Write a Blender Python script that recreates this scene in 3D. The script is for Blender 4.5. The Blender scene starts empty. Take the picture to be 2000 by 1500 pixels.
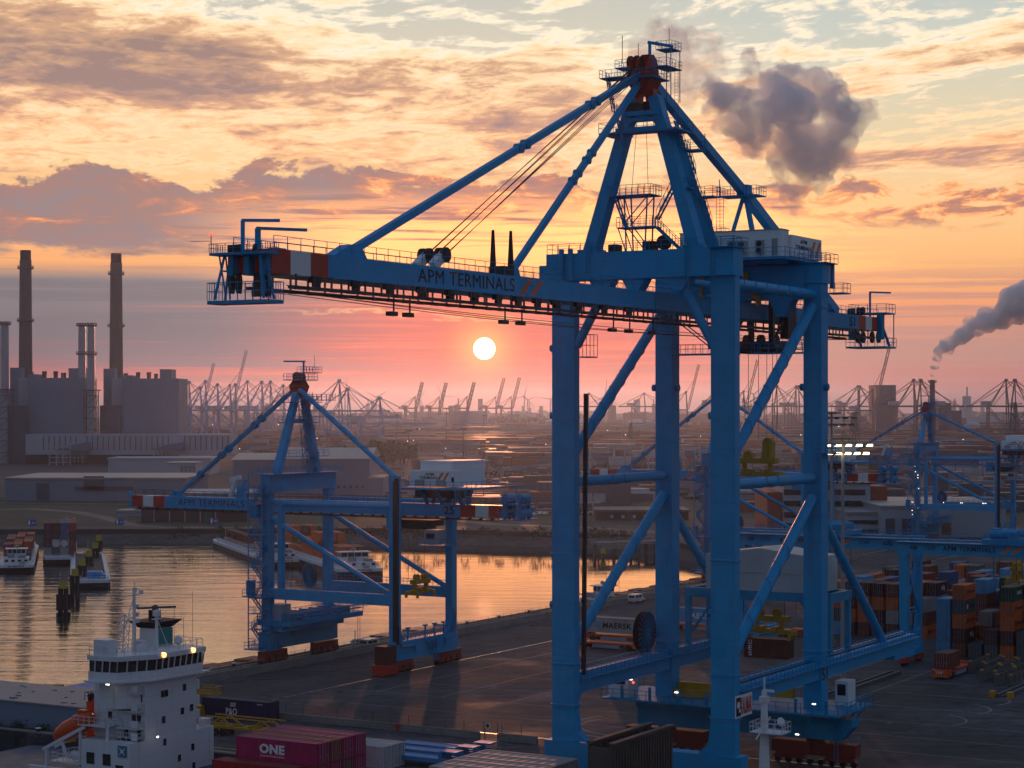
import bpy, math, random
from mathutils import Vector, Matrix, noise
R = math.radians
rnd = random.Random(7)
S = bpy.context.scene
COL = S.collection

# ---------------------------------------------------------------- camera
CAM_H, F, HZ = 45.0, 3889.0, 795.0          # metres, focal length in photo pixels, horizon row
cam_d = bpy.data.cameras.new('camera')
cam = bpy.data.objects.new('camera', cam_d); COL.objects.link(cam)
cam.location = (0, 0, CAM_H); cam.rotation_euler = (R(90), 0, 0)
cam_d.sensor_width = 36; cam_d.lens = 36 * F / 2000
cam_d.shift_y = (HZ - 750) / 2000
cam_d.clip_start = 1; cam_d.clip_end = 40000
S.camera = cam

# ---------------------------------------------------------------- colour management
S.view_settings.view_transform = 'Standard'; S.view_settings.look = 'None'
S.view_settings.exposure = 0.0; S.view_settings.gamma = 1.0
S.cycles.max_bounces = 10; S.cycles.diffuse_bounces = 2; S.cycles.glossy_bounces = 3
S.cycles.volume_bounces = 8; S.cycles.transparent_max_bounces = 12
S.cycles.sample_clamp_indirect = 4.0
S.cycles.use_denoising = True
S.cycles.use_adaptive_sampling = True

# ---------------------------------------------------------------- sun and sky
SUN_EL, SUN_AZ = R(1.68), math.atan2(-54, 3889)     # azimuth from +Y towards +X
SUN_DIR = Vector((math.sin(SUN_AZ) * math.cos(SUN_EL), math.cos(SUN_AZ) * math.cos(SUN_EL), math.sin(SUN_EL)))
sl = bpy.data.lights.new('sun', 'SUN'); sl.energy = 1.2; sl.angle = R(0.53); sl.color = (1.0, 0.36, 0.16)
so = bpy.data.objects.new('sun', sl); COL.objects.link(so)
so.rotation_euler = (-SUN_DIR).to_track_quat('-Z', 'Y').to_euler()

class NT:
    """small wrapper to write node trees quickly"""
    def __init__(s, tree): s.t = tree; s.n = tree.nodes; s.l = tree.links
    def new(s, kind, **kw):
        n = s.n.new(kind)
        for k, v in kw.items(): setattr(n, k, v)
        return n
    def put(s, sock, v):
        if hasattr(v, 'is_linked'): s.l.new(v, sock)
        elif v is not None: sock.default_value = v
    def m(s, op, a, b=None, c=None, clamp=False):
        n = s.new('ShaderNodeMath', operation=op, use_clamp=clamp)
        for i, v in enumerate((a, b, c)):
            if v is not None: s.put(n.inputs[i], v)
        return n.outputs[0]
    def mr(s, v, a, b, c=0.0, d=1.0, smooth=True):
        n = s.new('ShaderNodeMapRange', interpolation_type='SMOOTHSTEP' if smooth else 'LINEAR')
        for i, x in enumerate((v, a, b, c, d)): s.put(n.inputs[i], x)
        return n.outputs[0]
    def mix(s, f, a, b, blend='MIX'):
        n = s.new('ShaderNodeMix', data_type='RGBA', blend_type=blend)
        s.put(n.inputs[0], f)
        for i, v in ((6, a), (7, b)):
            if hasattr(v, 'is_linked'): s.l.new(v, n.inputs[i])
            else: n.inputs[i].default_value = (*v[:3], 1)
        return n.outputs[2]
    def ramp(s, f, stops, interp='LINEAR'):
        n = s.new('ShaderNodeValToRGB'); cr = n.color_ramp; cr.interpolation = interp
        while len(cr.elements) < len(stops): cr.elements.new(0.5)
        for e, (p, c) in zip(cr.elements, stops):
            e.position = p; e.color = (*c[:3], 1) if not isinstance(c, (int, float)) else (c, c, c, 1)
        s.put(n.inputs[0], f); return n.outputs[0]
    def noise(s, vec, scale, detail=6, rough=0.55, dist=0.0, dims='3D'):
        n = s.new('ShaderNodeTexNoise', noise_dimensions=dims)
        if vec is not None: s.l.new(vec, n.inputs['Vector'])
        n.inputs['Scale'].default_value = scale; n.inputs['Detail'].default_value = detail
        n.inputs['Roughness'].default_value = rough; n.inputs['Distortion'].default_value = dist
        return n.outputs[0]
    def comb(s, x, y, z=0.0):
        n = s.new('ShaderNodeCombineXYZ')
        for i, v in enumerate((x, y, z)): s.put(n.inputs[i], v)
        return n.outputs[0]
def lin(r, g, b):
    f = lambda c: (c / 255 / 12.92) if c <= 10 else ((c / 255 + 0.055) / 1.055) ** 2.4
    return (f(r), f(g), f(b))

W = bpy.data.worlds.new('World'); S.world = W; W.use_nodes = True
def build_world():
    t = NT(W.node_tree); t.n.clear()
    co = t.new('ShaderNodeTexCoord').outputs['Generated']
    sep = t.new('ShaderNodeSeparateXYZ'); t.l.new(co, sep.inputs[0])
    x, y, z = sep.outputs
    hyp = t.m('SQRT', t.m('ADD', t.m('MULTIPLY', x, x), t.m('MULTIPLY', y, y)))
    el = t.m('DIVIDE', z, t.m('MAXIMUM', hyp, 0.02))                 # tangent of the elevation
    az = t.m('ARCTAN2', x, y)                                        # compass bearing, 0 = north
    elc = t.m('MAXIMUM', el, 0.0)
    # distance from the sun
    vd = t.new('ShaderNodeVectorMath', operation='DOT_PRODUCT'); t.l.new(co, vd.inputs[0]); vd.inputs[1].default_value = SUN_DIR
    ang = t.m('ARCCOSINE', t.m('MINIMUM', vd.outputs['Value'], 0.9999999))
    # clear-sky colour by elevation: near the sun's bearing, to its right, and far from it
    e = t.m('MULTIPLY', elc, 4.0)          # 0..0.2 of elevation -> 0..0.8
    def P(py): return max(0.0, min(1.0, (HZ - py) / F * 4.0))
    base_c = t.ramp(e, [(0, lin(144, 70, 52)), (P(760), lin(218, 88, 54)), (P(690), lin(252, 102, 66)), (P(610), lin(244, 126, 100)), (P(530), lin(255, 178, 98)), (P(400), lin(255, 204, 136)), (P(250), lin(240, 210, 164)), (P(60), lin(206, 202, 180)), (1, lin(168, 182, 188))])
    base_l = t.ramp(e, [(0, lin(110, 80, 90)), (P(750), lin(198, 96, 78)), (P(715), lin(150, 96, 100)), (P(660), lin(112, 108, 114)), (P(550), lin(132, 126, 126)), (P(515), lin(252, 176, 110)), (P(400), lin(254, 198, 132)), (P(250), lin(246, 216, 162)), (P(60), lin(204, 200, 178)), (1, lin(160, 176, 186))])
    base_r = t.ramp(e, [(0, lin(126, 88, 86)), (P(750), lin(196, 116, 102)), (P(680), lin(196, 142, 124)), (P(600), lin(242, 158, 108)), (P(520), lin(253, 186, 116)), (P(400), lin(250, 204, 142)), (P(250), lin(226, 210, 170)), (P(60), lin(198, 204, 190)), (1, lin(160, 180, 190))])
    base = t.mix(t.mr(az, -0.02, -0.16), base_c, base_l)
    base = t.mix(t.mr(az, 0.02, 0.16), base, base_r)
    # cloud deck seen in perspective: bearing and distance along the deck
    q = t.m('DIVIDE', 1.0, t.m('ADD', elc, 0.1))
    xx = t.m('MULTIPLY', az, q)
    def deck(sx, sy, seed, detail=10, rough=0.6, dist=0.5, shear=0.22):
        return t.noise(t.comb(t.m('MULTIPLY', t.m('ADD', xx, t.m('MULTIPLY', q, shear)), sx), t.m('MULTIPLY', q, sy), seed), 1.0, detail, rough, dist)
    lg = t.m('LOGARITHM', t.m('ADD', elc, 0.055), 2.718)
    def cloud(sx, sy, seed, detail=9, rough=0.58, dist=0.35):
        return t.noise(t.comb(t.m('MULTIPLY', az, sx), t.m('MULTIPLY', lg, sy), seed), 1.0, detail, rough, dist)
    d1 = deck(1.5, 1.75, 3.7); d2 = deck(5.2, 5.6, 9.1, 9, 0.62, 0.8); d3 = deck(22, 19, 2.2, 6, 0.6, 0.4)
    th = t.m('ADD', t.m('MULTIPLY', d1, 0.58), t.m('ADD', t.m('MULTIPLY', d2, 0.29), t.m('MULTIPLY', d3, 0.13)))
    lft = t.mr(az, 0.1, -0.2)
    lowb = t.m('SUBTRACT', 1.0, t.m('ABSOLUTE', t.mr(elc, 0.128, 0.19, -1.0, 1.0, smooth=False)), clamp=True)
    th = t.m('ADD', t.m('MULTIPLY_ADD', th, 1.35, -0.157), t.m('MULTIPLY', t.m('SUBTRACT', t.m('MULTIPLY', lft, t.m('ADD', t.m('MULTIPLY', lowb, 0.7), 0.5)), 0.42), 0.13))
    hi = t.mr(elc, 0.1, 0.125)
    c_top = t.ramp(th, [(0.40, lin(200, 202, 188)), (0.465, lin(255, 240, 208)), (0.52, lin(255, 222, 172)), (0.57, lin(214, 170, 132)), (0.66, lin(158, 132, 122))])
    c_low = t.ramp(th, [(0.40, lin(244, 204, 156)), (0.465, lin(255, 222, 168)), (0.52, lin(252, 192, 136)), (0.57, lin(206, 156, 130)), (0.66, lin(162, 134, 128))])
    upc = t.mix(t.mr(elc, 0.125, 0.185), c_low, c_top)
    cover = t.m('MULTIPLY', t.mr(th, 0.4, 0.46), hi)
    col = t.mix(cover, base, upc)
    # cumulus bank: lumpy top edge, solid left of the sun, broken with bright gaps over it, thin at the right
    edge = cloud(26, 9, 1.3, 9, 0.6, 0.3); n2 = cloud(26, 15, 8.4, 8, 0.62, 0.5)
    bank_top = t.m('ADD', t.mr(az, -0.05, 0.14, 0.1165, 0.112), t.m('MULTIPLY', t.m('SUBTRACT', edge, 0.5), 0.05))
    bank_bot = t.m('ADD', t.mr(az, -0.12, 0.02, 0.0755, 0.089), t.m('MULTIPLY', t.m('SUBTRACT', n2, 0.5), 0.03))
    dtop = t.m('SUBTRACT', bank_top, elc)
    inb = t.m('MULTIPLY', t.mr(dtop, -0.0008, 0.0028), t.mr(t.m('SUBTRACT', elc, bank_bot), -0.003, 0.006))
    body = cloud(34, 17, 6.6, 9, 0.62, 0.5)
    solid = t.mr(az, 0.0, -0.15, 0.02, 0.16)
    solid = t.m('SUBTRACT', solid, t.mr(az, 0.03, 0.24, 0.0, 0.07))
    bk = t.m('ADD', body, solid)
    c_bank = t.ramp(bk, [(0.40, lin(255, 200, 120)), (0.455, lin(255, 170, 106)), (0.51, lin(196, 136, 112)), (0.6, lin(164, 128, 118)), (0.8, lin(150, 132, 132))])
    a_bank = t.m('MULTIPLY', inb, t.mr(bk, 0.40, 0.47))
    col = t.mix(a_bank, col, c_bank)
    rim = t.m('MULTIPLY', t.mr(dtop, -0.003, 0.0), t.mr(dtop, 0.0028, 0.0))
    col = t.mix(t.m('MULTIPLY', rim, 0.5), col, lin(255, 204, 136))
    # bright broken streaks below the bank around the sun's bearing
    sd = t.mr(t.m('ABSOLUTE', t.m('SUBTRACT', az, 0.015)), 0.2, 0.06)
    st = t.m('MULTIPLY', t.m('MULTIPLY', t.mr(cloud(9, 34, 12.2, 7, 0.58, 0.6), 0.37, 0.52), sd), t.m('MULTIPLY', t.mr(elc, 0.058, 0.07), t.mr(elc, 0.112, 0.088)))
    col = t.mix(t.m('MULTIPLY', st, 0.9), col, (2.0, 0.84, 0.25))
    # long grey bars low over the horizon
    n4 = cloud(5, 24, 15.5, 8, 0.58, 0.5)
    lowm = t.m('MULTIPLY', t.mr(elc, 0.004, 0.02), t.mr(elc, 0.078, 0.055))
    bar = t.m('MULTIPLY', t.mr(n4, 0.46, 0.56), lowm)
    barc = t.mix(t.mr(az, -0.03, -0.16), lin(200, 104, 94), lin(112, 108, 114))
    barc = t.mix(t.mr(az, 0.06, 0.18), barc, lin(190, 140, 124))
    col = t.mix(t.m('MULTIPLY', bar, 0.7), col, barc)
    pk = t.m('MULTIPLY', t.mr(n4, 0.46, 0.36), t.m('MULTIPLY', lowm, t.mr(ang, 0.22, 0.06)))
    col = t.mix(t.m('MULTIPLY', pk, 0.7), col, lin(255, 120, 92))
    # crisp lit edges of a low bar just above the sun
    eb = t.m('SUBTRACT', elc, t.m('ADD', t.mr(az, -0.12, 0.03, 0.049, 0.0435), t.m('MULTIPLY', t.m('SUBTRACT', cloud(60, 20, 3.3, 8, 0.6, 0.3), 0.5), 0.012)))
    ebm = t.m('MULTIPLY', t.m('MULTIPLY', t.mr(eb, -0.0012, 0.0), t.mr(eb, 0.0012, 0.0)), t.m('MULTIPLY', t.mr(az, -0.14, -0.06), t.mr(az, 0.05, 0.0)))
    col = t.mix(t.m('MULTIPLY', ebm, 0.7), col, lin(255, 196, 130))
    # glow round the sun and the disc
    glow = t.m('POWER', t.mr(ang, 0.13, 0.0, smooth=False), 2.4)
    col = t.mix(t.m('MULTIPLY', glow, 0.5), col, lin(255, 96, 66))
    g2 = t.m('POWER', t.mr(ang, 0.03, 0.0045, smooth=False), 2.4)
    col = t.mix(t.m('MULTIPLY', g2, 0.8), col, lin(255, 196, 100))
    col = t.mix(1.0, col, (1.1, 1.07, 1.1), 'MULTIPLY')
    disc = t.mr(ang, 0.0057, 0.0049)
    col = t.mix(disc, col, (16.0, 11.0, 6.0))
    # away from the sunset: a dim cool dusk dome with soft cloud
    n5 = t.noise(co, 2.6, 6, 0.55)
    dusk = t.ramp(t.mr(z, -0.1, 1.0, smooth=False), [(0, (0.04, 0.05, 0.085)), (0.15, (0.07, 0.1, 0.175)), (0.5, (0.1, 0.155, 0.275)), (1, (0.13, 0.19, 0.31))])
    dusk = t.mix(t.mr(n5, 0.42, 0.65, 0, 0.6), dusk, (0.115, 0.135, 0.185))
    ns = t.new('ShaderNodeTexSky', sky_type='NISHITA', sun_disc=False, sun_elevation=SUN_EL, sun_rotation=SUN_AZ)
    nis = t.mix(1.0, ns.outputs[0], (0.05, 0.05, 0.05), 'MULTIPLY')
    dusk = t.mix(1.0, dusk, nis, 'ADD')
    away = t.m('MAXIMUM', t.mr(ang, 0.42, 0.95), t.mr(elc, 0.23, 0.5))
    col = t.mix(away, col, dusk)
    bg = t.new('ShaderNodeBackground'); t.l.new(col, bg.inputs[0]); bg.inputs[1].default_value = 1.0
    out = t.new('ShaderNodeOutputWorld'); t.l.new(bg.outputs[0], out.inputs[0])
build_world()
W.cycles.sampling_method = 'MANUAL'; W.cycles.sample_map_resolution = 1024

# ---------------------------------------------------------------- frames of the port
U = Vector((0.5, 0.8660254, 0)); V = Vector((0.8660254, -0.5, 0))     # inland of the big crane; inland of the far quay
def uv(a, b, z=0.0): return U * a + V * b + Vector((0, 0, z))
def at(px, py, Y): return Vector(((px - 1000) / F * Y, Y, CAM_H - (py - HZ) * Y / F))
def gd(px, py, z=0.0):                                                # photo pixel -> point on level z
    Y = (CAM_H - z) * F / (py - HZ); return Vector(((px - 1000) / F * Y, Y, z))
A0, B0, WATER = 205.0, -215.4, -4.9                                   # quay faces, water level

# ---------------------------------------------------------------- materials
MATS = {}
def mat(name, color, rough=0.5, metal=0.0, var=0.18, scale=0.35, streak=0.0, streak_col=(0.10, 0.055, 0.03), bump=0.0, spec=0.3, emit=None, estr=0.0, objcol=False, seam=None, coord='Object'):
    if name in MATS: return MATS[name]
    m = bpy.data.materials.new(name); m.use_nodes = True
    t = NT(m.node_tree); b = t.n['Principled BSDF']
    tc = t.new('ShaderNodeTexCoord').outputs[coord]
    if objcol:
        c = t.new('ShaderNodeObjectInfo').outputs['Color']
    else:
        rg = t.new('ShaderNodeRGB'); rg.outputs[0].default_value = (*color, 1); c = rg.outputs[0]
    n = t.noise(tc, scale, 6, 0.6)
    if var:
        n2 = t.noise(tc, scale * 9, 4, 0.6)
        k = t.m('ADD', t.m('MULTIPLY', n, 0.7), t.m('MULTIPLY', n2, 0.3))
        g = t.mr(k, 0.3, 0.7, 1 - var, 1 + var, smooth=False)
        gc = t.comb(g, g, g)
        c = t.mix(1.0, c, gc, 'MULTIPLY')
    if streak:
        mp = t.new('ShaderNodeMapping'); t.l.new(tc, mp.inputs[0]); mp.inputs['Scale'].default_value = (1.6, 1.6, 0.12)
        sn = t.noise(mp.outputs[0], 1.0, 7, 0.65)
        c = t.mix(t.m('MULTIPLY', t.mr(sn, 0.55, 0.72), streak), c, streak_col)
    if seam:                                     # horizontal / vertical plate seams
        sx = t.new('ShaderNodeSeparateXYZ'); t.l.new(tc, sx.inputs[0])
        fr = t.m('FRACT', t.m('MULTIPLY', sx.outputs[2], 1.0 / seam))
        c = t.mix(t.mr(fr, 0.012, 0.006), c, t.mix(0.5, c, (0, 0, 0)))
    t.l.new(c, b.inputs['Base Color'])
    r_ = t.mr(n, 0.3, 0.7, max(0.02, rough - 0.1), min(1, rough + 0.1), smooth=False)
    t.l.new(r_, b.inputs['Roughness'])
    b.inputs['Metallic'].default_value = metal; b.inputs['Specular IOR Level'].default_value = spec
    if bump:
        bp = t.new('ShaderNodeBump'); bp.inputs['Strength'].default_value = bump; bp.inputs['Distance'].default_value = 0.05
        t.l.new(t.noise(tc, scale * 22, 3), bp.inputs['Height']); t.l.new(bp.outputs[0], b.inputs['Normal'])
    if emit:
        b.inputs['Emission Color'].default_value = (*emit, 1); b.inputs['Emission Strength'].default_value = estr
    MATS[name] = m; return m

BLUE = mat('crane_blue', (0.003, 0.3, 0.6), 0.5, var=0.13, streak=0.35, streak_col=(0.03, 0.12, 0.22), seam=3.1, spec=0.18)
BLUE2 = mat('crane_blue_rail', (0.003, 0.24, 0.48), 0.55, var=0.1, spec=0.15)
BLUE3 = mat('crane_blue_worn', (0.012, 0.25, 0.46), 0.55, var=0.25, spec=0.18, streak=0.5, streak_col=(0.10, 0.075, 0.06))
RED = mat('signal_red', (0.46, 0.035, 0.018), 0.45, var=0.15, streak=0.2)
REDD = mat('bogie_red', (0.24, 0.035, 0.018), 0.6, var=0.3, streak=0.5)
ORANGE = mat('stripe_orange', (0.75, 0.14, 0.02), 0.5, var=0.08)
WHITE = mat('paint_white', (0.68, 0.69, 0.70), 0.45, var=0.07, streak=0.25, streak_col=(0.35, 0.3, 0.26))
HOUSE = mat('house_white', (0.74, 0.75, 0.76), 0.5, var=0.06, streak=0.15, streak_col=(0.45, 0.42, 0.4), bump=0.15)
DARK = mat('dark_steel', (0.018, 0.02, 0.025), 0.55, var=0.3)
ROPE = mat('wire_rope', (0.05, 0.035, 0.03), 0.6, var=0.1)
LETTER = mat('lettering_dark', (0.012, 0.012, 0.02), 0.6, var=0.05)
LETW = mat('lettering_white', (0.75, 0.75, 0.75), 0.6, var=0.1)
YEL = mat('machine_yellow', (0.5, 0.27, 0.015), 0.55, var=0.25, streak=0.45)
GREY = mat('galvanised_grey', (0.28, 0.29, 0.3), 0.5, var=0.15)
GREYD = mat('grey_dark', (0.09, 0.095, 0.1), 0.6, var=0.2)
GLASS = mat('window_glass', (0.015, 0.02, 0.025), 0.08, var=0.0)
RUBBER = mat('rubber', (0.015, 0.015, 0.016), 0.8, var=0.2)
BOX = mat('container_paint', (1, 1, 1), 0.55, var=0.22, scale=0.5, streak=0.4, streak_col=(0.09, 0.045, 0.03), objcol=True)
BOXROOF = mat('container_roof', (1, 1, 1), 0.68, var=0.25, scale=0.4, objcol=True, spec=0.15)
CONC = mat('concrete', (0.22, 0.21, 0.2), 0.85, var=0.25, scale=0.25, streak=0.5, streak_col=(0.07, 0.065, 0.06), bump=0.3)
CONCD = mat('concrete_wet', (0.12, 0.115, 0.11), 0.75, var=0.3, scale=0.25, streak=0.6, streak_col=(0.03, 0.035, 0.03), bump=0.3)
BRICKD = mat('dark_brick', (0.055, 0.045, 0.045), 0.8, var=0.2)
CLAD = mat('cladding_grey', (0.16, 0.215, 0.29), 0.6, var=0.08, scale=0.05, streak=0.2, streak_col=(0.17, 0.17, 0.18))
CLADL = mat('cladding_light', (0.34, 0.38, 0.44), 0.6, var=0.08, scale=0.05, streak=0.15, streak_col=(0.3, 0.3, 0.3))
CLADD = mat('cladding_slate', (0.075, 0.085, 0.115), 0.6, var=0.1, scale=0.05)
ROOFM = mat('flat_roof', (0.3, 0.29, 0.29), 0.5, var=0.25, scale=0.08)
CHIM = mat('chimney_concrete', (0.09, 0.085, 0.085), 0.85, var=0.12, scale=0.05)
TEAL = mat('funnel_teal', (0.02, 0.22, 0.22), 0.5, var=0.1)
SHIPW = mat('ship_white', (0.66, 0.67, 0.7), 0.45, var=0.06, scale=0.2, streak=0.5, streak_col=(0.4, 0.33, 0.28), seam=2.4, bump=0.12)
LIFEB = mat('lifeboat_orange', (0.62, 0.075, 0.012), 0.4, var=0.12)
DECKR = mat('deck_red', (0.17, 0.05, 0.035), 0.7, var=0.3, streak=0.4)
DECKG = mat('deck_green', (0.05, 0.14, 0.1), 0.7, var=0.2)
HULL = mat('hull_black', (0.018, 0.02, 0.028), 0.5, var=0.2)
SKYB = mat('trailer_blue', (0.03, 0.22, 0.5), 0.5, var=0.2, streak=0.3)
LAMP = mat('lamp_glow', (1, 0.9, 0.7), 0.5, var=0, emit=(1.0, 0.72, 0.32), estr=9.0)
LAMPW = mat('lamp_white', (1, 1, 1), 0.5, var=0, emit=(1.0, 0.93, 0.8), estr=3.0)
LAMPO = mat('lamp_amber', (1, 0.7, 0.3), 0.5, var=0, emit=(1.0, 0.42, 0.1), estr=5.0)
LAMPR = mat('lamp_red', (1, 0.1, 0.1), 0.5, var=0, emit=(1.0, 0.05, 0.02), estr=4.0)
FARB = mat('far_crane_blue', (0.1, 0.28, 0.5), 0.6, var=0.05, scale=0.02)
FARD = mat('far_crane_grey', (0.08, 0.085, 0.1), 0.6, var=0.05, scale=0.02)
FARR = mat('far_crane_rust', (0.14, 0.06, 0.05), 0.6, var=0.05, scale=0.02)
LEAF = mat('foliage', (0.035, 0.05, 0.022), 0.8, var=0.4, scale=0.3)
BARK = mat('bark', (0.05, 0.035, 0.025), 0.9)

# ---------------------------------------------------------------- mesh builder
class MB:
    def __init__(s): s.v = []; s.f = []; s.mi = []; s.cur = 0
    def quadset(s, pts, faces):
        o = len(s.v); s.v += [tuple(p) for p in pts]
        for f in faces: s.f.append([o + i for i in f]); s.mi.append(s.cur)
        return s
    def box(s, x0, x1, y0, y1, z0, z1):
        return s.quadset([(x0, y0, z0), (x1, y0, z0), (x1, y1, z0), (x0, y1, z0), (x0, y0, z1), (x1, y0, z1), (x1, y1, z1), (x0, y1, z1)],
            [(0, 3, 2, 1), (4, 5, 6, 7), (0, 1, 5, 4), (1, 2, 6, 5), (2, 3, 7, 6), (3, 0, 4, 7)])
    def cb(s, c, d): return s.box(c[0] - d[0] / 2, c[0] + d[0] / 2, c[1] - d[1] / 2, c[1] + d[1] / 2, c[2] - d[2] / 2, c[2] + d[2] / 2)
    def ring(s, rings, closed_ends=True, loop=False):
        n = len(rings[0]); o = len(s.v)
        for r in rings: s.v += [tuple(p) for p in r]
        k = len(rings)
        for i in range(k if loop else k - 1):
            a, b = o + i * n, o + ((i + 1) % k) * n
            for j in range(n):
                s.f.append([a + j, a + (j + 1) % n, b + (j + 1) % n, b + j]); s.mi.append(s.cur)
        if closed_ends and not loop:
            s.f.append([o + j for j in reversed(range(n))]); s.mi.append(s.cur)
            s.f.append([o + (k - 1) * n + j for j in range(n)]); s.mi.append(s.cur)
        return s
    @staticmethod
    def basis(d, up=(0, 0, 1)):
        d = Vector(d).normalized(); up = Vector(up)
        if abs(d.dot(up)) > 0.98: up = Vector((1, 0, 0))
        a = d.cross(up).normalized(); b = a.cross(d).normalized()
        return a, b
    def bar(s, p, q, w, h=None, w1=None, h1=None, up=(0, 0, 1)):
        p, q = Vector(p), Vector(q); h = h or w; w1 = w1 or w; h1 = h1 or h
        a, b = s.basis(q - p, up)
        def r(c, w, h): return [c - a * w / 2 - b * h / 2, c + a * w / 2 - b * h / 2, c + a * w / 2 + b * h / 2, c - a * w / 2 + b * h / 2]
        return s.ring([r(p, w, h), r(q, w1, h1)])
    def tube(s, p, q, r, r1=None, n=10):
        p, q = Vector(p), Vector(q); r1 = r if r1 is None else r1
        a, b = s.basis(q - p)
        def c(o, rr): return [o + (a * math.cos(2 * math.pi * i / n) + b * math.sin(2 * math.pi * i / n)) * rr for i in range(n)]
        return s.ring([c(p, r), c(q, r1)])
    def path(s, pts, r, n=5):
        pts = [Vector(p) for p in pts]; rings = []
        for i, p in enumerate(pts):
            d = pts[min(i + 1, len(pts) - 1)] - pts[max(i - 1, 0)]
            a, b = s.basis(d)
            rings.append([p + (a * math.cos(2 * math.pi * j / n) + b * math.sin(2 * math.pi * j / n)) * r for j in range(n)])
        return s.ring(rings)
    def prism(s, poly, z0, z1):
        n = len(poly)
        return s.ring([[(x, y, z0) for x, y in poly], [(x, y, z1) for x, y in poly]])
    def extrude(s, poly3, d):
        d = Vector(d); return s.ring([[Vector(p) for p in poly3], [Vector(p) + d for p in poly3]])
    def lathe(s, c, prof, n=20, axis=(0, 0, 1)):
        c = Vector(c); ax = Vector(axis).normalized(); a, b = s.basis(ax)
        return s.ring([[c + ax * h + (a * math.cos(2 * math.pi * i / n) + b * math.sin(2 * math.pi * i / n)) * r for i in range(n)] for r, h in prof])
    def rail(s, pts, h=1.1, step=1.6, r=0.05, loop=False):
        pts = [Vector(p) for p in pts]
        if loop: pts = pts + [pts[0]]
        up = Vector((0, 0, h))
        for p, q in zip(pts, pts[1:]):
            L = (q - p).length; n = max(1, round(L / step))
            for i in range(n + 1): s.bar(p + (q - p) * i / n, p + (q - p) * i / n + up, r)
            s.bar(p + up, q + up, r); s.bar(p + up * 0.52, q + up * 0.52, r * 0.8)
        return s
    def deck(s, x0, x1, y0, y1, z, h=1.1, th=0.16, r=0.05, rail=True, step=1.6):
        s.box(x0, x1, y0, y1, z - th, z)
        if rail: s.rail([(x0, y0, z), (x1, y0, z), (x1, y1, z), (x0, y1, z)], h, step, r, loop=True)
        return s
    def ladder(s, p, q, w=0.5, side=(0, 1, 0), r=0.05, step=0.45):
        p, q = Vector(p), Vector(q); sd = Vector(side).normalized() * w / 2
        s.bar(p - sd, q - sd, r); s.bar(p + sd, q + sd, r)
        n = max(2, int((q - p).length / step))
        for i in range(1, n): c = p + (q - p) * i / n; s.bar(c - sd, c + sd, r * 0.8)
        return s
    def stair(s, p, q, w=0.8, side=(0, 1, 0), r=0.06):
        p, q = Vector(p), Vector(q); sd = Vector(side).normalized() * w / 2
        for k in (-1, 1):
            s.bar(p + sd * k, q + sd * k, r, 0.22)
            s.bar(p + sd * k + Vector((0, 0, 1)), q + sd * k + Vector((0, 0, 1)), r)
            for i in range(5): c = p + (q - p) * i / 4 + sd * k; s.bar(c, c + Vector((0, 0, 1)), r)
        n = max(3, int((q - p).length / 0.5))
        for i in range(n + 1): c = p + (q - p) * i / n; s.bar(c - sd, c + sd, 0.22, 0.04)
        return s
    def lattice(s, p, q, w, r=0.08, n=6, side=None):
        """square truss beam between two points"""
        p, q = Vector(p), Vector(q); a, b = s.basis(q - p)
        cs = [a * w / 2 + b * w / 2, -a * w / 2 + b * w / 2, -a * w / 2 - b * w / 2, a * w / 2 - b * w / 2]
        for c in cs: s.bar(p + c, q + c, r * 1.5)
        for i in range(n):
            u, v = p + (q - p) * i / n, p + (q - p) * (i + 1) / n
            for k in range(4):
                c, d = cs[k], cs[(k + 1) % 4]
                s.bar(u + c, v + d, r) if (i + k) % 2 else s.bar(u + d, v + c, r)
                s.bar(u + c, u + d, r)
        return s
    def build(s, name, mats, parent=None, smooth=False):
        me = bpy.data.meshes.new(name); me.from_pydata(s.v, [], s.f)
        if not isinstance(mats, (list, tuple)): mats = [mats]
        for m in mats: me.materials.append(m)
        if len(mats) > 1: me.polygons.foreach_set('material_index', s.mi)
        if smooth:
            me.polygons.foreach_set('use_smooth', [True] * len(me.polygons)); 
            try: me.set_sharp_from_angle(angle=R(40))
            except Exception: pass
        me.update()
        o = bpy.data.objects.new(name, me); COL.objects.link(o)
        if parent: o.parent = parent
        return o

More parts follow.
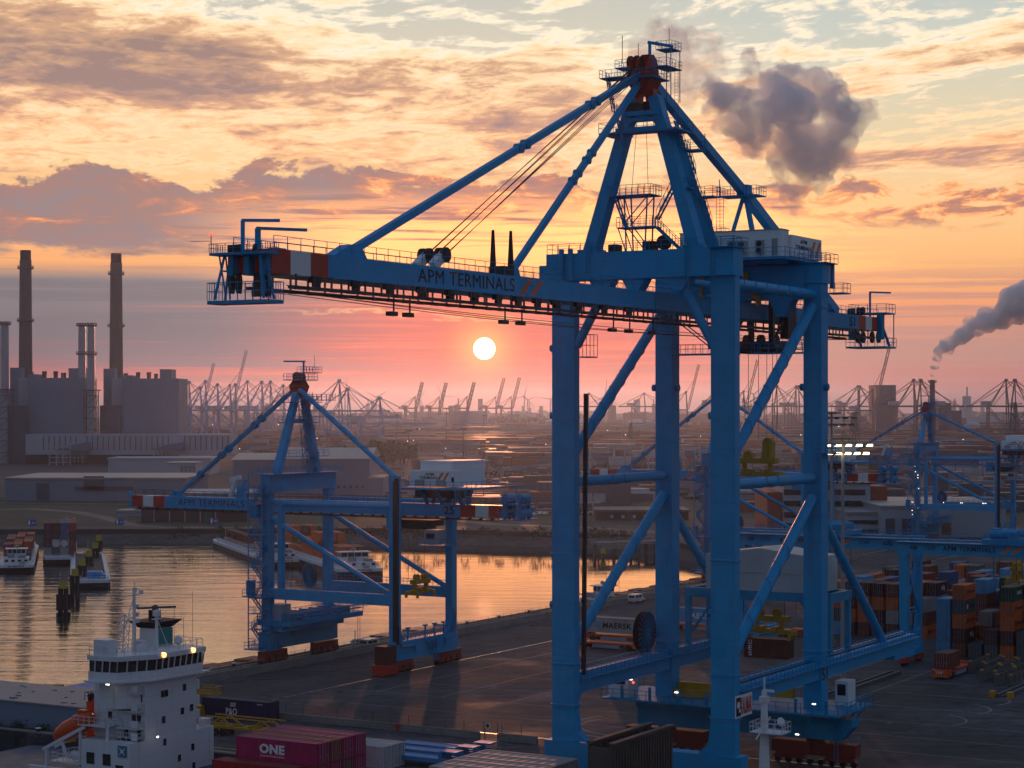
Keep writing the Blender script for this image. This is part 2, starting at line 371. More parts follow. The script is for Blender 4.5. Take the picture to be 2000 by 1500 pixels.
def tag(o, label, cat, group=None, kind=None):
    if label: o['label'] = label
    if cat: o['category'] = cat
    if group: o['group'] = group
    if kind: o['kind'] = kind
    return o
def thing(name, label, cat, loc=(0, 0, 0), rz=0.0, group=None):
    o = bpy.data.objects.new(name, None); COL.objects.link(o); o.empty_display_size = 0.5
    o.location = loc; o.rotation_euler = (0, 0, rz); return tag(o, label, cat, group)
def kids(o): return [c for c in bpy.data.objects if c.parent == o]
def copy_tree(o, parent=None, _idx=None):
    if _idx is None:
        _idx = {}
        for c in bpy.data.objects:
            if c.parent: _idx.setdefault(c.parent.name, []).append(c)
    c = o.copy(); COL.objects.link(c)
    if parent: c.parent = parent
    for ch in _idx.get(o.name, []): copy_tree(ch, c, _idx)
    return c
_fonts = {}
def lettering(body, m, parent, org, xd, up, w, h, name='lettering', bold=0.006, depth=0.02):
    """flat lettering fitted to a w by h panel; org is its lower left corner"""
    key = (body, bold)
    if key not in _fonts:
        cu = bpy.data.curves.new('lettering', 'FONT'); cu.body = body; cu.offset = bold; cu.resolution_u = 3; cu.space_character = 1.08; cu.extrude = 0.01
        ob = bpy.data.objects.new('lettering', cu); COL.objects.link(ob)
        dg = bpy.context.evaluated_depsgraph_get(); dg.update()
        me = bpy.data.meshes.new_from_object(ob.evaluated_get(dg))
        _fonts[key] = ([v.co.copy() for v in me.vertices], [list(p.vertices) for p in me.polygons])
        bpy.data.objects.remove(ob); bpy.data.curves.remove(cu); bpy.data.meshes.remove(me)
    vs, fs = _fonts[key]
    x0 = min(v.x for v in vs); x1 = max(v.x for v in vs); y0 = min(v.y for v in vs); y1 = max(v.y for v in vs)
    xd = Vector(xd).normalized(); up = Vector(up).normalized(); nn = xd.cross(up); org = Vector(org)
    mb = MB()
    mb.quadset([org + xd * ((v.x - x0) / (x1 - x0) * w) + up * ((v.y - y0) / (y1 - y0) * h) + nn * (depth if v.z > 0 else 0.004) for v in vs], fs)
    return mb.build(name, m, parent)
def slashes(m, parent, org, xd, up, w, h, name='company_mark'):
    xd = Vector(xd).normalized(); up = Vector(up).normalized(); nn = xd.cross(up) * 0.02; org = Vector(org); mb = MB()
    for k in (0, 0.46):
        p = [(k + 0.0, 0), (k + 0.18, 0), (k + 0.54, 1), (k + 0.36, 1)]
        mb.extrude([org + xd * x * w + up * y * h for x, y in p], nn)
    return mb.build(name, m, parent)

# ---------------------------------------------------------------- the setting: water, land, yard, roads, haze
def ground_mat(name, cols, rough, scale, wet=0.0, spec=0.5, lines=None):
    m = bpy.data.materials.new(name); m.use_nodes = True; t = NT(m.node_tree); b = t.n['Principled BSDF']
    tc = t.new('ShaderNodeTexCoord').outputs['Object']
    n = t.noise(tc, scale, 9, 0.62); n2 = t.noise(tc, scale * 14, 6, 0.6)
    k = t.m('ADD', t.m('MULTIPLY', n, 0.65), t.m('MULTIPLY', n2, 0.35))
    c = t.ramp(k, [(0.32, cols[0]), (0.5, cols[1]), (0.66, cols[2])])
    r_ = t.mr(n, 0.35, 0.65, rough, rough + 0.25)
    if lines:                                    # tyre scuffs and slab joints running with the quays
        mp = t.new('ShaderNodeMapping'); t.l.new(tc, mp.inputs[0]); mp.inputs['Rotation'].default_value = (0, 0, R(30)); mp.inputs['Scale'].default_value = (0.012, 0.55, 1)
        sn = t.noise(mp.outputs[0], 1.0, 8, 0.6)
        c = t.mix(t.m('MULTIPLY', t.mr(sn, 0.52, 0.66), 0.55), c, lines)
        mp2 = t.new('ShaderNodeMapping'); t.l.new(tc, mp2.inputs[0]); mp2.inputs['Rotation'].default_value = (0, 0, R(-60)); mp2.inputs['Scale'].default_value = (0.016, 0.4, 1)
        sn2 = t.noise(mp2.outputs[0], 1.0, 8, 0.6)
        c = t.mix(t.m('MULTIPLY', t.mr(sn2, 0.54, 0.7), 0.4), c, cols[0])
        mp3 = t.new('ShaderNodeMapping'); t.l.new(tc, mp3.inputs[0]); mp3.inputs['Rotation'].default_value = (0, 0, R(-60))
        bk = t.new('ShaderNodeTexBrick'); t.l.new(mp3.outputs[0], bk.inputs['Vector']); bk.inputs['Scale'].default_value = 1.0; bk.inputs['Brick Width'].default_value = 14.0; bk.inputs['Row Height'].default_value = 7.0; bk.inputs['Mortar Size'].default_value = 0.06
        bk.inputs['Color1'].default_value = (0.75, 0.75, 0.75, 1); bk.inputs['Color2'].default_value = (1.2, 1.2, 1.22, 1); bk.inputs['Mortar'].default_value = (0.45, 0.45, 0.45, 1)
        c = t.mix(0.75, c, bk.outputs['Color'], 'MULTIPLY')
        oil = t.noise(tc, 0.16, 8, 0.65, 1.2); c = t.mix(t.m('MULTIPLY', t.mr(oil, 0.58, 0.68), 0.65), c, (0.012, 0.012, 0.014))
        wr = t.noise(tc, 0.11, 9, 0.7, 2.0); c = t.mix(t.m('MULTIPLY', t.mr(wr, 0.61, 0.66), 0.4), c, (0.24, 0.23, 0.22))
        w = t.noise(tc, 0.035, 6, 0.6)
        r_ = t.m('SUBTRACT', r_, t.m('MULTIPLY', t.mr(w, 0.5, 0.64), wet), clamp=True)
    t.l.new(c, b.inputs['Base Color']); t.l.new(r_, b.inputs['Roughness']); b.inputs['Specular IOR Level'].default_value = spec
    bp = t.new('ShaderNodeBump'); bp.inputs['Strength'].default_value = 0.25; bp.inputs['Distance'].default_value = 0.06
    t.l.new(n2, bp.inputs['Height']); t.l.new(bp.outputs[0], b.inputs['Normal'])
    return m
def sheet(name, poly, z, m, z0=None):
    mb = MB()
    if z0 is None: mb.quadset([(x, y, z) for x, y in poly], [list(range(len(poly)))])
    else: mb.prism(poly, z0, z)
    o = mb.build(name, m); o['kind'] = 'structure'; return o

# water
def water_mat():
    m = bpy.data.materials.new('water'); m.use_nodes = True; t = NT(m.node_tree); b = t.n['Principled BSDF']
    tc = t.new('ShaderNodeTexCoord').outputs['Object']
    b.inputs['Base Color'].default_value = (0.012, 0.02, 0.022, 1); b.inputs['Roughness'].default_value = 0.04; b.inputs['IOR'].default_value = 1.5
    mp = t.new('ShaderNodeMapping'); t.l.new(tc, mp.inputs[0]); mp.inputs['Rotation'].default_value = (0, 0, R(5)); mp.inputs['Scale'].default_value = (0.028, 0.13, 1)
    n = t.noise(mp.outputs[0], 1.0, 4, 0.55, 0.6)
    mp2 = t.new('ShaderNodeMapping'); t.l.new(tc, mp2.inputs[0]); mp2.inputs['Scale'].default_value = (0.16, 0.5, 1)
    n2 = t.noise(mp2.outputs[0], 1.0, 4, 0.55, 0.4)
    sp = t.new('ShaderNodeSeparateXYZ'); t.l.new(tc, sp.inputs[0])
    calm = t.mr(sp.outputs[0], -120, -40, 1.0, 0.16)
    h = t.m('MULTIPLY', t.m('ADD', n, t.m('MULTIPLY', n2, 0.22)), calm)
    bp = t.new('ShaderNodeBump'); bp.inputs['Strength'].default_value = 1.0; bp.inputs['Distance'].default_value = 0.36
    t.l.new(h, bp.inputs['Height']); t.l.new(bp.outputs[0], b.inputs['Normal'])
    return m
sheet('water', [(-1500, 60), (600, 60), (600, 900), (-1500, 900)], WATER, water_mat())

YARD = ground_mat('yard_asphalt', [(0.032, 0.034, 0.04), (0.066, 0.068, 0.076), (0.118, 0.118, 0.124)], 0.78, 0.03, wet=0.2, spec=0.09, lines=(0.13, 0.128, 0.13))
SOIL = ground_mat('far_soil', [(0.016, 0.018, 0.02), (0.034, 0.034, 0.036), (0.07, 0.066, 0.066)], 0.75, 0.006)
GRASSM = ground_mat('grass_verge', [(0.018, 0.024, 0.012), (0.036, 0.04, 0.018), (0.06, 0.055, 0.03)], 0.85, 0.02)
ROCK = ground_mat('riprap', [(0.02, 0.02, 0.02), (0.06, 0.058, 0.055), (0.13, 0.125, 0.12)], 0.8, 0.35)
ROADM = ground_mat('road_asphalt', [(0.06, 0.06, 0.06), (0.09, 0.088, 0.086), (0.12, 0.118, 0.115)], 0.6, 0.05)
p_ = lambda a, b: (uv(a, b).x, uv(a, b).y)
sheet('yard_ground', [p_(A0, B0), p_(A0, 160), p_(640, 260), p_(640, B0)], 0.0, YARD, z0=-12)
# far land beyond the basin
bank = [(-9000, 760), (-420, 742), (-190, 733), (-40, 740), (40, 705), (62, 640)]
far_poly = bank + [p_(575, B0 + 2), p_(632, 255), (9000, 300), (11000, 9000), (9000, 16000), (-9000, 16000), (-11000, 9000)]
sheet('far_ground', far_poly, -0.02, SOIL, z0=-12)
def bank_slope():
    mb = MB(); out = []
    pts = bank[1:] + [p_(556, B0)]
    line = []
    for p, q in zip(pts, pts[1:]):
        n = max(2, int(math.dist(p, q) / 6))
        for i in range(n): line.append((p[0] + (q[0] - p[0]) * i / n, p[1] + (q[1] - p[1]) * i / n))
    rows = []
    for (x, y) in line:
        row = []
        for k in range(9):
            f = k / 8; jit = noise.noise(Vector((x * 0.4, k * 3.1, y * 0.4))) * 0.9
            row.append((x - 0.0, y - 12 + f * 16 + jit * 0.6, WATER - 0.8 + f * 5.2 + jit * 0.45 * (1 - f)))
        rows.append(row)
    o = 0; w = 9
    for r in rows: mb.v += r
    for i in range(len(rows) - 1):
        for k in range(8): mb.f.append([i * w + k, (i + 1) * w + k, (i + 1) * w + k + 1, i * w + k + 1]); mb.mi.append(0)
    ob = mb.build('riverbank', ROCK); ob['kind'] = 'structure'
bank_slope()
sheet('grass', [(-420, 752), (-30, 752), (60, 760), (90, 800), (20, 960), (-420, 960)], 0.0, GRASSM)['kind'] = 'structure'
sheet('grass', [(20, 800), (220, 760), (260, 960), (40, 1000)], 0.004, GRASSM)['kind'] = 'structure'
def ribbon(name, pts, w, z, m):
    mb = MB(); L, Rr = [], []
    for i, p in enumerate(pts):
        a = Vector(pts[max(i - 1, 0)]); b = Vector(pts[min(i + 1, len(pts) - 1)]); d = (b - a).normalized(); n = Vector((-d.y, d.x))
        p = Vector(p); L.append(p + n * w / 2); Rr.append(p - n * w / 2)
    k = len(pts)
    mb.quadset([(q.x, q.y, z) for q in L] + [(q.x, q.y, z) for q in Rr], [[i, k + i, k + i + 1, i + 1] for i in range(k - 1)])
    o = mb.build(name, m); o['kind'] = 'structure'; return o
def gxy(px, py): g = gd(px, py); return (g.x, g.y)
ribbon('road', [gxy(-30, 996), gxy(60, 994), gxy(150, 1000), gxy(210, 1012), gxy(260, 1026), gxy(330, 1030), gxy(480, 1031), gxy(640, 1024)], 7, 0.02, ROADM)
ribbon('road', [gxy(-60, 981), gxy(120, 983), gxy(270, 985), gxy(400, 982)], 7, 0.016, ROADM)
ribbon('road', [gxy(860, 1012), gxy(960, 1024), gxy(1140, 1030), gxy(1330, 1043), gxy(1480, 1056)], 8, 0.02, ROADM)
ribbon('road', [gxy(880, 958), gxy(1120, 962), gxy(1400, 940)], 8, 0.02, ROADM)

# quay edge kerbs and painted lines
LINEY = mat('line_yellow', (0.42, 0.3, 0.03), 0.7, var=0.4, scale=0.6)
LINEW = mat('line_white', (0.2, 0.2, 0.195), 0.8, var=0.6, scale=0.5)
STEELR = mat('crane_rail', (0.12, 0.09, 0.07), 0.3, metal=0.8, var=0.2)
def strip(name, m, a0, b0, a1, b1, w, z):
    return ribbon(name, [p_(a0, b0), p_(a1, b1)], w, z, m)
def kerb():
    mb = MB(); mb.bar(uv(A0 + 0.3, B0, 0.1), uv(A0 + 0.3, -40, 0.1), 0.6, 0.2); mb.build('quay_kerb', CONC)['kind'] = 'structure'
    mb = MB(); mb.bar(uv(A0, B0 + 0.3, 0.1), uv(560, B0 + 0.3, 0.1), 0.6, 0.2); mb.build('quay_kerb', CONC)['kind'] = 'structure'
kerb()
strip('painted_line', LINEY, A0 + 20, B0 + 1.6, 540, B0 + 1.6, 0.35, 0.006)
strip('painted_line', LINEY, 232, B0 + 9.5, 540, B0 + 9.5, 0.3, 0.006)
strip('painted_line', LINEY, A0 + 1.6, -200, A0 + 1.6, 20, 0.35, 0.006)
for b in (B0 + 4.0, B0 + 30.5): strip('crane_rail', STEELR, 215, b, 620, b, 0.35, 0.01)
for a in (208.4, 236.3): strip('crane_rail', STEELR, a, -205, a, 60, 0.35, 0.01)
for b, m, w in ((-176, LINEW, 0.3), (-164, LINEW, 0.25), (-152, LINEW, 0.22), (-120, LINEW, 0.25), (-108, LINEW, 0.22)):
    strip('painted_line', m, 262, b, 346, b, w, 0.006)
for a in (250, 262, 274, 288, 302, 316): strip('painted_line', LINEW, a, -182 + (a - 250) * 0.15, a, 40, 0.24, 0.007)
def arc(a, b, r, s, e):
    return [p_(a + r * math.cos(R(s + (e - s) * i / 16)), b + r * math.sin(R(s + (e - s) * i / 16))) for i in range(17)]
ribbon('painted_line', arc(252, -124, 11, 150, 300), 0.5, 0.008, LINEW); ribbon('painted_line', arc(252, -124, 9, 150, 300), 0.35, 0.008, LINEW)
for a in (278, 290, 300):
    ribbon('painted_line', arc(a, -92, 6, 20, 120), 0.35, 0.008, LINEW)

# air: one even box of haze round everything that stands on the ground
def haze(density):
    m = bpy.data.materials.new('haze'); m.use_nodes = True; t = NT(m.node_tree); t.n.clear()
    v = t.new('ShaderNodeVolumePrincipled'); v.inputs['Color'].default_value = (0.36, 0.53, 0.9, 1); v.inputs['Density'].default_value = density; v.inputs['Anisotropy'].default_value = 0.8
    o = t.new('ShaderNodeOutputMaterial'); t.l.new(v.outputs[0], o.inputs['Volume'])
    mb = MB().box(-11500, 11500, -600, 16500, -13, 182)
    ob = mb.build('haze', m); ob['kind'] = 'stuff'; return ob
haze(0.56e-4)

# ---------------------------------------------------------------- the big ship-to-shore crane
def place(org, rz): return Matrix.Translation(org) @ Matrix.Rotation(rz, 4, 'Z')
def big_crane():
    T = thing('container_crane', 'huge blue quay crane with number 51, its boom reaching over the ship across the sunset', 'crane', (15.3, 231.3, 0), R(60))
    P = lambda mb, n, m, par=T, **k: mb.build(n, m, par, **k)
    # legs: the water side pair flat and wide, the land side pair squarer
    for y in (10.3, -10.3):
        mb = MB()
        mb.box(-0.65, 0.65, y - 1.5, y + 1.5, 5.4, 60.0)
        for z in (9.7, 14.6, 27.6): mb.box(-0.8, 0.8, y - 1.64, y + 1.64, z - 0.09, z + 0.09)
        sg = -1 if y > 0 else 1                          # inner flare onto the sill
        for k in (0,):
            mb.extrude([(-0.62, y + sg * 1.5, 9.0), (-0.62, y + sg * 1.9, 6.6), (-0.62, y + sg * 3.1, 5.55), (-0.62, y + sg * 1.5, 5.55)], (1.24, 0, 0))
        leg = P(mb, 'leg', BLUE)
        for z in (52, 44, 21.5): P(MB().tube((-0.1, y + 1.5, z), (-0.1, y + 1.95, z), 0.42, n=12), 'lifting_lug', BLUE2, leg)
    for y in (10.3, -10.3):
        mb = MB().box(26.8, 29.05, y - 1.2, y + 1.2, 6.0, 62.6)
        for z in (14.4, 31.6, 57.5): mb.box(26.65, 29.2, y - 1.34, y + 1.34, z - 0.09, z + 0.09)
        leg = P(mb, 'leg', BLUE)
        P(MB().tube((27.9, y - 1.2, 47.5), (27.9, y - 1.7, 47.5), 0.45, n=12), 'lifting_lug', BLUE2, leg); P(MB().tube((26.9, y + 1.2, 47.5), (26.9, y + 1.6, 47.5), 0.45, n=12), 'lifting_lug', BLUE2, leg)
    # long portal beams, running past the land side legs, with walkway and rail on top
    for y in (10.3, -10.3):
        mb = MB()
        mb.box(0.65, 26.8, y - 0.95, y + 0.95, 10.9, 13.1)
        mb.box(29.05, 55, y - 0.95, y + 0.95, 10.9, 13.1)
        mb.box(55, 63.4, y - 0.95, y + 0.95, 10.2, 13.1)
        mb.box(1.0, 63.3, y + (0.5 if y < 0 else -0.9), y + (0.9 if y < 0 else -0.5), 13.1, 13.4)
        for k in range(3): mb.extrude([(0.65 + k * 0, y - 0.9, 10.9), (2.6, y - 0.9, 10.9), (0.65, y - 0.9, 8.9)], (0, 1.8, 0)) if k == 0 else None
        b = P(mb, 'portal_beam', BLUE)
        m2 = MB(); m2.box(1.0, 63.4, y - 1.75, y - 0.97, 12.6, 12.7)
        m2.rail([(1.0, y - 1.7, 12.7), (63.4, y - 1.7, 12.7)], 1.15, 1.25, 0.055)
        m2.rail([(1.0, y - 0.5, 13.1), (26.5, y - 0.5, 13.1)], 1.0, 1.6, 0.05); m2.rail([(29.3, y - 0.5, 13.1), (63.4, y - 0.5, 13.1)], 1.0, 1.6, 0.05)
        P(m2, 'walkway', BLUE2, b)
        m3 = MB(); m3.box(2, 62, y - 0.15, y + 0.2, 13.12, 13.3); P(m3, 'cable_tray', DARK, b)
    lettering('51', LETTER, T, (27.05, -11.52, 10.75), (1, 0, 0), (0, 0, 1), 1.75, 1.5, 'crane_number', 0.02)
    # maker's sign at the front of the near beam
    s = P(MB().box(-0.75, 3.9, -11.93, -11.83, 9.8, 12.3), 'sign_board', LETW)
    lettering('KALMAR', mat('sign_red', (0.5, 0.02, 0.03), 0.5, var=0.05), s, (0.7, -11.94, 10.1), (1, 0, 0), (0, 0, 1), 3.05, 1.9, 'lettering', 0.03)
    mk = MB(); mk.box(-0.65, 0.55, -11.98, -11.935, 10.0, 12.1); e = P(mk, 'emblem', LETTER, s)
    mk = MB(); mk.tube((-0.1, -11.98, 11.25), (-0.1, -12.01, 11.25), 0.4, n=14); mk.cb((0.22, -12.0, 10.6), (0.45, 0.03, 0.35)); P(mk, 'emblem_figure', LETW, e)
    # sills and bogies
    P(MB().box(-1.1, 1.1, -12.6, 12.6, 2.0, 5.5), 'sill_beam', BLUE)
    mb = MB().box(26.6, 29.2, -14, 14, 3.5, 6.2); mb.extrude([(26.6, -14, 3.5), (26.6, -14, 6.2), (26.6, -15.6, 6.2), (26.6, -15.6, 5.2)], (2.6, 0, 0))
    P(mb, 'sill_beam', BLUE3)
    for x in (0, 27.9):
        for y in (10.3, -10.3):
            mb = MB(); mb.box(x - 0.75, x + 0.75, y - 2.2, y + 2.2, 1.35, 2.3)
            for k in (-3.4, 3.4):
                mb.extrude([(x - 0.7, y + k - 2.2, 0.75), (x - 0.7, y + k + 2.2, 0.75), (x - 0.7, y + k + 1.2, 1.9), (x - 0.7, y + k - 1.2, 1.9)], (1.4, 0, 0))
            if x: mb.box(x - 0.95, x + 0.95, y - 5.6, y - 0.4, 1.5, 3.0); mb.box(x - 0.95, x + 0.95, y + 0.4, y + 5.6, 1.5, 3.0); mb.box(x - 0.6, x + 0.6, y - 1.0, y + 1.0, 2.3, 3.5)
            bg = P(mb, 'bogie', REDD)
            m2 = MB()
            for k in range(8): m2.tube((x - 0.25, y - 5.1 + k * 1.45, 0.42), (x + 0.25, y - 5.1 + k * 1.45, 0.42), 0.4, n=12)
            P(m2, 'wheel_set', DARK, bg)
    # service platform on the land side sill, with cabins
    mb = MB(); mb.deck(22.0, 34.5, -15.5, 17, 7.3, 1.2, 0.25, 0.07); mb.box(24, 33, -11, 13, 6.2, 7.05)
    for y in range(-14, 17, 4): mb.box(22.2, 22.5, y, y + 0.3, 7.3, 9.0)
    pf = P(mb, 'service_platform', BLUE3)
    def cabin(x0, x1, y0, y1, z0, z1):
        c = P(MB().box(x0, x1, y0, y1, z0, z1), 'switch_cabin', WHITE, pf)
    cabin(23, 26, 13.6, 16.4, 7.3, 11); cabin(30.5, 33.2, -13.6, -11.9, 7.3, 10.4)
    P(MB().box(22.95, 22.97, 14.0, 16.0, 9, 10.5), 'cabin_window', GLASS, pf); P(MB().box(30.45, 30.48, -13.3, -12.2, 8.6, 10), 'cabin_window', GLASS, pf)
    m2 = MB(); m2.box(27, 31, 2, 10, 7.35, 8.3); m2.box(28.4, 29.6, 3, 9, 8.3, 9.1); m2.box(27.4, 28.1, -7.5, -4, 8.2, 9.9); P(m2, 'twistlock_rack', YEL, pf)
    for (y, z) in ((-12.6, 8.5), (12.5, 9.8), (-10.4, 4.6), (6, 8.6), (-4, 8.7)): P(MB().box(21.95, 22.1, y, y + 0.45, z, z + 0.14), 'platform_lamp', LAMPW, pf)
    m2 = MB(); m2.box(21.9, 22.05, 12.2, 12.45, 9.4, 9.65); P(m2, 'signal_lamp', LAMPR, pf)
    m2 = MB(); m2.stair((29.3, -12, 2.4), (32, -15, 7.2)); m2.deck(28, 30, -15.6, -12.2, 2.6, 1.1, 0.1); m2.ladder((26.4, -13.6, 0.6), (26.4, -13.6, 7.2)); m2.rail([(26.3, -15.4, 7.3), (26.3, -11.8, 7.3)]); P(m2, 'stairway', BLUE2, pf)
    # top cross beams
    mb = MB().box(-1.35, 1.35, -11.9, 12.2, 59.9, 63.1)
    for y in (-4.8, 0.9, 5.2): mb.extrude([(-1.0, y - 1.5, 59.9), (-1.0, y + 1.5, 59.9), (-1.0, y + 0.6, 58.35), (-1.0, y - 0.6, 58.35)], (2.0, 0, 0))
    mb.box(-1.1, 1.1, 12.2, 13.3, 59.5, 61.8)
    for y in (8.8, 10.0): mb.tube((-1.6, y, 59.9), (-1.6, y, 63.6), 0.32)
    ub = P(mb, 'cross_beam', BLUE)
    m2 = MB(); m2.rail([(-1.3, -11.8, 63.1), (-1.3, 12.1, 63.1), (1.3, 12.1, 63.1), (1.3, -11.8, 63.1)], 1.15, 1.5, 0.055, loop=True)
    for y in (-9.4, -6.2, 6.5): m2.ladder((-1.45, y, 57.0 if y < 0 else 60), (-1.45, y, 64.2))
    m2.deck(-2.0, 2.0, -12.2, -9, 63.15, 1.1, 0.12)
    P(m2, 'railing', BLUE2, ub)
    P(MB().box(-0.8, 0.6, -1.6, -0.2, 63.1, 64.2), 'winch', DARK, ub); P(MB().box(-0.5, 0.8, 3.2, 4.4, 63.1, 64.0), 'winch', DARK, ub); P(MB().lathe((0, -2.6, 64), [(0.1, -0.4), (0.85, -0.35), (0.85, 0.35), (0.1, 0.4)], 14, (1, 0, 0)), 'winch_drum', DARK, ub)
    mb = MB().box(26.7, 29.1, -9.1, 9.1, 58.6, 62.8)
    for y in (-6, 0.4, 6): mb.extrude([(26.8, y - 1.6, 58.6), (26.8, y + 1.6, 58.6), (26.8, y + 0.5, 56.4), (26.8, y - 0.5, 56.4)], (2.2, 0, 0))
    mb.box(26.6, 29.2, -11.7, -9.0, 60.5, 63.0)
    rb = P(mb, 'cross_beam', BLUE)
    m2 = MB(); m2.deck(26.2, 30.5, -12.3, -8.6, 63.1, 1.15, 0.12, 0.055); m2.ladder((26.5, -9.6, 57), (26.5, -9.6, 64)); m2.box(30, 30.6, -11.8, -11.4, 60, 63); P(m2, 'railing', BLUE2, rb)
    P(MB().path([(26.4, 4.6, 62), (26.2, 4.8, 59.5), (26.2, 3.6, 57.6)], 0.35, 6), 'cable_duct', YEL, rb); m2 = MB(); m2.path([(26.2, -1.5, 62.2), (26.2, -1.4, 60.2), (26.2, -3.2, 58.8), (26.2, -3.3, 57.8)], 0.4, 6); P(m2, 'cable_duct', YEL, rb)
    # tie tubes along the sides and diagonals, wrapped with a spiral rib
    def tube_sp(name, p, q, r, spiral=True, f0=0.05, f1=0.95):
        mb = MB().tube(p, q, r, n=14); o = P(mb, name, BLUE, smooth=True)
        if spiral:
            p, q = Vector(p), Vector(q); a, b = MB.basis(q - p); L = (q - p).length; tn = L / 3.4; pts = []
            n = int(tn * 12)
            for i in range(n + 1):
                f = f0 + (f1 - f0) * i / n; w = 2 * math.pi * tn * f
                pts.append(p + (q - p) * f + (a * math.cos(w) + b * math.sin(w)) * (r + 0.03))
            P(MB().path(pts, 0.07, 4), 'spiral_strake', BLUE2, o)
    for y in (-10.3, 10.3):
        tube_sp('tie_tube', (0.65, y, 59.1), (26.8, y, 59.1), 0.62, y < 0, 0.1, 0.8)
        tube_sp('tie_tube', (0.65, y, 36.1), (26.8, y, 36.1), 0.6, True, 0.3, 0.62)
        tube_sp('brace', (0.65, y, 15.8), (26.8, y, 33.6), 0.66, True, 0.2, 0.75)
        tube_sp('brace', (0.65, y, 38.4), (26.8, y, 57.6), 0.66, True, 0.2, 0.75)
        tube_sp('brace', (29.05, y, 31.8), (52.6, y, 13.2), 0.6, True, 0.3, 0.8)
        sg = -1 if y < 0 else 1
        tube_sp('knee_brace', (0, sg * 8.8, 52.2), (0, sg * 4.2, 60.2), 0.55, False)
    tube_sp('tie_tube', (3, -4.0, 59.6), (26.8, -4.0, 59.6), 0.42, False)
    # girder: one box, in boom and back part, with stripes
    mb = MB().box(-66.0, -1.2, -2, 2, 56.2, 58.25); mb.box(-66, -1.2, -2.25, -2.0, 56.2, 56.32)
    g = P(mb, 'boom_girder', BLUE)
    mb = MB().box(-0.9, 66.0, -2, 2, 56.2, 58.25); mb.box(-0.9, 66, -2.25, -2.0, 56.2, 56.32)
    g2 = P(mb, 'back_girder', BLUE3)
    for par, spans in ((g, ((-74.2, -71.5, RED), (-71.5, -68.6, WHITE), (-68.6, -66.0, RED))), (g2, ((66.0, 69.0, RED), (69.0, 71.6, WHITE), (71.6, 74.2, RED)))):
        for a, b, m in spans: P(MB().box(a, b, -2, 2, 56.2, 58.25), 'warning_band', m, par)
    P(MB().box(-1.2, -0.9, -1.7, 1.7, 56.4, 58.0), 'boom_hinge', DARK, g)
    lettering('APM TERMINALS', LETTER, g, (-51.6, -2.02, 56.66), (1, 0, 0), (0, 0, 1), 18.0, 1.3, 'lettering', 0.0)
    slashes(ORANGE, g, (-32.6, -2.02, 56.45), (1, 0, 0), (0, 0, 1), 5.0, 1.55)
    lettering('51', LETTER, g2, (62.3, -2.02, 56.55), (1, 0, 0), (0, 0, 1), 2.2, 1.3, 'crane_number', 0.02)
    m2 = MB()
    for y in (-2.1, 2.1): m2.rail([(-74, y, 58.25), (-1.2, y, 58.25)], 1.1, 1.9, 0.05); m2.rail([(-0.9, y, 58.25), (74, y, 58.25)], 1.1, 1.9, 0.05)
    P(m2, 'railing', BLUE2, g)
    # hung trolley rail, brackets and festoon trolleys under the girder
    m2 = MB()
    for y in (-2.2, 2.2):
        m2.box(-72, 72, y - 0.14, y + 0.14, 55.0, 55.22)
        m2.box(-72, 72, y - 0.3, y + 0.3, 55.22, 55.28)
        k = -71.0
        while k < 72: m2.box(k - 0.06, k + 0.06, y - 0.08, y + 0.08, 55.2, 56.3); m2.box(k - 0.5, k + 0.5, y - 0.4, y - 0.1, 54.95, 55.08); k += 2.6
    P(m2, 'trolley_rail', FARD, g)
    for k in (-68, -62, -56.5, -51, -46, -41.5, -37, -33, -29, -25, -20, -14, -8): P(MB().cb((k, -2.0, 55.95), (1.3, 0.5, 0.55)).cb((k + 0.2, -2.0, 55.5), (0.8, 0.4, 0.4)), 'festoon_trolley', DARK, g)
    for k in (-56, -53.3, -35.8, -32.4, -12, -8, -2): P(MB().bar((k, -2.2, 55), (k, -2.2, 53.6), 0.12).cb((k - 0.3, -2.2, 53.5), (1.3, 0.5, 0.4)), 'hanging_bracket', DARK, g)
    m2 = MB()
    for y, s_ in ((-1.2, 1.5), (-0.7, 1.1), (0.8, 1.4)):
        m2.path([(-73 + i * 9, y, 54.9 - s_ * math.sin(math.pi * i / 16) * 0.9) for i in range(17)], 0.035, 4)
    P(m2, 'trolley_rope', ROPE, g)
    # boom tip frame, with sheaves and two davits
    mb = MB(); mb.deck(-79.5, -74.2, -3.0, 3.4, 58.9, 1.3, 0.35, 0.06, step=0.9); mb.deck(-79.6, -74.0, -3.4, 3.6, 53.9, 1.5, 0.3, 0.06, step=0.9)
    for x, y in ((-78.8, -2.6), (-74.6, -2.6), (-74.6, 3.0), (-78.8, 3.0)): mb.bar((x, y, 54), (x * 0.5 - 76.6 * 0.5, y * 0.7, 58.8), 0.22)
    for y in (-2.2, 2.4): mb.bar((-79, y, 58.7), (-76.2, y, 54.1), 0.16); mb.bar((-76.4, y, 58.7), (-74.6, y, 54.1), 0.16); mb.bar((-77.6, y, 56.6), (-74.4, y, 56.6), 0.18)
    for y in (-1.8, 0, 1.8): mb.box(-76.6, -74.2, y - 0.3, y + 0.3, 56.0, 58.7)
    tip = P(mb, 'boom_tip_frame', BLUE2)
    for y in (-1.9, -1.1, 1.0, 1.8): P(MB().lathe((-76.0, y, 55.4), [(0.15, -0.18), (0.95, -0.16), (0.8, 0), (0.95, 0.16), (0.15, 0.18)], 18, (0, 1, 0)), 'sheave', DARK, tip)
    for y in (-1.2, 1.6): P(MB().lathe((-77.2, y, 59.3), [(0.15, -0.16), (0.7, -0.14), (0.6, 0), (0.7, 0.14), (0.15, 0.16)], 16, (0, 1, 0)), 'sheave', DARK, tip)
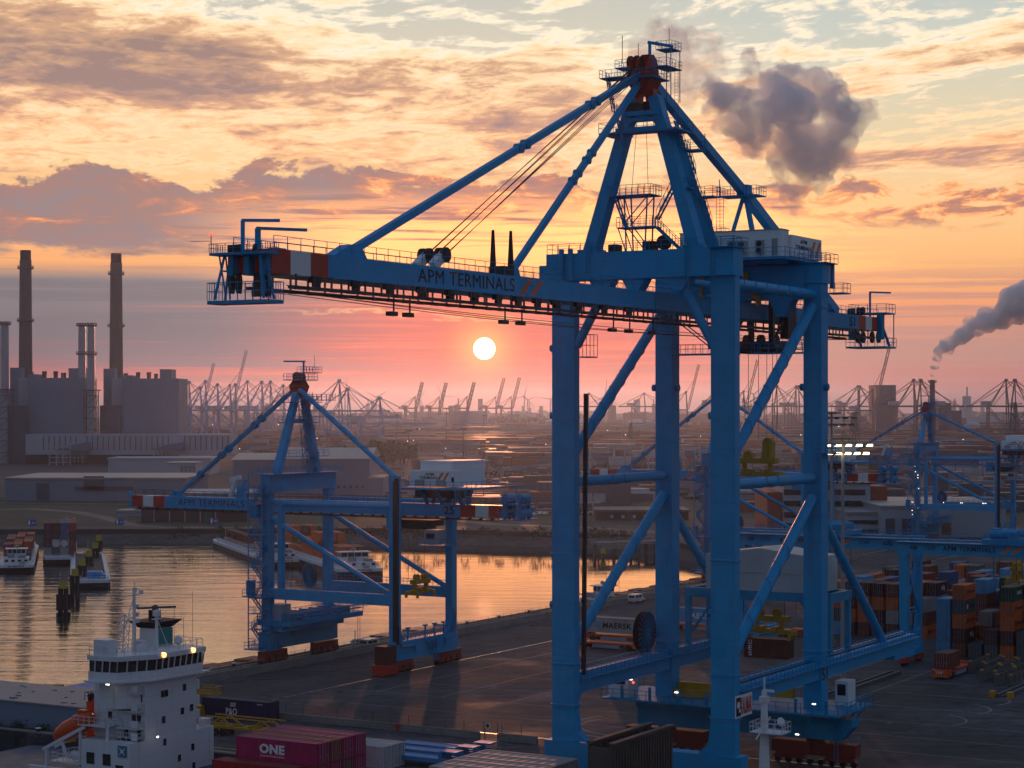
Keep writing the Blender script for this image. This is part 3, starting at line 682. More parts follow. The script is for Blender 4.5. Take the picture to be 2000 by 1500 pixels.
    P(MB().box(-76.6, -75.2, -2.4, -0.6, 54.2, 55.0), 'winch', DARK, tip); P(MB().box(-77.8, -76.6, 0.4, 1.8, 59, 60), 'winch', DARK, tip)
    for (x, y, z1, L, dx) in ((-76.9, 0.3, 63.4, 4.4, 0.62), (-73.9, -0.4, 62.4, 4.4, 0.6)):
        P(MB().bar((x, y, 58.9), (x, y, z1), 0.38).bar((x - 0.2, y, z1), (x + L * 0.8, y - L * 0.62, z1 + 0.02), 0.32, 0.42), 'davit', BLUE, tip)
    P(MB().box(-73.2, -71.9, -2.0, -1.0, 58.3, 59.7), 'locker', BLUE, tip)
    m2 = MB(); m2.bar((-79.4, 3.2, 58.9), (-79.4, 3.2, 61.4), 0.08); m2.bar((-79.4, 3.2, 60.6), (-79.4, 5.6, 60.7), 0.06); P(m2, 'mast', DARK, tip)
    P(MB().lathe((-79.4, 3.2, 61.4), [(0.14, 0), (0.14, 0.35)], 8), 'obstruction_lamp', LAMPR, tip)
    for o in list(tip.children) + [tip]:
        for v in o.data.vertices:
            if v.co.x < -74.2: v.co.x = -74.2 + (v.co.x + 74.2) * 0.34
            v.co.y *= 0.92
            v.co.z = 57.9 + (v.co.z - 58.9) * 0.6 if v.co.z > 58.5 else (v.co.z if v.co.z < 56 else 56 + (v.co.z - 56) * 0.7)
    # back end frame
    mb = MB(); mb.deck(74.2, 79.5, -3.0, 3.0, 54.0, 1.3, 0.25, 0.06); mb.deck(74.4, 78.5, -3.2, 2.6, 59.0, 1.3, 0.2, 0.06)
    for y in (-2.2, 2.2): mb.bar((74.3, y, 58.2), (78.6, y, 54.2), 0.3); mb.box(74.2, 75.4, y - 0.4, y + 0.4, 55, 59)
    mb.bar((78.9, -2.8, 54), (78.9, -2.8, 59), 0.12)
    mb.bar((72.2, -1.5, 58.3), (72.2, -1.5, 62.0), 0.25); mb.bar((72.2, -1.5, 61.9), (75.2, -3.6, 61.9), 0.24)
    te = P(mb, 'back_end_frame', BLUE2)
    for y in (-1.6, -0.6, 0.8, 1.6): P(MB().lathe((75.6, y, 55.4), [(0.1, -0.16), (0.85, -0.14), (0.85, 0.14), (0.1, 0.16)], 16, (0, 1, 0)), 'sheave', DARK, te); P(MB().lathe((70.5 + y, y, 59.0), [(0.1, -0.2), (0.6, -0.2), (0.6, 0.2), (0.1, 0.2)], 12, (0, 1, 0)), 'sheave', DARK, te)
    # A-frame, apex head, platforms
    for y in (6.8, -6.8):
        sg = 1 if y > 0 else -1
        mb = MB().bar((0, y, 63.1), (0.3, sg * 1.35, 81.0), 1.55, 1.9, 1.25, 1.5, up=(1, 0, 0)); mb.box(-1.2, 1.2, y - 1.3, y + 1.3, 63.1, 63.5)
        P(mb, 'frame_leg', BLUE)
    mb = MB().bar((4.6, -7.0, 62.6), (1.3, -2.9, 77.4), 1.2, 1.4, 1.0, 1.1); P(mb, 'frame_leg', BLUE)
    mb = MB().box(-0.8, 0.8, -3.3, 3.3, 76.8, 77.5)
    mb.extrude([(-0.6, 2.3, 77.5), (-0.6, 1.6, 78.4), (-0.6, 0.6, 78.9), (-0.6, -0.6, 78.9), (-0.6, -1.6, 78.4), (-0.6, -2.3, 77.5), (-0.6, -2.0, 77.5), (-0.6, -1.2, 78.2), (-0.6, 1.2, 78.2), (-0.6, 2.0, 77.5)], (1.2, 0, 0))
    mb.box(-0.9, 0.9, -2.2, 2.2, 78.8, 79.3)
    P(mb, 'frame_tie', BLUE)
    mb = MB(); mb.deck(-1.9, 2.2, -5.2, -2.2, 76.9, 1.15, 0.2); mb.deck(-1.9, 1.9, 2.3, 4.9, 76.9, 1.15, 0.2); mb.deck(-1.5, -0.5, -2.2, 2.2, 76.9, 1.15, 0.14); P(mb, 'frame_platform', BLUE2)
    m2 = MB(); m2.box(-0.9, 0.9, 0.4, 2.0, 79.3, 80.3); m2.lathe((0, -0.5, 79.9), [(0.1, -0.4), (0.6, -0.4), (0.6, 0.4), (0.1, 0.4)], 14, (0, 1, 0)); P(m2, 'hoist_winch', DARK)
    mb = MB()
    mb.ring([[(-1.1, -1.0, 83.2), (1.2, -1.0, 83.2), (1.2, 1.0, 83.2), (-1.1, 1.0, 83.2)], [(-1.6, -2.1, 85.4), (1.8, -2.1, 85.4), (1.8, 2.1, 85.4), (-1.6, 2.1, 85.4)], [(-1.5, -1.9, 86.3), (1.7, -1.9, 86.3), (1.7, 1.9, 86.3), (-1.5, 1.9, 86.3)]])
    for y in (-1.6, 0.2, 1.4): mb.extrude([(-1.8, y, 86.2), (1.8, y, 86.2), (1.2, y, 88.6), (0.2, y, 89.2), (-1.2, y, 88.4)], (0, 0.4, 0))
    mb.bar((0.3, 1.5, 81), (0.2, 1.2, 84), 1.4); mb.bar((0.3, -1.5, 81), (0.2, -1.2, 84), 1.4)
    apex = P(mb, 'apex_head', RED)
    for y in (-1.0, -0.4, 0.8, 1.9): P(MB().lathe((-0.5, y, 88.0), [(0.15, -0.15), (1.15, -0.14), (0.95, 0), (1.15, 0.14), (0.15, 0.15)], 18, (0, 1, 0)), 'sheave', REDD, apex)
    m2 = MB(); m2.deck(-3.2, -0.6, 1.4, 5.0, 85.7, 1.15, 0.15, step=1.0); m2.deck(-1.4, 1.0, 1.6, 3.6, 87.4, 1.15, 0.15, step=1.0); m2.deck(-1.2, 3.4, -4.0, -1.8, 87.2, 1.15, 0.15, step=0.9); m2.deck(0.4, 3.2, -4.0, -1.6, 90.0, 1.15, 0.12, step=0.9); m2.deck(-2.4, 2.6, -2.6, 0.4, 85.6, 1.15, 0.15, step=0.9)
    for x, y in ((0.5, -3.8), (3.2, -3.8), (3.2, -1.8)): m2.bar((x, y, 82.5), (x, y, 90), 0.1)
    m2.stair((-2.6, 3.2, 81.2), (-1.6, 4.6, 85.6), 0.7, (1, 0, 0)); m2.ladder((2.6, -3.6, 80.5), (2.6, -3.6, 87)); m2.stair((-1.0, 2.2, 77), (-2.4, 3.0, 81.2), 0.7, (1, 0, 0))
    P(m2, 'apex_platform', BLUE2, apex)
    m2 = MB(); m2.bar((0.6, -0.6, 88.4), (0.6, -0.6, 91.2), 0.32); m2.bar((0.6, -0.3, 91.2), (1.6, -3.6, 90.4), 0.34, 0.42); P(m2, 'service_jib', BLUE, apex)
    m2 = MB(); m2.bar((-1.2, 2.6, 88), (-1.2, 2.6, 92.2), 0.07); m2.bar((2.8, -2.4, 90), (2.8, -2.4, 93.5), 0.06); m2.bar((-0.4, 0.6, 88.6), (-0.4, 0.6, 91.0), 0.06); P(m2, 'antenna', DARK, apex)
    # stairs and landings up the near frame leg
    m2 = MB()
    def on(f): return Vector((3.2 - f * 1.6, -7.9 + f * 4.4, 63.1 + f * 15.0))
    for i in range(5): m2.stair(on(i / 5) + Vector((0.4 if i % 2 else -0.4, 0, 0)), on((i + 1) / 5) + Vector((0.4 if i % 2 else -0.4, 0, 0)), 0.7, (1, 0, 0))
    for f in (0.42, 0.78): c = on(f); m2.deck(c.x - 0.3, c.x + 1.9, c.y - 1.7, c.y + 0.3, c.z, 1.1, 0.15, step=0.9); m2.bar((c.x + 1.8, c.y - 1.6, c.z), (c.x + 1.8, c.y - 1.6, c.z + 2), 0.08)
    P(m2, 'frame_stairway', BLUE2)
    # lattice tower with boom latch platform between the frame legs
    m2 = MB()
    for x in (-0.9, 0.9):
        for y in (-0.6, 1.8): m2.bar((x, y, 63.1), (x, y * 1.25 - 0.15, 69.6), 0.14)
        m2.bar((x, -0.6, 63.1), (x, 1.9, 66.2), 0.11); m2.bar((x, 2.2, 66.2), (x, -0.9, 69.4), 0.11); m2.bar((x, 2.9, 69.4), (x, 1.9, 66.0), 0.1); m2.bar((x, 2.9, 65.9), (x, 1.9, 63.1), 0.1)
    m2.deck(-1.3, 1.3, -1.7, 2.9, 65.9, 1.15, 0.14, step=0.8); m2.deck(-1.5, 1.5, -1.6, 3.9, 69.6, 1.15, 0.14, step=0.8)
    m2.stair((0, -1.6, 65.9), (0, -4.6, 63.2), 0.8, (1, 0, 0)); m2.stair((0.4, -1.6, 66.8), (0.4, -3.6, 70.2), 0.8, (1, 0, 0)); m2.deck(-0.3, 1.3, -6.0, -3.6, 70.2, 1.15, 0.12, step=0.8); m2.stair((-0.6, 2.0, 66.0), (-0.6, 3.4, 69.5), 0.7, (1, 0, 0))
    P(m2, 'latch_tower', BLUE2)
    m2 = MB(); m2.tube((0, -0.6, 69.6), (0, -0.3, 78.8), 0.03, n=4); m2.tube((0, 1.6, 69.6), (0, 0.8, 78.8), 0.03, n=4); P(m2, 'latch_rope', ROPE)
    # stays: outer and inner forestay in two links with pin joints, heavy backstay
    def stay(p, q, w, joints):
        p, q = Vector(p), Vector(q)
        st = P(MB().bar(p, q, w, w * 1.15), 'stay', BLUE)
        d = (q - p)
        for f in joints:
            m2 = MB(); c = p + d * f; e = d.normalized() * 0.75
            for k in (-1, 1): m2.lathe(c + e * k, [(0.1, -w * 0.75), (w * 0.85, -w * 0.7), (w * 0.85, w * 0.7), (0.1, w * 0.75)], 12, (0, 1, 0))
            P(m2.bar(c - e, c + e, w * 0.9), 'pin_joint', BLUE2, st)
    for o in list(apex.children) + [apex]:
        for v in o.data.vertices: v.co.y *= 0.86 if o.name.startswith(('apex_platform', 'antenna', 'service')) else 0.74; v.co.x *= 0.9; v.co.z = 81.2 + (v.co.z - 83.2) * 0.78 if v.co.z > 83.2 else v.co.z - 2.0
    stay((-1.3, 0.1, 83.3), (-60.0, 0.1, 58.9), 0.62, (0.19, 0.46))
    stay((-0.9, 0.1, 82.6), (-30.6, 0.1, 58.9), 0.55, (0.42, 0.53))
    mb = MB(); P(MB().extrude([(-63.4, -0.5, 58.25), (-57.6, -0.5, 58.25), (-58.6, -0.5, 59.5), (-60.4, -0.5, 59.6)], (0, 1.2, 0)), 'stay_anchor', BLUE); mb.extrude([(-32, -0.4, 58.25), (-29.4, -0.4, 58.25), (-30, -0.4, 59.4), (-31, -0.4, 59.4)], (0, 1.0, 0)); P(mb, 'stay_anchor', BLUE)
    stay((1.6, 0, 83.2), (29.5, 0, 72.5), 0.95, ()); stay((29.5, 0, 72.5), (62, 0, 58.6), 1.1, ())
    mb = MB(); mb.bar((29.5, 0, 72.8), (28.0, 2.6, 62.8), 0.5); mb.bar((29.5, 0, 72.8), (28.0, -2.6, 62.8), 0.5); mb.cb((29.4, 0, 72.9), (1.6, 1.4, 1.4))
    bs = P(mb, 'backstay_trestle', BLUE)
    m2 = MB(); m2.deck(27.6, 30.8, -2.4, 3.0, 72.2, 1.15, 0.15, step=0.9); m2.ladder((28, 2.6, 66.2), (28, 2.6, 72.2)); m2.ladder((28, 3.1, 66.2), (28, 3.1, 72.2)); m2.deck(26.5, 29, 2.0, 5.4, 67.0, 1.1, 0.12); m2.bar((27, 4.6, 67), (27, 4.6, 69.4), 0.08); P(m2, 'trestle_platform', BLUE2, bs)
    # hoist ropes and their sheave block on the boom
    m2 = MB()
    for k in range(9):
        y = -1.5 + k * 0.375; m2.tube((-0.8, y * 0.8, 84.8 - abs(y) * 0.3), (-46.0 + (k % 3) * 0.6, y, 59.6), 0.045, n=4)
    P(m2, 'boom_hoist_rope', ROPE)
    mb = MB()
    for y in (-1.4, 0.5): mb.bar((-47.4, y + 0.4, 58.4), (-45.2, y + 0.4, 59.9), 0.7, 0.9)
    blk = P(mb, 'rope_block', WHITE)
    for y in (-1.5, -0.8, 0.4, 1.1): P(MB().lathe((-45.6, y + 0.2, 59.6), [(0.1, -0.2), (0.75, -0.2), (0.75, 0.2), (0.1, 0.2)], 14, (0, 1, 0)), 'sheave', DARK, blk)
    m2 = MB()
    for x, y in ((-33.6, 0.5), (-31.9, -0.6)): m2.bar((x, y, 58.25), (x, y, 63.0), 0.6, 0.5, 0.22, 0.2)
    m2.box(-33.9, -31.6, -0.9, 0.8, 58.25, 59.3); P(m2, 'rope_horn', DARK)
    # machinery house
    h = P(MB().box(23.0, 25.4, -7.7, 6.2, 63.8, 67.1), 'machinery_house', HOUSE)
    P(MB().box(25.4, 35.6, -8.1, 5.6, 63.9, 66.6), 'house_annex', HOUSE, h)
    P(MB().box(22.9, 35.7, -7.8, 6.3, 67.1, 67.22) if False else MB().box(22.9, 25.5, -7.8, 6.3, 67.1, 67.2), 'house_roof', GREY, h)
    lettering('APM', LETTER, h, (28.2, -8.12, 65.65), (1, 0, 0), (0, 0, 1), 2.3, 0.52, 'lettering', 0.015)
    lettering('TERMINALS', LETTER, h, (26.6, -8.12, 64.9), (1, 0, 0), (0, 0, 1), 5.3, 0.52, 'lettering', 0.015)
    slashes(ORANGE, h, (31.4, -8.12, 64.2), (1, 0, 0), (0, 0, 1), 4.0, 2.0)
    for y in (1.4, -1.1, -2.5, -4.9):
        ac = P(MB().cb((22.75, y, 65.0), (0.5, 1.05, 1.7)), 'air_conditioner', mat('unit_grey', (0.36, 0.35, 0.33), 0.6), h)
        m2 = MB()
        for z in (64.55, 65.4): m2.lathe((22.5, y, z), [(0.05, 0), (0.36, 0), (0.36, -0.04), (0.05, -0.04)], 12, (1, 0, 0))
        P(m2, 'fan_grille', DARK, ac)
    P(MB().box(22.96, 22.99, -7.2, -6.4, 63.9, 66.0), 'house_door', GREY, h)
    m2 = MB(); m2.deck(21.0, 36.5, -9.0, 7.4, 63.6, 1.15, 0.3, 0.055)
    for x in (24, 30, 35): m2.box(x - 0.2, x + 0.2, -8, 7, 62.9, 63.3)
    for x in (33, 35.5):
        for y in (-3, 3): m2.bar((x, y, 58.3), (x, y, 63.2), 0.4)
    P(m2, 'house_platform', BLUE2, h)
    # side service platforms hung low on the legs
    m2 = MB(); m2.deck(26.4, 29.4, 0.6, 9.1, 51.9, 1.2, 0.18, 0.055, step=1.1)
    m2.bar((27.9, 8.9, 56.2), (27.9, 3.2, 52), 0.14); m2.bar((28.2, 8.4, 56.2), (28.2, 2.6, 52), 0.14); m2.bar((27.9, 3.4, 52), (27.9, 3.4, 56.2), 0.14); m2.bar((27.9, 2.2, 52), (27.9, 2.2, 56.2), 0.14); P(m2, 'leg_platform', BLUE2)
    for d in ((26.4, 29.4, -9.1, -2.2, 51.9, 1.2), (0.7, 2.6, 7.4, 8.9, 51.0, 2.6), (28.9, 31.0, -12.6, -10, 39.2, 1.1), (29, 31.5, -13.6, -11.3, 59.4, 1.2), (33.5, 36.5, -6.6, -2.4, 60.8, 1.2), (25.6, 29.2, -12.5, -11.4, 39.3, 1.1)):
        P(MB().deck(*d, 0.15, 0.055, step=1.1), 'leg_platform', BLUE2)
    for p, q in (((26.5, -10.9, 33), (26.5, -10.9, 39.4)), ((26.7, -9.7, 52), (26.7, -9.7, 57)), ((26.6, 10.6, 31), (26.6, 10.6, 41)), ((26.5, -10.2, 23.6), (26.5, -10.2, 33))):
        P(MB().ladder(p, q), 'leg_ladder', BLUE2)
    # cable guide pole and cable reel
    P(MB().bar((1.2, 8.55, 13.2), (0.9, 8.05, 46.6), 0.42), 'cable_guide', DARK)
    m2 = MB(); m2.lathe((23.8, 11.6, 15.9), [(0.3, -0.5), (2.6, -0.42), (2.6, -0.36), (0.9, -0.28), (0.9, 0.28), (2.6, 0.36), (2.6, 0.42), (0.3, 0.5)], 32, (0, 1, 0)); reel = P(m2, 'cable_reel', DARK)
    m2 = MB()
    for i in range(24): w = math.pi * 2 * i / 24; m2.bar((23.8, 11.05, 15.9), (23.8 + 2.95 * math.cos(w), 11.05, 15.9 + 2.95 * math.sin(w)), 0.07)
    P(m2, 'reel_spoke', BLUE2, reel)
    # main trolley with operator cab
    mb = MB(); mb.box(31.0, 39.0, -3.2, -2.5, 54.0, 58.9); 
    mb = MB(); 
    for x in (31.2, 38.6):
        for y in (-3.0, 3.0): mb.box(x - 0.35, x + 0.35, y - 0.3, y + 0.3, 53.0, 58.8)
        mb.box(x - 0.4, x + 0.4, -3.2, 3.2, 52.6, 53.5)
    for y in (-3.0, 3.0): mb.box(31.2, 38.6, y - 0.35, y + 0.35, 52.6, 53.6); mb.box(31.2, 38.6, y - 0.3, y + 0.3, 58.2, 58.8); mb.bar((31.4, y, 53.4), (38.4, y, 58.4), 0.25)
    mb.box(33, 37, -2.4, 2.4, 52.0, 53.2); mb.box(35.5, 38.4, -3.5, -2.4, 54, 57.6)
    tr = P(mb, 'trolley', DARK)
    m2 = MB(); m2.deck(30.2, 40, -4.2, 4.2, 52.7, 1.1, 0.1, 0.05); m2.rail([(31, -3.4, 58.8), (39, -3.4, 58.8)], 1.1); P(m2, 'trolley_walkway', BLUE2, tr)
    for y in (-2.0, 0, 2.0): P(MB().lathe((34.8, y, 53.6), [(0.1, -0.3), (0.9, -0.3), (0.9, 0.3), (0.1, 0.3)], 16, (0, 1, 0)), 'rope_drum', REDD, tr)
    cb = P(MB().box(30.4, 33.0, 2.6, 4.8, 49.6, 52.2), 'operator_cab', WHITE, tr); P(MB().box(30.35, 33.05, 2.55, 4.85, 50.2, 51.5), 'cab_window', GLASS, cb)
    m2 = MB()
    for x, y in ((33.4, 1.2), (33.4, -1.4), (36.8, 1.2), (36.8, -1.4), (36.3, -1.0)): m2.tube((x, y, 52.4), (x, y, 40.6), 0.04, n=4)
    P(m2, 'hoist_rope', ROPE, tr)
    # lower trolley on the portal beams: tall frame with a white pitched house
    mb = MB()
    for x in (33.6, 40.4):
        for y in (-9.9, 9.9): mb.box(x - 0.35, x + 0.35, y - 0.35, y + 0.35, 13.4, 21)
        mb.box(x - 0.45, x + 0.45, -10.3, 10.3, 19.8, 21.0)
    for y in (-9.9, 9.9): mb.box(33.6, 40.4, y - 0.35, y + 0.35, 19.8, 21.0)
    for y in (-6, 6): mb.bar((33.8, y, 19.9), (33.8, y * 1.6, 15), 0.3)
    lt = P(mb, 'portal_trolley', BLUE3)
    mb = MB().box(33.2, 40.8, -8.3, 7.2, 21.0, 25.6)
    mb.ring([[(33.2, y, z) for y, z in ((-8.3, 25.6), (7.2, 25.6), (-0.5, 26.6))], [(40.8, y, z) for y, z in ((-8.3, 25.6), (7.2, 25.6), (-0.5, 26.6))]])
    mb.box(33.08, 33.2, -8.3, 7.2, 23.4, 23.5)
    P(mb, 'trolley_house', mat('house_pale', (0.5, 0.52, 0.54), 0.55, var=0.1, streak=0.2, streak_col=(0.3, 0.3, 0.3)), lt)
    m2 = MB()
    for x in (35, 39):
        for y in (-3.2, 2.6): m2.tube((x, y, 20), (x, y, 17.6), 0.05, n=4)
    P(m2, 'hoist_rope', ROPE, lt)
    return T
big_crane()

def spreader(name, label, loc, rz, L=6.6, W_=2.3, head=True):
    T = thing(name, label, 'spreader', loc, rz)
    mb = MB(); mb.box(-L / 2, L / 2, -0.5, 0.5, 0.25, 0.85)
    for x in (-L / 2, L / 2): mb.box(x - 0.25, x + 0.25, -W_ / 2, W_ / 2, 0.1, 0.7)
    for x in (-1, 1): mb.box(x - 0.3, x + 0.3, -0.9, 0.9, 0.5, 1.2)
    mb.build('spreader_beam', YEL, T)
    m2 = MB()
    for x in (-L / 2, L / 2):
        for y in (-W_ / 2, W_ / 2): m2.box(x - 0.16, x + 0.16, y - 0.2, y + 0.2, -0.45, 0.3)
    m2.build('corner_guide', YEL, T)
    if head:
        m3 = MB(); m3.box(-L * 0.42, L * 0.42, -0.7, 0.7, 1.9, 2.6)
        for x in (-1.8, 1.8): m3.box(x - 0.2, x + 0.2, -0.35, 0.35, 0.8, 2.0); m3.lathe((x * 0.7, 0, 3.0), [(0.1, -0.4), (0.55, -0.4), (0.55, 0.4), (0.1, 0.4)], 14, (0, 1, 0)); m3.box(x * 0.7 - 0.5, x * 0.7 + 0.5, -0.5, -0.4, 2.4, 3.4)
        m3.build('headblock', YEL, T)
    return T
def crane_pt(o, rz, x, y, z): v = Matrix.Rotation(rz, 3, 'Z') @ Vector((x, y, 0)); return (o[0] + v.x, o[1] + v.y, z)
C51 = (15.3, 231.3)
s1 = spreader('spreader', 'yellow spreader with tall headblock hanging empty on ropes between the legs of crane 51', crane_pt(C51, R(60), 35, 0.6, 35.7), R(-30))
m_ = MB(); m_.box(1.0, 2.2, -0.8, 0.8, 2.4, 4.6); m_.lathe((1.6, 0, 4.6), [(0.1, -0.5), (0.7, -0.5), (0.7, 0.5), (0.1, 0.5)], 16, (0, 1, 0)); m_.build('hoist_block', YEL, s1)
s2 = spreader('spreader', 'yellow double spreader gripping a brown container below the white pitched trolley house', crane_pt(C51, R(60), 37, -0.2, 14.85), R(-30))

# ---------------------------------------------------------------- containers
CMESH = {}
def container_meshes(L, Hc):
    key = (L, Hc)
    if key in CMESH: return CMESH[key]
    W2 = 1.22; mb = MB()
    def corr(p, q, z0, z1, nrm, n):
        """trapezoidal corrugated panel between two ground points"""
        p, q = Vector(p), Vector(q); d = q - p; nrm = Vector(nrm); pts = []
        for i in range(n):
            for f, o in ((0.0, 0), (0.32, 0), (0.5, 1), (0.82, 1)): pts.append(p + d * ((i + f) / n) - nrm * (0.045 * o))
        pts.append(q)
        o = len(mb.v); k = len(pts)
        mb.v += [(a.x, a.y, z0) for a in pts] + [(a.x, a.y, z1) for a in pts]
        for i in range(k - 1): mb.f.append([o + i, o + i + 1, o + k + i + 1, o + k + i]); mb.mi.append(0)
    h = L / 2; e = 0.03
    corr((-h, -W2 + e, 0), (h, -W2 + e, 0), 0.1, Hc - 0.1, (0, -1, 0), max(10, int(L * 2.6)))
    corr((h, W2 - e, 0), (-h, W2 - e, 0), 0.1, Hc - 0.1, (0, 1, 0), max(10, int(L * 2.6)))
    corr((h - e, -W2, 0), (h - e, W2, 0), 0.1, Hc - 0.1, (1, 0, 0), 6)
    mb.box(-h + 0.05, -h + 0.09, -W2, W2, 0.1, Hc - 0.1)
    mb.box(-h, h, -W2, W2, 0, 0.12)
    for x in (-h, h - 0.16):
        for y in (-W2, W2 - 0.16): mb.box(x, x + 0.16, y, y + 0.16, 0.12, Hc - 0.1)
    for y in (-W2, W2 - 0.1): mb.box(-h + 0.16, h - 0.16, y, y + 0.1, Hc - 0.14, Hc)
    for x in (-h, h - 0.1): mb.box(x, x + 0.1, -W2, W2, Hc - 0.14, Hc)
    rf = MB(); n = int(L * 1.6); rf.v = []; 
    for i in range(n + 1):
        z = Hc - (0.02 if i % 2 else 0.055); x = -h + 0.1 + (L - 0.2) * i / n
        rf.v += [(x, -W2 + 0.1, z), (x, W2 - 0.1, z)]
    for i in range(n): rf.f.append([2 * i, 2 * i + 2, 2 * i + 3, 2 * i + 1]); rf.mi.append(0)
    dr = MB()
    for y in (-0.85, -0.35, 0.35, 0.85): dr.bar((-h - 0.0, y, 0.12), (-h, y, Hc - 0.1), 0.045)
    dr.box(-h + 0.01, -h + 0.045, -0.02, 0.02, 0.1, Hc - 0.1)
    for y in (-0.6, 0.6): dr.box(-h - 0.03, -h + 0.03, y - 0.25, y + 0.25, 0.95, 1.0)
    def me(b, nme, m):
        x = bpy.data.meshes.new(nme); x.from_pydata(b.v, [], b.f); x.materials.append(m); return x
    CMESH[key] = (me(mb, 'container_body', BOX), me(rf, 'container_roof', BOXROOF), me(dr, 'door_bars', GREY))
    return CMESH[key]
COLS = {'orange': (0.62, 0.125, 0.014), 'rust brown': (0.17, 0.045, 0.028), 'dark maroon': (0.07, 0.014, 0.016), 'light blue': (0.07, 0.34, 0.62), 'slate grey': (0.085, 0.1, 0.115), 'pale grey': (0.3, 0.31, 0.32),
    'dark green': (0.01, 0.075, 0.045), 'magenta pink': (0.42, 0.015, 0.10), 'bright red': (0.34, 0.02, 0.02), 'navy blue': (0.008, 0.018, 0.07), 'white': (0.5, 0.52, 0.53), 'dull red': (0.3, 0.045, 0.035), 'sea blue': (0.02, 0.10, 0.24)}
def container(loc, rz, colour, label, L=12.19, Hc=2.9, group=None, flip=False, fade=None, roofcol=None):
    b, r, d = container_meshes(L, Hc); c = COLS[colour]; j = rnd.uniform(0.88, 1.12)
    o = bpy.data.objects.new('shipping_container', b); COL.objects.link(o); o.color = (c[0] * j, c[1] * j, c[2] * j, 1)
    o.location = loc; o.rotation_euler = (0, 0, rz + (math.pi if flip else 0)); tag(o, label, 'container', group)
    rf = bpy.data.objects.new('container_roof', r); COL.objects.link(rf); rf.parent = o
    rc = roofcol or [0.55 * x + 0.05 for x in c]; rf.color = (*rc, 1)
    db = bpy.data.objects.new('door_bars', d); COL.objects.link(db); db.parent = o
    return o
def side_text(o, body, L, w, h, x, z, m=LETW, side=-1, bold=0.02):
    y = side * 1.225
    return lettering(body, m, o, (x, y + side * 0.01, z) if side < 0 else (-x, y + 0.01, z), (1, 0, 0) if side < 0 else (-1, 0, 0), (0, 0, 1), w, h, 'lettering', bold)
RU, RV = R(60), R(-30)
# under the lower trolley of the big crane
c = container(crane_pt(C51, R(60), 37, -0.2, 11.9), RV, 'rust brown', 'dark brown container hanging under the lower trolley of crane 51', 6.06, 2.59); 
for i, ch in enumerate('UES'): side_text(c, ch, 6.06, 0.5, 0.62, -2.4, 1.75 - i * 0.75)
# the single navy container on the quay, left
g = gd(469, 1404); c = container(g, RV, 'navy blue', 'single navy blue container with white lettering standing on the quay behind the ship bridge')
side_text(c, 'P&O', 12.19, 2.0, 0.95, -1.6, 0.72, bold=0.015)
m_ = MB(); m_.extrude([(-0.9, -1.245, 1.85), (0.1, -1.245, 1.85), (0.25, -1.245, 2.5), (-0.75, -1.245, 2.5)], (0, -0.01, 0)); m_.build('flag_emblem', mat('flag_pale', (0.35, 0.42, 0.4), 0.6), c)
m_ = MB(); m_.extrude([(-0.4, -1.257, 1.88), (0.08, -1.257, 1.88), (-0.32, -1.257, 2.2)], (0, -0.01, 0)); m_.build('flag_emblem', mat('flag_yellow', (0.5, 0.4, 0.05), 0.6), c)
side_text(c, 'POCU 7', 12.19, 1.0, 0.22, 4.0, 2.4)

# stacking yard on the right: two lanes of stacks running inland, only boxes that can be seen
YC = 0
def lane(a0, b0, nrow, heights, cols, first, L, tag_):
    """heights[row][bay]; row 0 nearest the rail, bay 0 nearest the quay"""
    global YC
    rows = len(heights); words = ('first', 'second', 'third', 'fourth', 'fifth', 'sixth', 'seventh', 'eighth', 'ninth', 'tenth', 'eleventh', 'twelfth', 'thirteenth', 'fourteenth', 'fifteenth', 'sixteenth')
    lv = {1: 'ground', 2: 'second', 3: 'third', 4: 'fourth', 5: 'fifth'}
    for r in range(rows):
        for k in range(len(heights[r])):
            h = heights[r][k]
            for t in range(h):
                front = heights[r][k - 1] if k else 0
                near = heights[r + 1][k] if r + 1 < rows else 0
                far = heights[r - 1][k] if r else 0
                top = t == h - 1
                if not top and t < front and (t < near or k > 3) : continue
                if not top and k > 0 and t < front and r + 1 < rows and t < near: continue
                if not top and k > 5 and t < front: continue
                cname = first[r][t] if (k == 0 and r < len(first) and t < len(first[r])) else cols[rnd.randrange(len(cols))]
                lab = f"{cname} container, {lv[t+1]} tier, {words[r]} row, {words[k]} bay of the {tag_}"
                c = container(uv(a0 + k * (L + 0.45) + L / 2, b0 + r * 2.9 + 1.25, t * 2.6), RU, cname, lab, L, 2.59, 'containers in the ' + tag_)
                YC += 1
                if k < 2 and t >= near - 0 and cname in ('orange', 'slate grey', 'dark maroon', 'light blue', 'dark green'):
                    if cname == 'orange': side_text(c, 'Hapag-Lloyd', L, 3.0, 0.6, -0.7, 1.0, LETTER); m_ = MB(); m_.box(-2.0, -1.2, -1.24, -1.232, 0.9, 1.75); m_.build('company_mark', LETTER, c)
                    elif cname in ('slate grey', 'light blue'): side_text(c, 'MAERSK', L, 3.2, 0.62, -1.0, 1.0, LETTER if cname == 'slate grey' else LETW); m_ = MB(); m_.box(-2.3, -1.5, -1.24, -1.232, 0.9, 1.7); m_.build('company_mark', LETW, c)
                    elif cname == 'dark green': side_text(c, 'UASC', L, 3.0, 0.6, -1.0, 1.2)
                    else: side_text(c, 'TEX', L, 2.4, 0.7, -0.6, 1.0); m_ = MB(); m_.bar((1.6, -1.24, 0.6), (0.9, -1.24, 2.0), 0.12, 0.01); m_.build('company_mark', LETW, c)
CL = ['orange', 'orange', 'dark maroon', 'rust brown', 'slate grey', 'dull red', 'light blue', 'pale grey', 'dark green', 'orange', 'rust brown', 'sea blue', 'dull red']
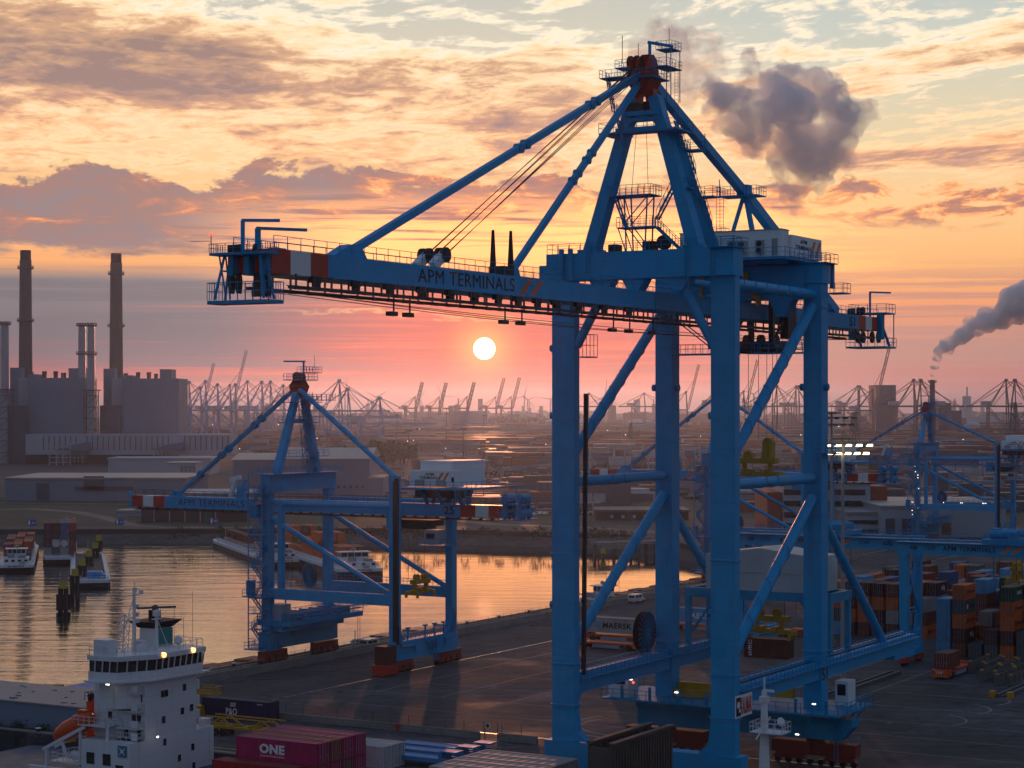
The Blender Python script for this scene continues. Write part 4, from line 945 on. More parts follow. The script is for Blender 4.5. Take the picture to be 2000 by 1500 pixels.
def hts(rows, bays, lo, hi, fixed):
    H_ = [[rnd.randint(lo, hi) for _ in range(bays)] for _ in range(rows)]
    for (r, k), v in fixed.items(): H_[r][k] = v
    return H_
f12 = [['light blue'] * 5, ['rust brown', 'dark maroon', 'orange', 'slate grey', 'orange'], ['slate grey', 'rust brown'], ['slate grey', 'dark maroon', 'orange'], ['orange', 'dark maroon', 'orange', 'orange', 'dark green'], ['slate grey'] * 3]
H12 = hts(7, 15, 3, 5, {(0, 0): 4, (1, 0): 5, (2, 0): 1, (3, 0): 2, (4, 0): 5, (5, 0): 2, (6, 0): 3, (0, 1): 2, (1, 1): 2, (2, 1): 3, (3, 1): 3})
for r in range(7):
    for k in (5, 9): H12[r][k] = rnd.randint(1, 3)
lane(350, -113.5, 7, H12, CL, f12, 6.06, 'nearer yard lane')
f11 = [['light blue', 'slate grey', 'orange'], ['light blue', 'slate grey', 'orange', 'orange'], ['dark maroon', 'orange', 'dark maroon'], ['rust brown', 'orange', 'orange', 'dark maroon'], ['slate grey', 'dark maroon', 'orange', 'dark maroon', 'dull red']]
H11 = hts(8, 11, 2, 4, {(0, 0): 4, (1, 0): 4, (2, 0): 4, (3, 0): 4, (4, 0): 4, (5, 0): 4, (6, 0): 4})
lane(374, -146, 8, H11, CL, f11, 6.06, 'farther yard lane')

# ---------------------------------------------------------------- the smaller quay cranes along the basin
def quay_crane(number, label, d, letter=True, lattice=False, apex=50.5, lights=False):
    T = thing('container_crane', label, 'crane', (-38.2 + 0.5 * d, 357.1 + 0.866 * d, 0), RV, 'quay cranes along the basin')
    P = lambda mb, n, m, par=T, **k: mb.build(n, m, par, **k)
    Ya = 9.0
    X1 = 26.5
    for x in (0, X1):
        for y in (-Ya, Ya):
            z1 = 31 if x == 0 else (33.4 if y < 0 else 29.5)
            mb = MB().box(x - 0.7, x + 0.7, y - 0.8, y + 0.8, 2.3 if x else 2.8, z1)
            if x: 
                sg = 1 if y < 0 else -1
                mb.extrude([(x - 0.6, y + sg * 0.8, 5.4), (x - 0.6, y + sg * 0.8, 7.6), (x - 0.6, y + sg * 1.2, 6.3), (x - 0.6, y + sg * 2.6, 5.5)], (1.2, 0, 0))
            leg = P(mb, 'leg', BLUE)
            if x and y < 0: P(MB().box(x + 0.1, x + 0.5, y - 0.86, y - 0.8, 3, 32.5).box(x + 0.4, x + 1.1, y - 0.9, y - 0.5, 5, 33), 'cable_tray', DARK, leg)
    for y in (-Ya, Ya):
        b = P(MB().box(0.7, X1 - 0.7, y - 0.6, y + 0.6, 11.4, 13.3), 'portal_beam', BLUE)
        m2 = MB(); m2.rail([(0.7, y - 0.6, 13.3), (X1 - 0.7, y - 0.6, 13.3)], 1.05, 1.8, 0.06); m2.rail([(0.7, y + 0.6, 13.3), (X1 - 0.7, y + 0.6, 13.3)], 1.05, 1.8, 0.06); P(m2, 'railing', BLUE2, b)
        P(MB().tube((0.7, y, 28.2), (X1 - 0.7, y, 28.2), 0.48, n=12), 'tie_tube', BLUE, smooth=True)
        P(MB().tube((0.7, y, 25.6), (X1 - 0.7, y, 13.1), 0.45, n=12), 'brace', BLUE, smooth=True)
    # thin second column beside the tower leg and its stair tower
    P(MB().box(2.3, 3.3, -Ya - 0.45, -Ya + 0.45, 13.3, 28.6), 'column', BLUE)
    m2 = MB()
    for i in range(10):
        z = 3.4 + i * 2.75; m2.deck(-2.6, 0.4, -Ya - 2.4, -Ya - 0.8, z, 1.05, 0.12, 0.06, step=1.3)
        m2.stair((-2.3 if i % 2 else 0.1, -Ya - 1.5, z), (0.1 if i % 2 else -2.3, -Ya - 1.5, z + 2.7), 0.7, (0, 1, 0), 0.07)
    for x in (-2.6, 0.4):
        m2.bar((x, -Ya - 2.4, 2.8), (x, -Ya - 2.4, 33.5), 0.16)
    m2.box(-2.4, -0.9, -Ya - 2.2, -Ya - 0.9, 25.6, 27.9); m2.box(-3.4, -2.2, -Ya - 2.0, -Ya - 0.8, 12, 14.6)
    P(m2, 'stair_tower', BLUE2)
    for (x, z) in ((-3.6, 11.9), (-3.4, 30.0), (-3.2, 2.7)): P(MB().deck(x, 1.6, -Ya - 2.8, -Ya + 1.6, z, 1.05, 0.2, 0.06, step=1.4), 'tower_platform', BLUE2)
    # sills
    P(MB().box(-1.0, 1.0, -Ya - 1.6, Ya + 1.6, 2.6, 5.6), 'sill_beam', BLUE3)
    P(MB().box(X1 - 0.8, X1 + 0.8, -Ya - 1.0, Ya + 1.0, 2.2, 5.4), 'sill_beam', BLUE)
    mb = MB(); mb.deck(-2.0, 5.0, -Ya - 0.5, Ya + 4.0, 7.6, 1.2, 0.9, 0.08); mb.box(-1.4, 3.5, -Ya, Ya, 5.7, 6.7)
    for i in range(7): mb.box(-0.6 + 0, 4.4, -Ya + 1 + i * 2.9, -Ya + 1.3 + i * 2.9, 7.6, 8.8)
    for z in (8.1, 8.7): mb.box(4.6, 4.8, -Ya, Ya + 3.6, z, z + 0.25)
    mb.bar((0, -4, 7.6), (0, -4, 11.0), 0.2)
    mb.ladder((4.6, Ya + 3.2, 1.0), (4.6, Ya + 3.2, 7.6), 0.8, (0, 1, 0))
    pf = P(mb, 'service_platform', BLUE2)
    P(MB().box(0, 2.6, -Ya + 0.2, -Ya + 3.0, 7.6, 10.4), 'switch_cabin', CLADL, pf)
    lettering(number, LETTER, T, (X1 + 0.81, 1.1, 3.2), (0, 1, 0), (0, 0, 1), 2.0, 1.5, 'crane_number', 0.02)
    m2 = MB(); m2.stair((X1 + 1.2, -1.2, 5.4), (X1 + 1.2, 2.4, 1.2), 0.8, (1, 0, 0)); m2.rail([(X1 + 0.7, -Ya + 1, 5.4), (X1 + 0.7, Ya - 1, 5.4)], 1.0, 1.5, 0.06); m2.rail([(X1 - 0.7, -Ya + 1, 5.4), (X1 - 0.7, Ya - 1, 5.4)], 1.0, 1.5, 0.06)
    for y in (-5, 0.5, 3.5, 6.5): m2.bar((X1, y, 5.4), (X1, y, 7.2), 0.22); m2.cb((X1, y, 7.3), (0.5, 0.9, 0.3))
    P(m2, 'sill_stairway', BLUE2)
    P(MB().path([(X1 + 0.9, -Ya, 8), (X1 + 0.95, -Ya, 5.4), (X1 + 0.95, -Ya + 0.6, 4.5), (X1 + 0.95, -4.4, 4.4), (X1 + 0.95, -4.2, 3.2)], 0.3, 6), 'cable_duct', BLUE2); m2 = MB(); m2.path([(X1 + 0.95, Ya, 9), (X1 + 0.95, Ya - 0.6, 5.2), (X1 + 0.95, 5.6, 4.6), (X1 + 0.95, 5.4, 3.0)], 0.25, 6); P(m2, 'cable_duct', BLUE2)
    for x in (0, X1):
        for y in (-Ya + 1.2, Ya - 1.2):
            mb = MB(); mb.box(x - 0.7, x + 0.7, y - 3.4, y + 3.4, 1.25, 2.3)
            for k in (-2.8, -0.9, 1.0, 2.9): mb.extrude([(x - 0.75, y + k - 0.8, 0.5), (x - 0.75, y + k + 0.8, 0.5), (x - 0.75, y + k + 0.5, 1.4), (x - 0.75, y + k - 0.5, 1.4)], (1.5, 0, 0))
            bg = P(mb, 'bogie', REDD)
            m2 = MB()
            for k in range(8): m2.tube((x - 0.3, y - 3.6 + k * 1.0, 0.38), (x + 0.3, y - 3.6 + k * 1.0, 0.38), 0.36, n=10)
            P(m2, 'wheel_set', DARK, bg)
    P(MB().box(X1 - 1.2, X1 + 1.2, -Ya - 4.4, -Ya - 1.3, 1.0, 5.0), 'drive_cabinet', mat('cabinet_maroon', (0.09, 0.025, 0.02), 0.6))
    P(MB().box(X1 - 1.4, X1 + 1.4, -Ya - 5.0, -Ya - 1.2, 0.25, 1.9), 'end_buffer', RED)
    # girder
    if lattice:
        mb = MB().lattice((-37.8, 0, 27.2), (42.7, 0, 27.2), 2.4, 0.14, 40); g = P(mb, 'boom_girder', BLUE2)
    else:
        g = P(MB().box(-30.0, 34.6, -1.15, 1.15, 26.35, 28.4).box(-30, 34.6, -1.35, 1.35, 26.25, 26.35), 'boom_girder', BLUE)
        for a, b, m in ((-37.9, -35.2, RED), (-35.2, -32.7, WHITE), (-32.7, -30, RED), (34.6, 37.6, RED), (37.6, 40.2, WHITE), (40.2, 42.9, RED)):
            P(MB().box(a, b, -1.15, 1.15, 26.35, 28.4), 'warning_band', m, g)
        lettering('APM TERMINALS', LETTER, g, (-26.8, -1.17, 26.75), (1, 0, 0), (0, 0, 1), 15.4, 1.25, 'lettering', 0.0)
        slashes(ORANGE, g, (-9.9, -1.17, 26.5), (1, 0, 0), (0, 0, 1), 5.0, 1.75)
        lettering(number, LETTER, g, (31.4, -1.17, 26.7), (1, 0, 0), (0, 0, 1), 2.0, 1.4, 'crane_number', 0.02)
    m2 = MB()
    for y in (-1.2, 1.2): m2.rail([(-37, y, 28.4), (42, y, 28.4)], 1.0, 2.4, 0.05); m2.box(-37, 42, y - 0.1, y + 0.1, 25.75, 25.95)
    k = -36
    while k < 42: m2.cb((k, -1.3, 26.05), (0.5, 0.3, 0.5)); k += 2.2
    P(m2, 'trolley_rail', DARK if not lattice else BLUE2, g)
    mb = MB(); mb.deck(42.9, 47.5, -2.6, 2.6, 26.2, 1.1, 0.2, 0.07); mb.deck(43.2, 47.2, -2.4, 2.4, 28.8, 1.1, 0.2, 0.07)
    for x in (43.6, 46.4):
        for y in (-1.6, 0, 1.6): mb.box(x - 0.3, x + 0.3, y - 0.25, y + 0.25, 26.2, 30)
        mb.lathe((x, 0, 29.6), [(0.1, -1.4), (0.8, -1.4), (0.8, 1.4), (0.1, 1.4)], 12, (0, 1, 0)); mb.lathe((x, 0, 27.2), [(0.1, -1.8), (0.7, -1.8), (0.7, 1.8), (0.1, 1.8)], 12, (0, 1, 0))
    mb.bar((45, 0, 29), (45, 0, 31.8), 0.2); mb.bar((43, 0, 31.7), (48, 0, 31.7), 0.2)
    P(mb, 'back_end_frame', BLUE2)
    mb = MB(); mb.bar((-37.9, 0, 26.9), (-39.6, 0, 28.9), 0.8, 0.5, 0.4, 0.3); mb.box(-38.6, -37.9, -1.2, 1.2, 26.2, 27.4); P(mb, 'boom_fitting', BLUE); mb = MB(); mb.box(-13.6, -12.0, -0.6, 0.6, 28.4, 30.6); mb.bar((-12.6, 0, 30.5), (-11.8, 0, 31.8), 0.5); mb.bar((-14.0, 0, 28.4), (-13.2, 0, 30.0), 0.5)
    P(mb, 'latch_hook', BLUE)
    mb = MB().bar((-15.4, 0, 28.6), (-14.3, 0, 31.8), 0.7).bar((-15.4, 0, 31.6), (-13.2, 0, 32.2), 0.8); P(mb, 'boom_latch', WHITE)
    # A-frame
    P(MB().box(-1.1, 1.1, -Ya - 1.0, Ya + 1.0, 30.2, 33.2), 'cross_beam', BLUE)
    m2 = MB(); m2.deck(-2.4, 2.4, -Ya - 1.6, Ya + 1.4, 33.25, 1.05, 0.12, 0.06); m2.deck(-2.2, 2.0, -3.5, 6.5, 36.2, 1.05, 0.12, 0.05)
    m2.lattice((1.0, 1.5, 33), (0.6, 0.2, 46), 1.1, 0.07, 12)
    for i in range(5): m2.stair((1.6, 3.4 - i * 0.5 if i % 2 else 0.6 - i * 0.1, 33.2 + i * 2.7), (1.6, 0.6 - i * 0.1 if i % 2 else 3.4 - i * 0.5, 35.9 + i * 2.7), 0.7, (1, 0, 0), 0.06)
    P(m2, 'frame_stairway', BLUE2)
    for y in (-6.6, 5.4):
        sg = -1 if y < 0 else 1
        P(MB().bar((0, y, 33.2), (0.2, sg * 1.0, apex - 3), 1.25, 1.4, 1.0, 1.1, up=(1, 0, 0)), 'frame_leg', BLUE)
    m2 = MB(); m2.box(-0.6, 0.6, -3.4, 3.0, 42.2, 42.8); m2.deck(-1.8, 1.9, -3.8, -1.2, 42.3, 1.05, 0.15, 0.06, step=1.1); m2.deck(-1.8, 1.9, 1.2, 3.6, 42.3, 1.05, 0.15, 0.06, step=1.1); P(m2, 'frame_tie', BLUE2)
    za = apex - 3.2
    mb = MB(); mb.ring([[(-0.8, -1.0, za - 0.4), (0.9, -1.0, za - 0.4), (0.9, 1.0, za - 0.4), (-0.8, 1.0, za - 0.4)], [(-1.2, -1.4, za + 1.4), (1.3, -1.4, za + 1.4), (1.3, 1.4, za + 1.4), (-1.2, 1.4, za + 1.4)], [(-0.6, -0.8, za + 2.8), (0.7, -0.8, za + 2.8), (0.7, 0.8, za + 2.8), (-0.6, 0.8, za + 2.8)]])
    hd = P(mb, 'apex_head', RED)
    P(MB().lathe((-0.2, -0.4, za + 3.1), [(0.1, -0.2), (0.9, -0.18), (0.75, 0), (0.9, 0.18), (0.1, 0.2)], 16, (0, 1, 0)), 'sheave', REDD, hd)
    P(MB().lathe((0.2, 0.6, za + 3.0), [(0.1, -0.2), (0.8, -0.18), (0.7, 0), (0.8, 0.18), (0.1, 0.2)], 16, (0, 1, 0)), 'sheave', REDD, hd)
    m2 = MB(); m2.deck(-1.8, 2.2, -2.2, 2.6, za + 2.6, 1.05, 0.14, 0.06, step=1.0); m2.deck(0.9, 3.0, -1.8, 2.8, za + 3.9, 1.0, 0.12, 0.06, step=1.0); m2.deck(-2.4, 2.6, -3.2, 3.4, za - 1.4, 1.05, 0.14, 0.06, step=1.1)
    m2.deck(1.4, 5.6, 0.6, 3.4, za - 1.0, 1.0, 0.12, 0.06, step=1.1)
    P(m2, 'apex_platform', BLUE2, hd)
    m2 = MB(); m2.bar((0.6, 0.6, za + 3), (0.6, 0.6, za + 6.0), 0.25); m2.bar((0.9, 0.8, za + 5.9), (-2.4, -1.4, za + 5.9), 0.26); m2.bar((1.5, 2.6, za + 3), (1.5, 2.6, za + 7), 0.07); P(m2, 'service_jib', BLUE2, hd)
    def stay(p, q, w, joints):
        p, q = Vector(p), Vector(q); st = P(MB().bar(p, q, w, w), 'stay', BLUE)
        m2 = MB()
        for f in joints:
            c = p + (q - p) * f; m2.bar(c - (q - p).normalized() * 0.5, c + (q - p).normalized() * 0.5, w * 1.7)
        P(m2, 'pin_joint', BLUE2, st)
    stay((-0.6, 0, za + 1.2), (-27.8, 0, 28.6), 0.6, (0.28, 0.34, 0.56, 0.62, 0.8))
    m2 = MB()
    for y in (-0.8, -0.2, 0.5): m2.tube((-0.4, y, za + 2.6), (-26.0, y, 28.9), 0.05, n=4)
    P(m2, 'boom_hoist_rope', ROPE)
    P(MB().extrude([(-29.6, -0.4, 28.4), (-26.0, -0.4, 28.4), (-27.0, -0.4, 29.4), (-28.6, -0.4, 29.4)], (0, 0.8, 0)), 'stay_anchor', BLUE)
    p, q, r = Vector((0.9, -1.0, za + 0.8)), Vector((X1, -Ya, 33.2)), 0.42
    bs = P(MB().tube(p, q, r, n=12), 'backstay', BLUE, smooth=True)
    a, b = MB.basis(q - p); pts = []
    for i in range(120):
        f = 0.1 + 0.8 * i / 119; w = 2 * math.pi * 9 * f; pts.append(p + (q - p) * f + (a * math.cos(w) + b * math.sin(w)) * (r + 0.02))
    P(MB().path(pts, 0.07, 4), 'spiral_strake', BLUE2, bs)
    # machinery houses
    h = P(MB().box(26.2, 36, -4, -2.2, 31.5, 34.2), 'machinery_house', HOUSE)
    P(MB().box(27.2, 33.4, -2.15, 9, 31.6, 35.7).box(27.1, 33.5, -2.2, 9.05, 35.7, 35.8), 'house_annex', HOUSE, h)
    lettering('APM', LETTER, h, (29.4, -4.02, 33.35), (1, 0, 0), (0, 0, 1), 1.7, 0.45, 'lettering', 0.015)
    lettering('TERMINALS', LETTER, h, (28.2, -4.02, 32.75), (1, 0, 0), (0, 0, 1), 4.2, 0.45, 'lettering', 0.015)
    slashes(ORANGE, h, (31.8, -4.02, 32.6), (1, 0, 0), (0, 0, 1), 2.4, 1.3)
    for x in (28.4, 32.6): P(MB().cb((x, -4.3, 32.1), (1.6, 0.5, 1.1)), 'air_conditioner', mat('unit_grey', (0.36, 0.35, 0.33)), h)
    P(MB().box(34.6, 35.1, -4.03, -4.0, 32.3, 33.1), 'house_window', GLASS, h)
    m2 = MB(); m2.deck(25.2, 37.4, -5.4, 9.4, 31.3, 1.05, 0.35, 0.06)
    for x in (28, 31, 35):
        for y in (-3.5, 2): m2.bar((x, y, 31), (x, y * 0.3, 28.4), 0.5)
    m2.lattice((35.6, -2, 28.4), (35.6, -2, 31.2), 2.0, 0.12, 2)
    P(m2, 'house_platform', BLUE2, h)
    m2 = MB(); m2.box(26, 35, -2, 2, 29.4, 30.9); P(m2, 'hoist_machinery', DARK, h)
    # trolley with cab
    tr = P(MB().box(21.5, 29.5, -2.0, 2.0, 24.6, 25.6).box(22, 28, -1.6, 1.6, 24, 24.6), 'trolley', DARK)
    P(MB().box(27.5, 30.2, -1.4, 1.4, 21.4, 23.9), 'operator_cab', CLADL, tr)
    m2 = MB(); m2.box(27.4, 27.5, -1.0, 1.0, 22.2, 23.4); m2.box(27.9, 29.6, -1.43, -1.4, 22.4, 23.3); P(m2, 'cab_window', GLASS, tr)
    m2 = MB(); m2.deck(26.5, 31.5, -2.2, 2.2, 21.3, 1.05, 0.1, 0.06); m2.bar((27, 1.8, 21.3), (27, 1.8, 24.6), 0.15); m2.bar((30.8, 1.8, 21.3), (30.8, 1.8, 24.6), 0.15); P(m2, 'cab_walkway', BLUE2, tr)
    m2 = MB()
    for x, y in ((24, -1), (24, 1), (26, -1), (26, 1)): m2.tube((x, y, 24.2), (x, y, 14.8), 0.04, n=4)
    P(m2, 'hoist_rope', ROPE, tr)
    m2 = MB().box(21.0, 23.0, -3.4, -1.6, 24.0, 27.0); P(m2, 'stair_cage', BLUE2)
    reel = P(MB().lathe((7.6, -Ya + 1.8, 15.6), [(0.3, -0.3), (2.0, -0.25), (2.0, 0.25), (0.3, 0.3)], 28, (0.45, 1, 0)), 'cable_reel', DARK)
    m2 = MB(); ax = Vector((0.45, 1, 0)).normalized(); a, b = MB.basis(ax); c = Vector((7.6, -Ya + 1.8, 15.6)) - ax * 0.3
    for i in range(28): w = math.pi * 2 * i / 28; m2.bar(c, c + (a * math.cos(w) + b * math.sin(w)) * 2.35, 0.06)
    m2.path([c + (a * math.cos(i * math.pi / 14) + b * math.sin(i * math.pi / 14)) * 2.3 for i in range(29)], 0.06, 4)
    P(m2, 'reel_spoke', BLUE2, reel)
    if lights:
        lr = random.Random(4); m2 = MB()
        for i in range(11): m2.cb((lr.uniform(-2, 1), -Ya - lr.uniform(0.9, 2.4), lr.uniform(5, 27)), (0.2, 0.2, 0.2))
        for i in range(6): m2.cb((lr.uniform(2, 25), -Ya - 0.7, 13.9), (0.2, 0.2, 0.2))
        P(m2, 'work_lamp', LAMPW)
    return T
quay_crane('25', 'blue quay crane with number 25, its boom reaching over the basin behind the ship bridge', 0)
quay_crane('24', 'blue quay crane with number 24, seen between the tall legs of crane 51', 185.5)
quay_crane('22', 'blue quay crane with lattice boom and lit stair tower behind the container yard', 352, lattice=True, apex=46.0, lights=True)
spreader('spreader', 'yellow spreader hanging low from crane 25 over the water side of the quay', crane_pt((-38.2, 357.1), RV, 25.5, 0.5, 12.6), RV + R(90), 5.4)

# ---------------------------------------------------------------- stacking gantries over the yard lanes
def yard_gantry(code, label, a, b_left, span, legs=True, text_x=8.0):
    o = uv(a, b_left); T = thing('stacking_gantry', label, 'gantry', o, RV, 'stacking gantries over the yard')
    P = lambda mb, n, m, par=T, **k: mb.build(n, m, par, **k)
    # local x across the lane (inland of the far quay), local y along the lane, away from the camera
    zb = 19.6
    for y in (0, 7.5):
        P(MB().box(-1.2, span + 1.2, y - 0.65, y + 0.65, zb, zb + 2.1), 'gantry_beam', BLUE)
    m2 = MB(); m2.box(-1.2, span + 1.2, -1.5, -0.66, zb + 2.0, zb + 2.08); m2.rail([(-1.2, -1.45, zb + 2.08), (span + 1.2, -1.45, zb + 2.08)], 1.05, 1.6, 0.06); m2.rail([(-1.2, 8.4, zb + 2.08), (span + 1.2, 8.4, zb + 2.08)], 1.05, 1.6, 0.06); P(m2, 'walkway', BLUE2)
    for x in (0, span):
        for y in (0, 7.5):
            P(MB().bar((x, y, 1.9), (x, y, zb), 0.9, 1.0, 1.2, 1.3, up=(0, 1, 0)) if y else MB().bar((x, y, 1.9), (x, y, zb), 1.2, 1.3, 1.5, 1.5, up=(0, 1, 0)), 'leg', BLUE)
        P(MB().box(x - 0.5, x + 0.5, -1.2, 8.7, 1.5, 2.7), 'leg_sill', BLUE)
        m2 = MB(); m2.bar((x, 0.4, zb - 1), (x, 7.2, 9), 0.3); m2.bar((x, 7.2, zb - 1), (x, 0.4, 9), 0.3); m2.bar((x, 0, 9), (x, 7.5, 9), 0.25); m2.bar((x, 0.4, 9), (x, 3.6, 2.6), 0.25); m2.bar((x, 7.2, 9), (x, 4, 2.6), 0.25); P(m2, 'leg_brace', BLUE2)
        for y in (0, 7.5):
            bg = P(MB().box(x - 0.5, x + 0.5, y - 1.4, y + 1.4, 0.6, 1.5), 'bogie', RED)
            P(MB().tube((x - 0.25, y - 0.8, 0.4), (x + 0.25, y - 0.8, 0.4), 0.38, n=12).tube((x - 0.25, y + 0.8, 0.4), (x + 0.25, y + 0.8, 0.4), 0.38, n=12), 'wheel_set', DARK, bg)
    lettering('APM TERMINALS', LETTER, T, (text_x, -0.67, zb + 0.7), (1, 0, 0), (0, 0, 1), 9.2, 0.85, 'lettering', 0.02)
    slashes(ORANGE, T, (text_x + 10, -0.67, zb + 0.5), (1, 0, 0), (0, 0, 1), 4.0, 1.2)
    lettering(code, LETTER, T, (4.0, -0.67, zb + 0.75), (1, 0, 0), (0, 0, 1), 1.8, 0.75, 'gantry_number', 0.01)
    lettering(code, LETTER, T, (span - 8, -0.67, zb + 0.75), (1, 0, 0), (0, 0, 1), 1.8, 0.75, 'gantry_number', 0.01)
    lettering('kühz', LETTER, T, (span - 3.6, -0.67, zb + 0.75), (1, 0, 0), (0, 0, 1), 1.8, 0.85, 'lettering', 0.03)
    lettering('ABB', LETTER, T, (1.2, -0.67, zb + 0.75), (1, 0, 0), (0, 0, 1), 1.3, 0.7, 'lettering', 0.03)
    # crab with drums
    xc = span * 0.55
    mb = MB().box(xc - 3.2, xc + 3.2, -0.6, 8.1, zb + 2.15, zb + 2.9)
    for y in (1.5, 5.5): mb.lathe((xc, y, zb + 3.7), [(0.1, -2.4), (0.7, -2.4), (0.7, 2.4), (0.1, 2.4)], 14, (1, 0, 0))
    mb.box(xc - 2.6, xc - 1.4, 2.8, 4.6, zb + 2.9, zb + 4.6); mb.box(xc + 1, xc + 2.4, 0, 1.4, zb + 2.9, zb + 4.2)
    mb.rail([(xc - 3.2, -0.6, zb + 2.9), (xc + 3.2, -0.6, zb + 2.9), (xc + 3.2, 8.1, zb + 2.9), (xc - 3.2, 8.1, zb + 2.9)], 1.0, 1.5, 0.06, loop=True)
    cr = P(mb, 'crab', BLUE2)
    m2 = MB()
    for y in (2, 5.5):
        for x in (-2, 2): m2.tube((xc + x, y, zb), (xc + x, y, 15.6), 0.05, n=4)
    P(m2, 'hoist_rope', ROPE, cr)
    return T
yard_gantry('12W', 'blue stacking gantry marked 12W at the right edge over the tall stacks', 334, -114, 31, text_x=7)
yard_gantry('11W', 'blue stacking gantry marked 11W behind the leg of crane 51', 341, -147.5, 31, text_x=7.5)
spreader('spreader', 'yellow spreader low over the dark green container in the stacking yard', uv(352, -99.4, 14.0), RU, 5.6)

# ---------------------------------------------------------------- automated carriers, racks and vehicles in the yard
def carrier(label, loc, rz, num=None, group='orange container carriers'):
    T = thing('container_carrier', label, 'carrier', loc, rz, group); P = lambda mb, n, m, par=T, **k: mb.build(n, m, par, **k)
    mb = MB().box(-7.2, 7.2, -1.35, 1.35, 0.95, 1.35)
    for s in (-1, 1):
        mb.ring([[(s * 5.4, -1.45, 0.5), (s * 5.4, 1.45, 0.5), (s * 5.4, 1.45, 1.7), (s * 5.4, -1.45, 1.7)], [(s * 7.4, -1.45, 0.45), (s * 7.4, 1.45, 0.45), (s * 7.4, 1.45, 1.55), (s * 7.4, -1.45, 1.55)]] if s > 0 else [[(s * 7.4, -1.45, 0.45), (s * 7.4, 1.45, 0.45), (s * 7.4, 1.45, 1.55), (s * 7.4, -1.45, 1.55)], [(s * 5.4, -1.45, 0.5), (s * 5.4, 1.45, 0.5), (s * 5.4, 1.45, 1.7), (s * 5.4, -1.45, 1.7)]])
    P(mb, 'chassis', mat('carrier_orange', (0.55, 0.07, 0.02), 0.5, var=0.2, streak=0.3))
    for x in (-4.6, 4.6):
        for y in (-1.15, 1.15): P(MB().lathe((x, y, 0.62), [(0.1, -0.25), (0.6, -0.25), (0.62, 0), (0.6, 0.25), (0.1, 0.25)], 16, (0, 1, 0)), 'wheel', RUBBER)
    P(MB().box(-2.8, 2.8, -1.42, 1.42, 0.35, 0.95), 'battery_case', mat('case_blue', (0.2, 0.3, 0.38), 0.5))
    for s in (-1, 1):
        m2 = MB()
        for i in range(5): m2.extrude([(s * 7.41, -1.2 + i * 0.5, 0.5), (s * 7.41, -0.98 + i * 0.5, 0.5), (s * 7.41, -0.7 + i * 0.5, 0.8), (s * 7.41, -0.92 + i * 0.5, 0.8)], (s * 0.02, 0, 0))
        P(m2, 'hazard_stripe', YEL)
    m2 = MB().box(-7.43, -7.4, -0.8, 0.8, 1.2, 1.5); P(m2, 'light_bar', GREY)
    if num: lettering(num, LETW, T, (-7.42, 0.5, 0.95), (0, -1, 0), (0, 0, 1), 0.9, 0.4, 'lettering', 0.01)
    return T
def mid(px, py): return gd(px, py)
g = mid(1862, 1318); carrier('orange carrier numbered 174 with a brown container on its front in the yard lane', g, RU, '174')
container((g.x - 0.5 * 3.3, g.y - 0.866 * 3.3, 1.7), RU, 'rust brown', 'brown container riding on the front of carrier 174', 6.06, 2.59)
g = mid(1205, 1253); carrier('orange carrier under the grey container with dark lettering, behind the left legs of crane 51', g, RV)
c = container((g.x, g.y, 1.7), RV, 'pale grey', 'grey container with dark lettering riding on a carrier behind the left legs of crane 51'); side_text(c, 'MAERSK', 12.19, 6.2, 1.1, -2.4, 0.9, LETTER); m_ = MB(); m_.box(-4.2, -2.9, -1.24, -1.232, 0.9, 2.1); m_.build('company_mark', mat('mark_blue', (0.15, 0.35, 0.5)), c)
g = mid(1190, 1268); carrier('empty orange carrier in front of the carrier with the grey container', g, RV)
g = mid(1365, 1232); carrier('orange carrier with light blue load half hidden behind the cable reel of crane 51', g, RV)
c = container((g.x, g.y, 1.7), RV, 'light blue', 'light blue container on a carrier behind the cable reel of crane 51'); side_text(c, 'MAERSK', 12.19, 6.2, 1.1, -2.4, 0.9)
g = mid(1500, 1240); carrier('orange carrier seen low between the right legs of crane 51', g, RV)
for i, (px, py) in enumerate(((1925, 1308), (1955, 1312), (1985, 1316), (1948, 1326), (1978, 1334))):
    o = thing('transfer_rack', f'grey concrete transfer rack, {("first","second","third","fourth","fifth")[i]} from carrier 174 in the yard lane', 'rack', mid(px, py), RU, 'concrete transfer racks')
    mb = MB()
    for x in (-5, -2.5, 0, 2.5, 5):
        for y in (-1.1, 1.1): mb.box(x - 0.35, x + 0.35, y - 0.35, y + 0.35, 0, 1.9)
    mb.box(-5.4, 5.4, -1.5, -0.8, 0, 0.4); mb.box(-5.4, 5.4, 0.8, 1.5, 0, 0.4)
    mb.build('rack_post', CONCD, o)
    m2 = MB()
    for x in (-5, 5): m2.box(x - 0.25, x + 0.25, -1.35, -0.85, 1.9, 2.1); m2.box(x - 0.25, x + 0.25, 0.85, 1.35, 1.9, 2.1)
    m2.build('rack_shoe', YEL, o)
for i, (px, py, L) in enumerate(((1690, 1336, 30), (1985, 1350, 16))):
    o = thing('rail_stop', ('dark rail buffer with yellow ends beside the floodlight mast', 'dark rail buffer with yellow ends at the right edge of the yard')[i], 'buffer', mid(px, py), RU)
    mb = MB(); mb.box(-L / 2, L / 2, -0.9, -0.5, 0, 0.5); mb.box(-L / 2, L / 2, 0.5, 0.9, 0, 0.5); mb.box(-L / 2, L / 2, -0.15, 0.15, 0, 0.25); mb.build('buffer_rail', GREYD, o)
    for y in (-1.4, 1.4): MB().box(-L / 2 - 0.9, -L / 2 + 0.3, y - 0.4, y + 0.4, 0, 1.0).build('buffer_block', YEL, o)

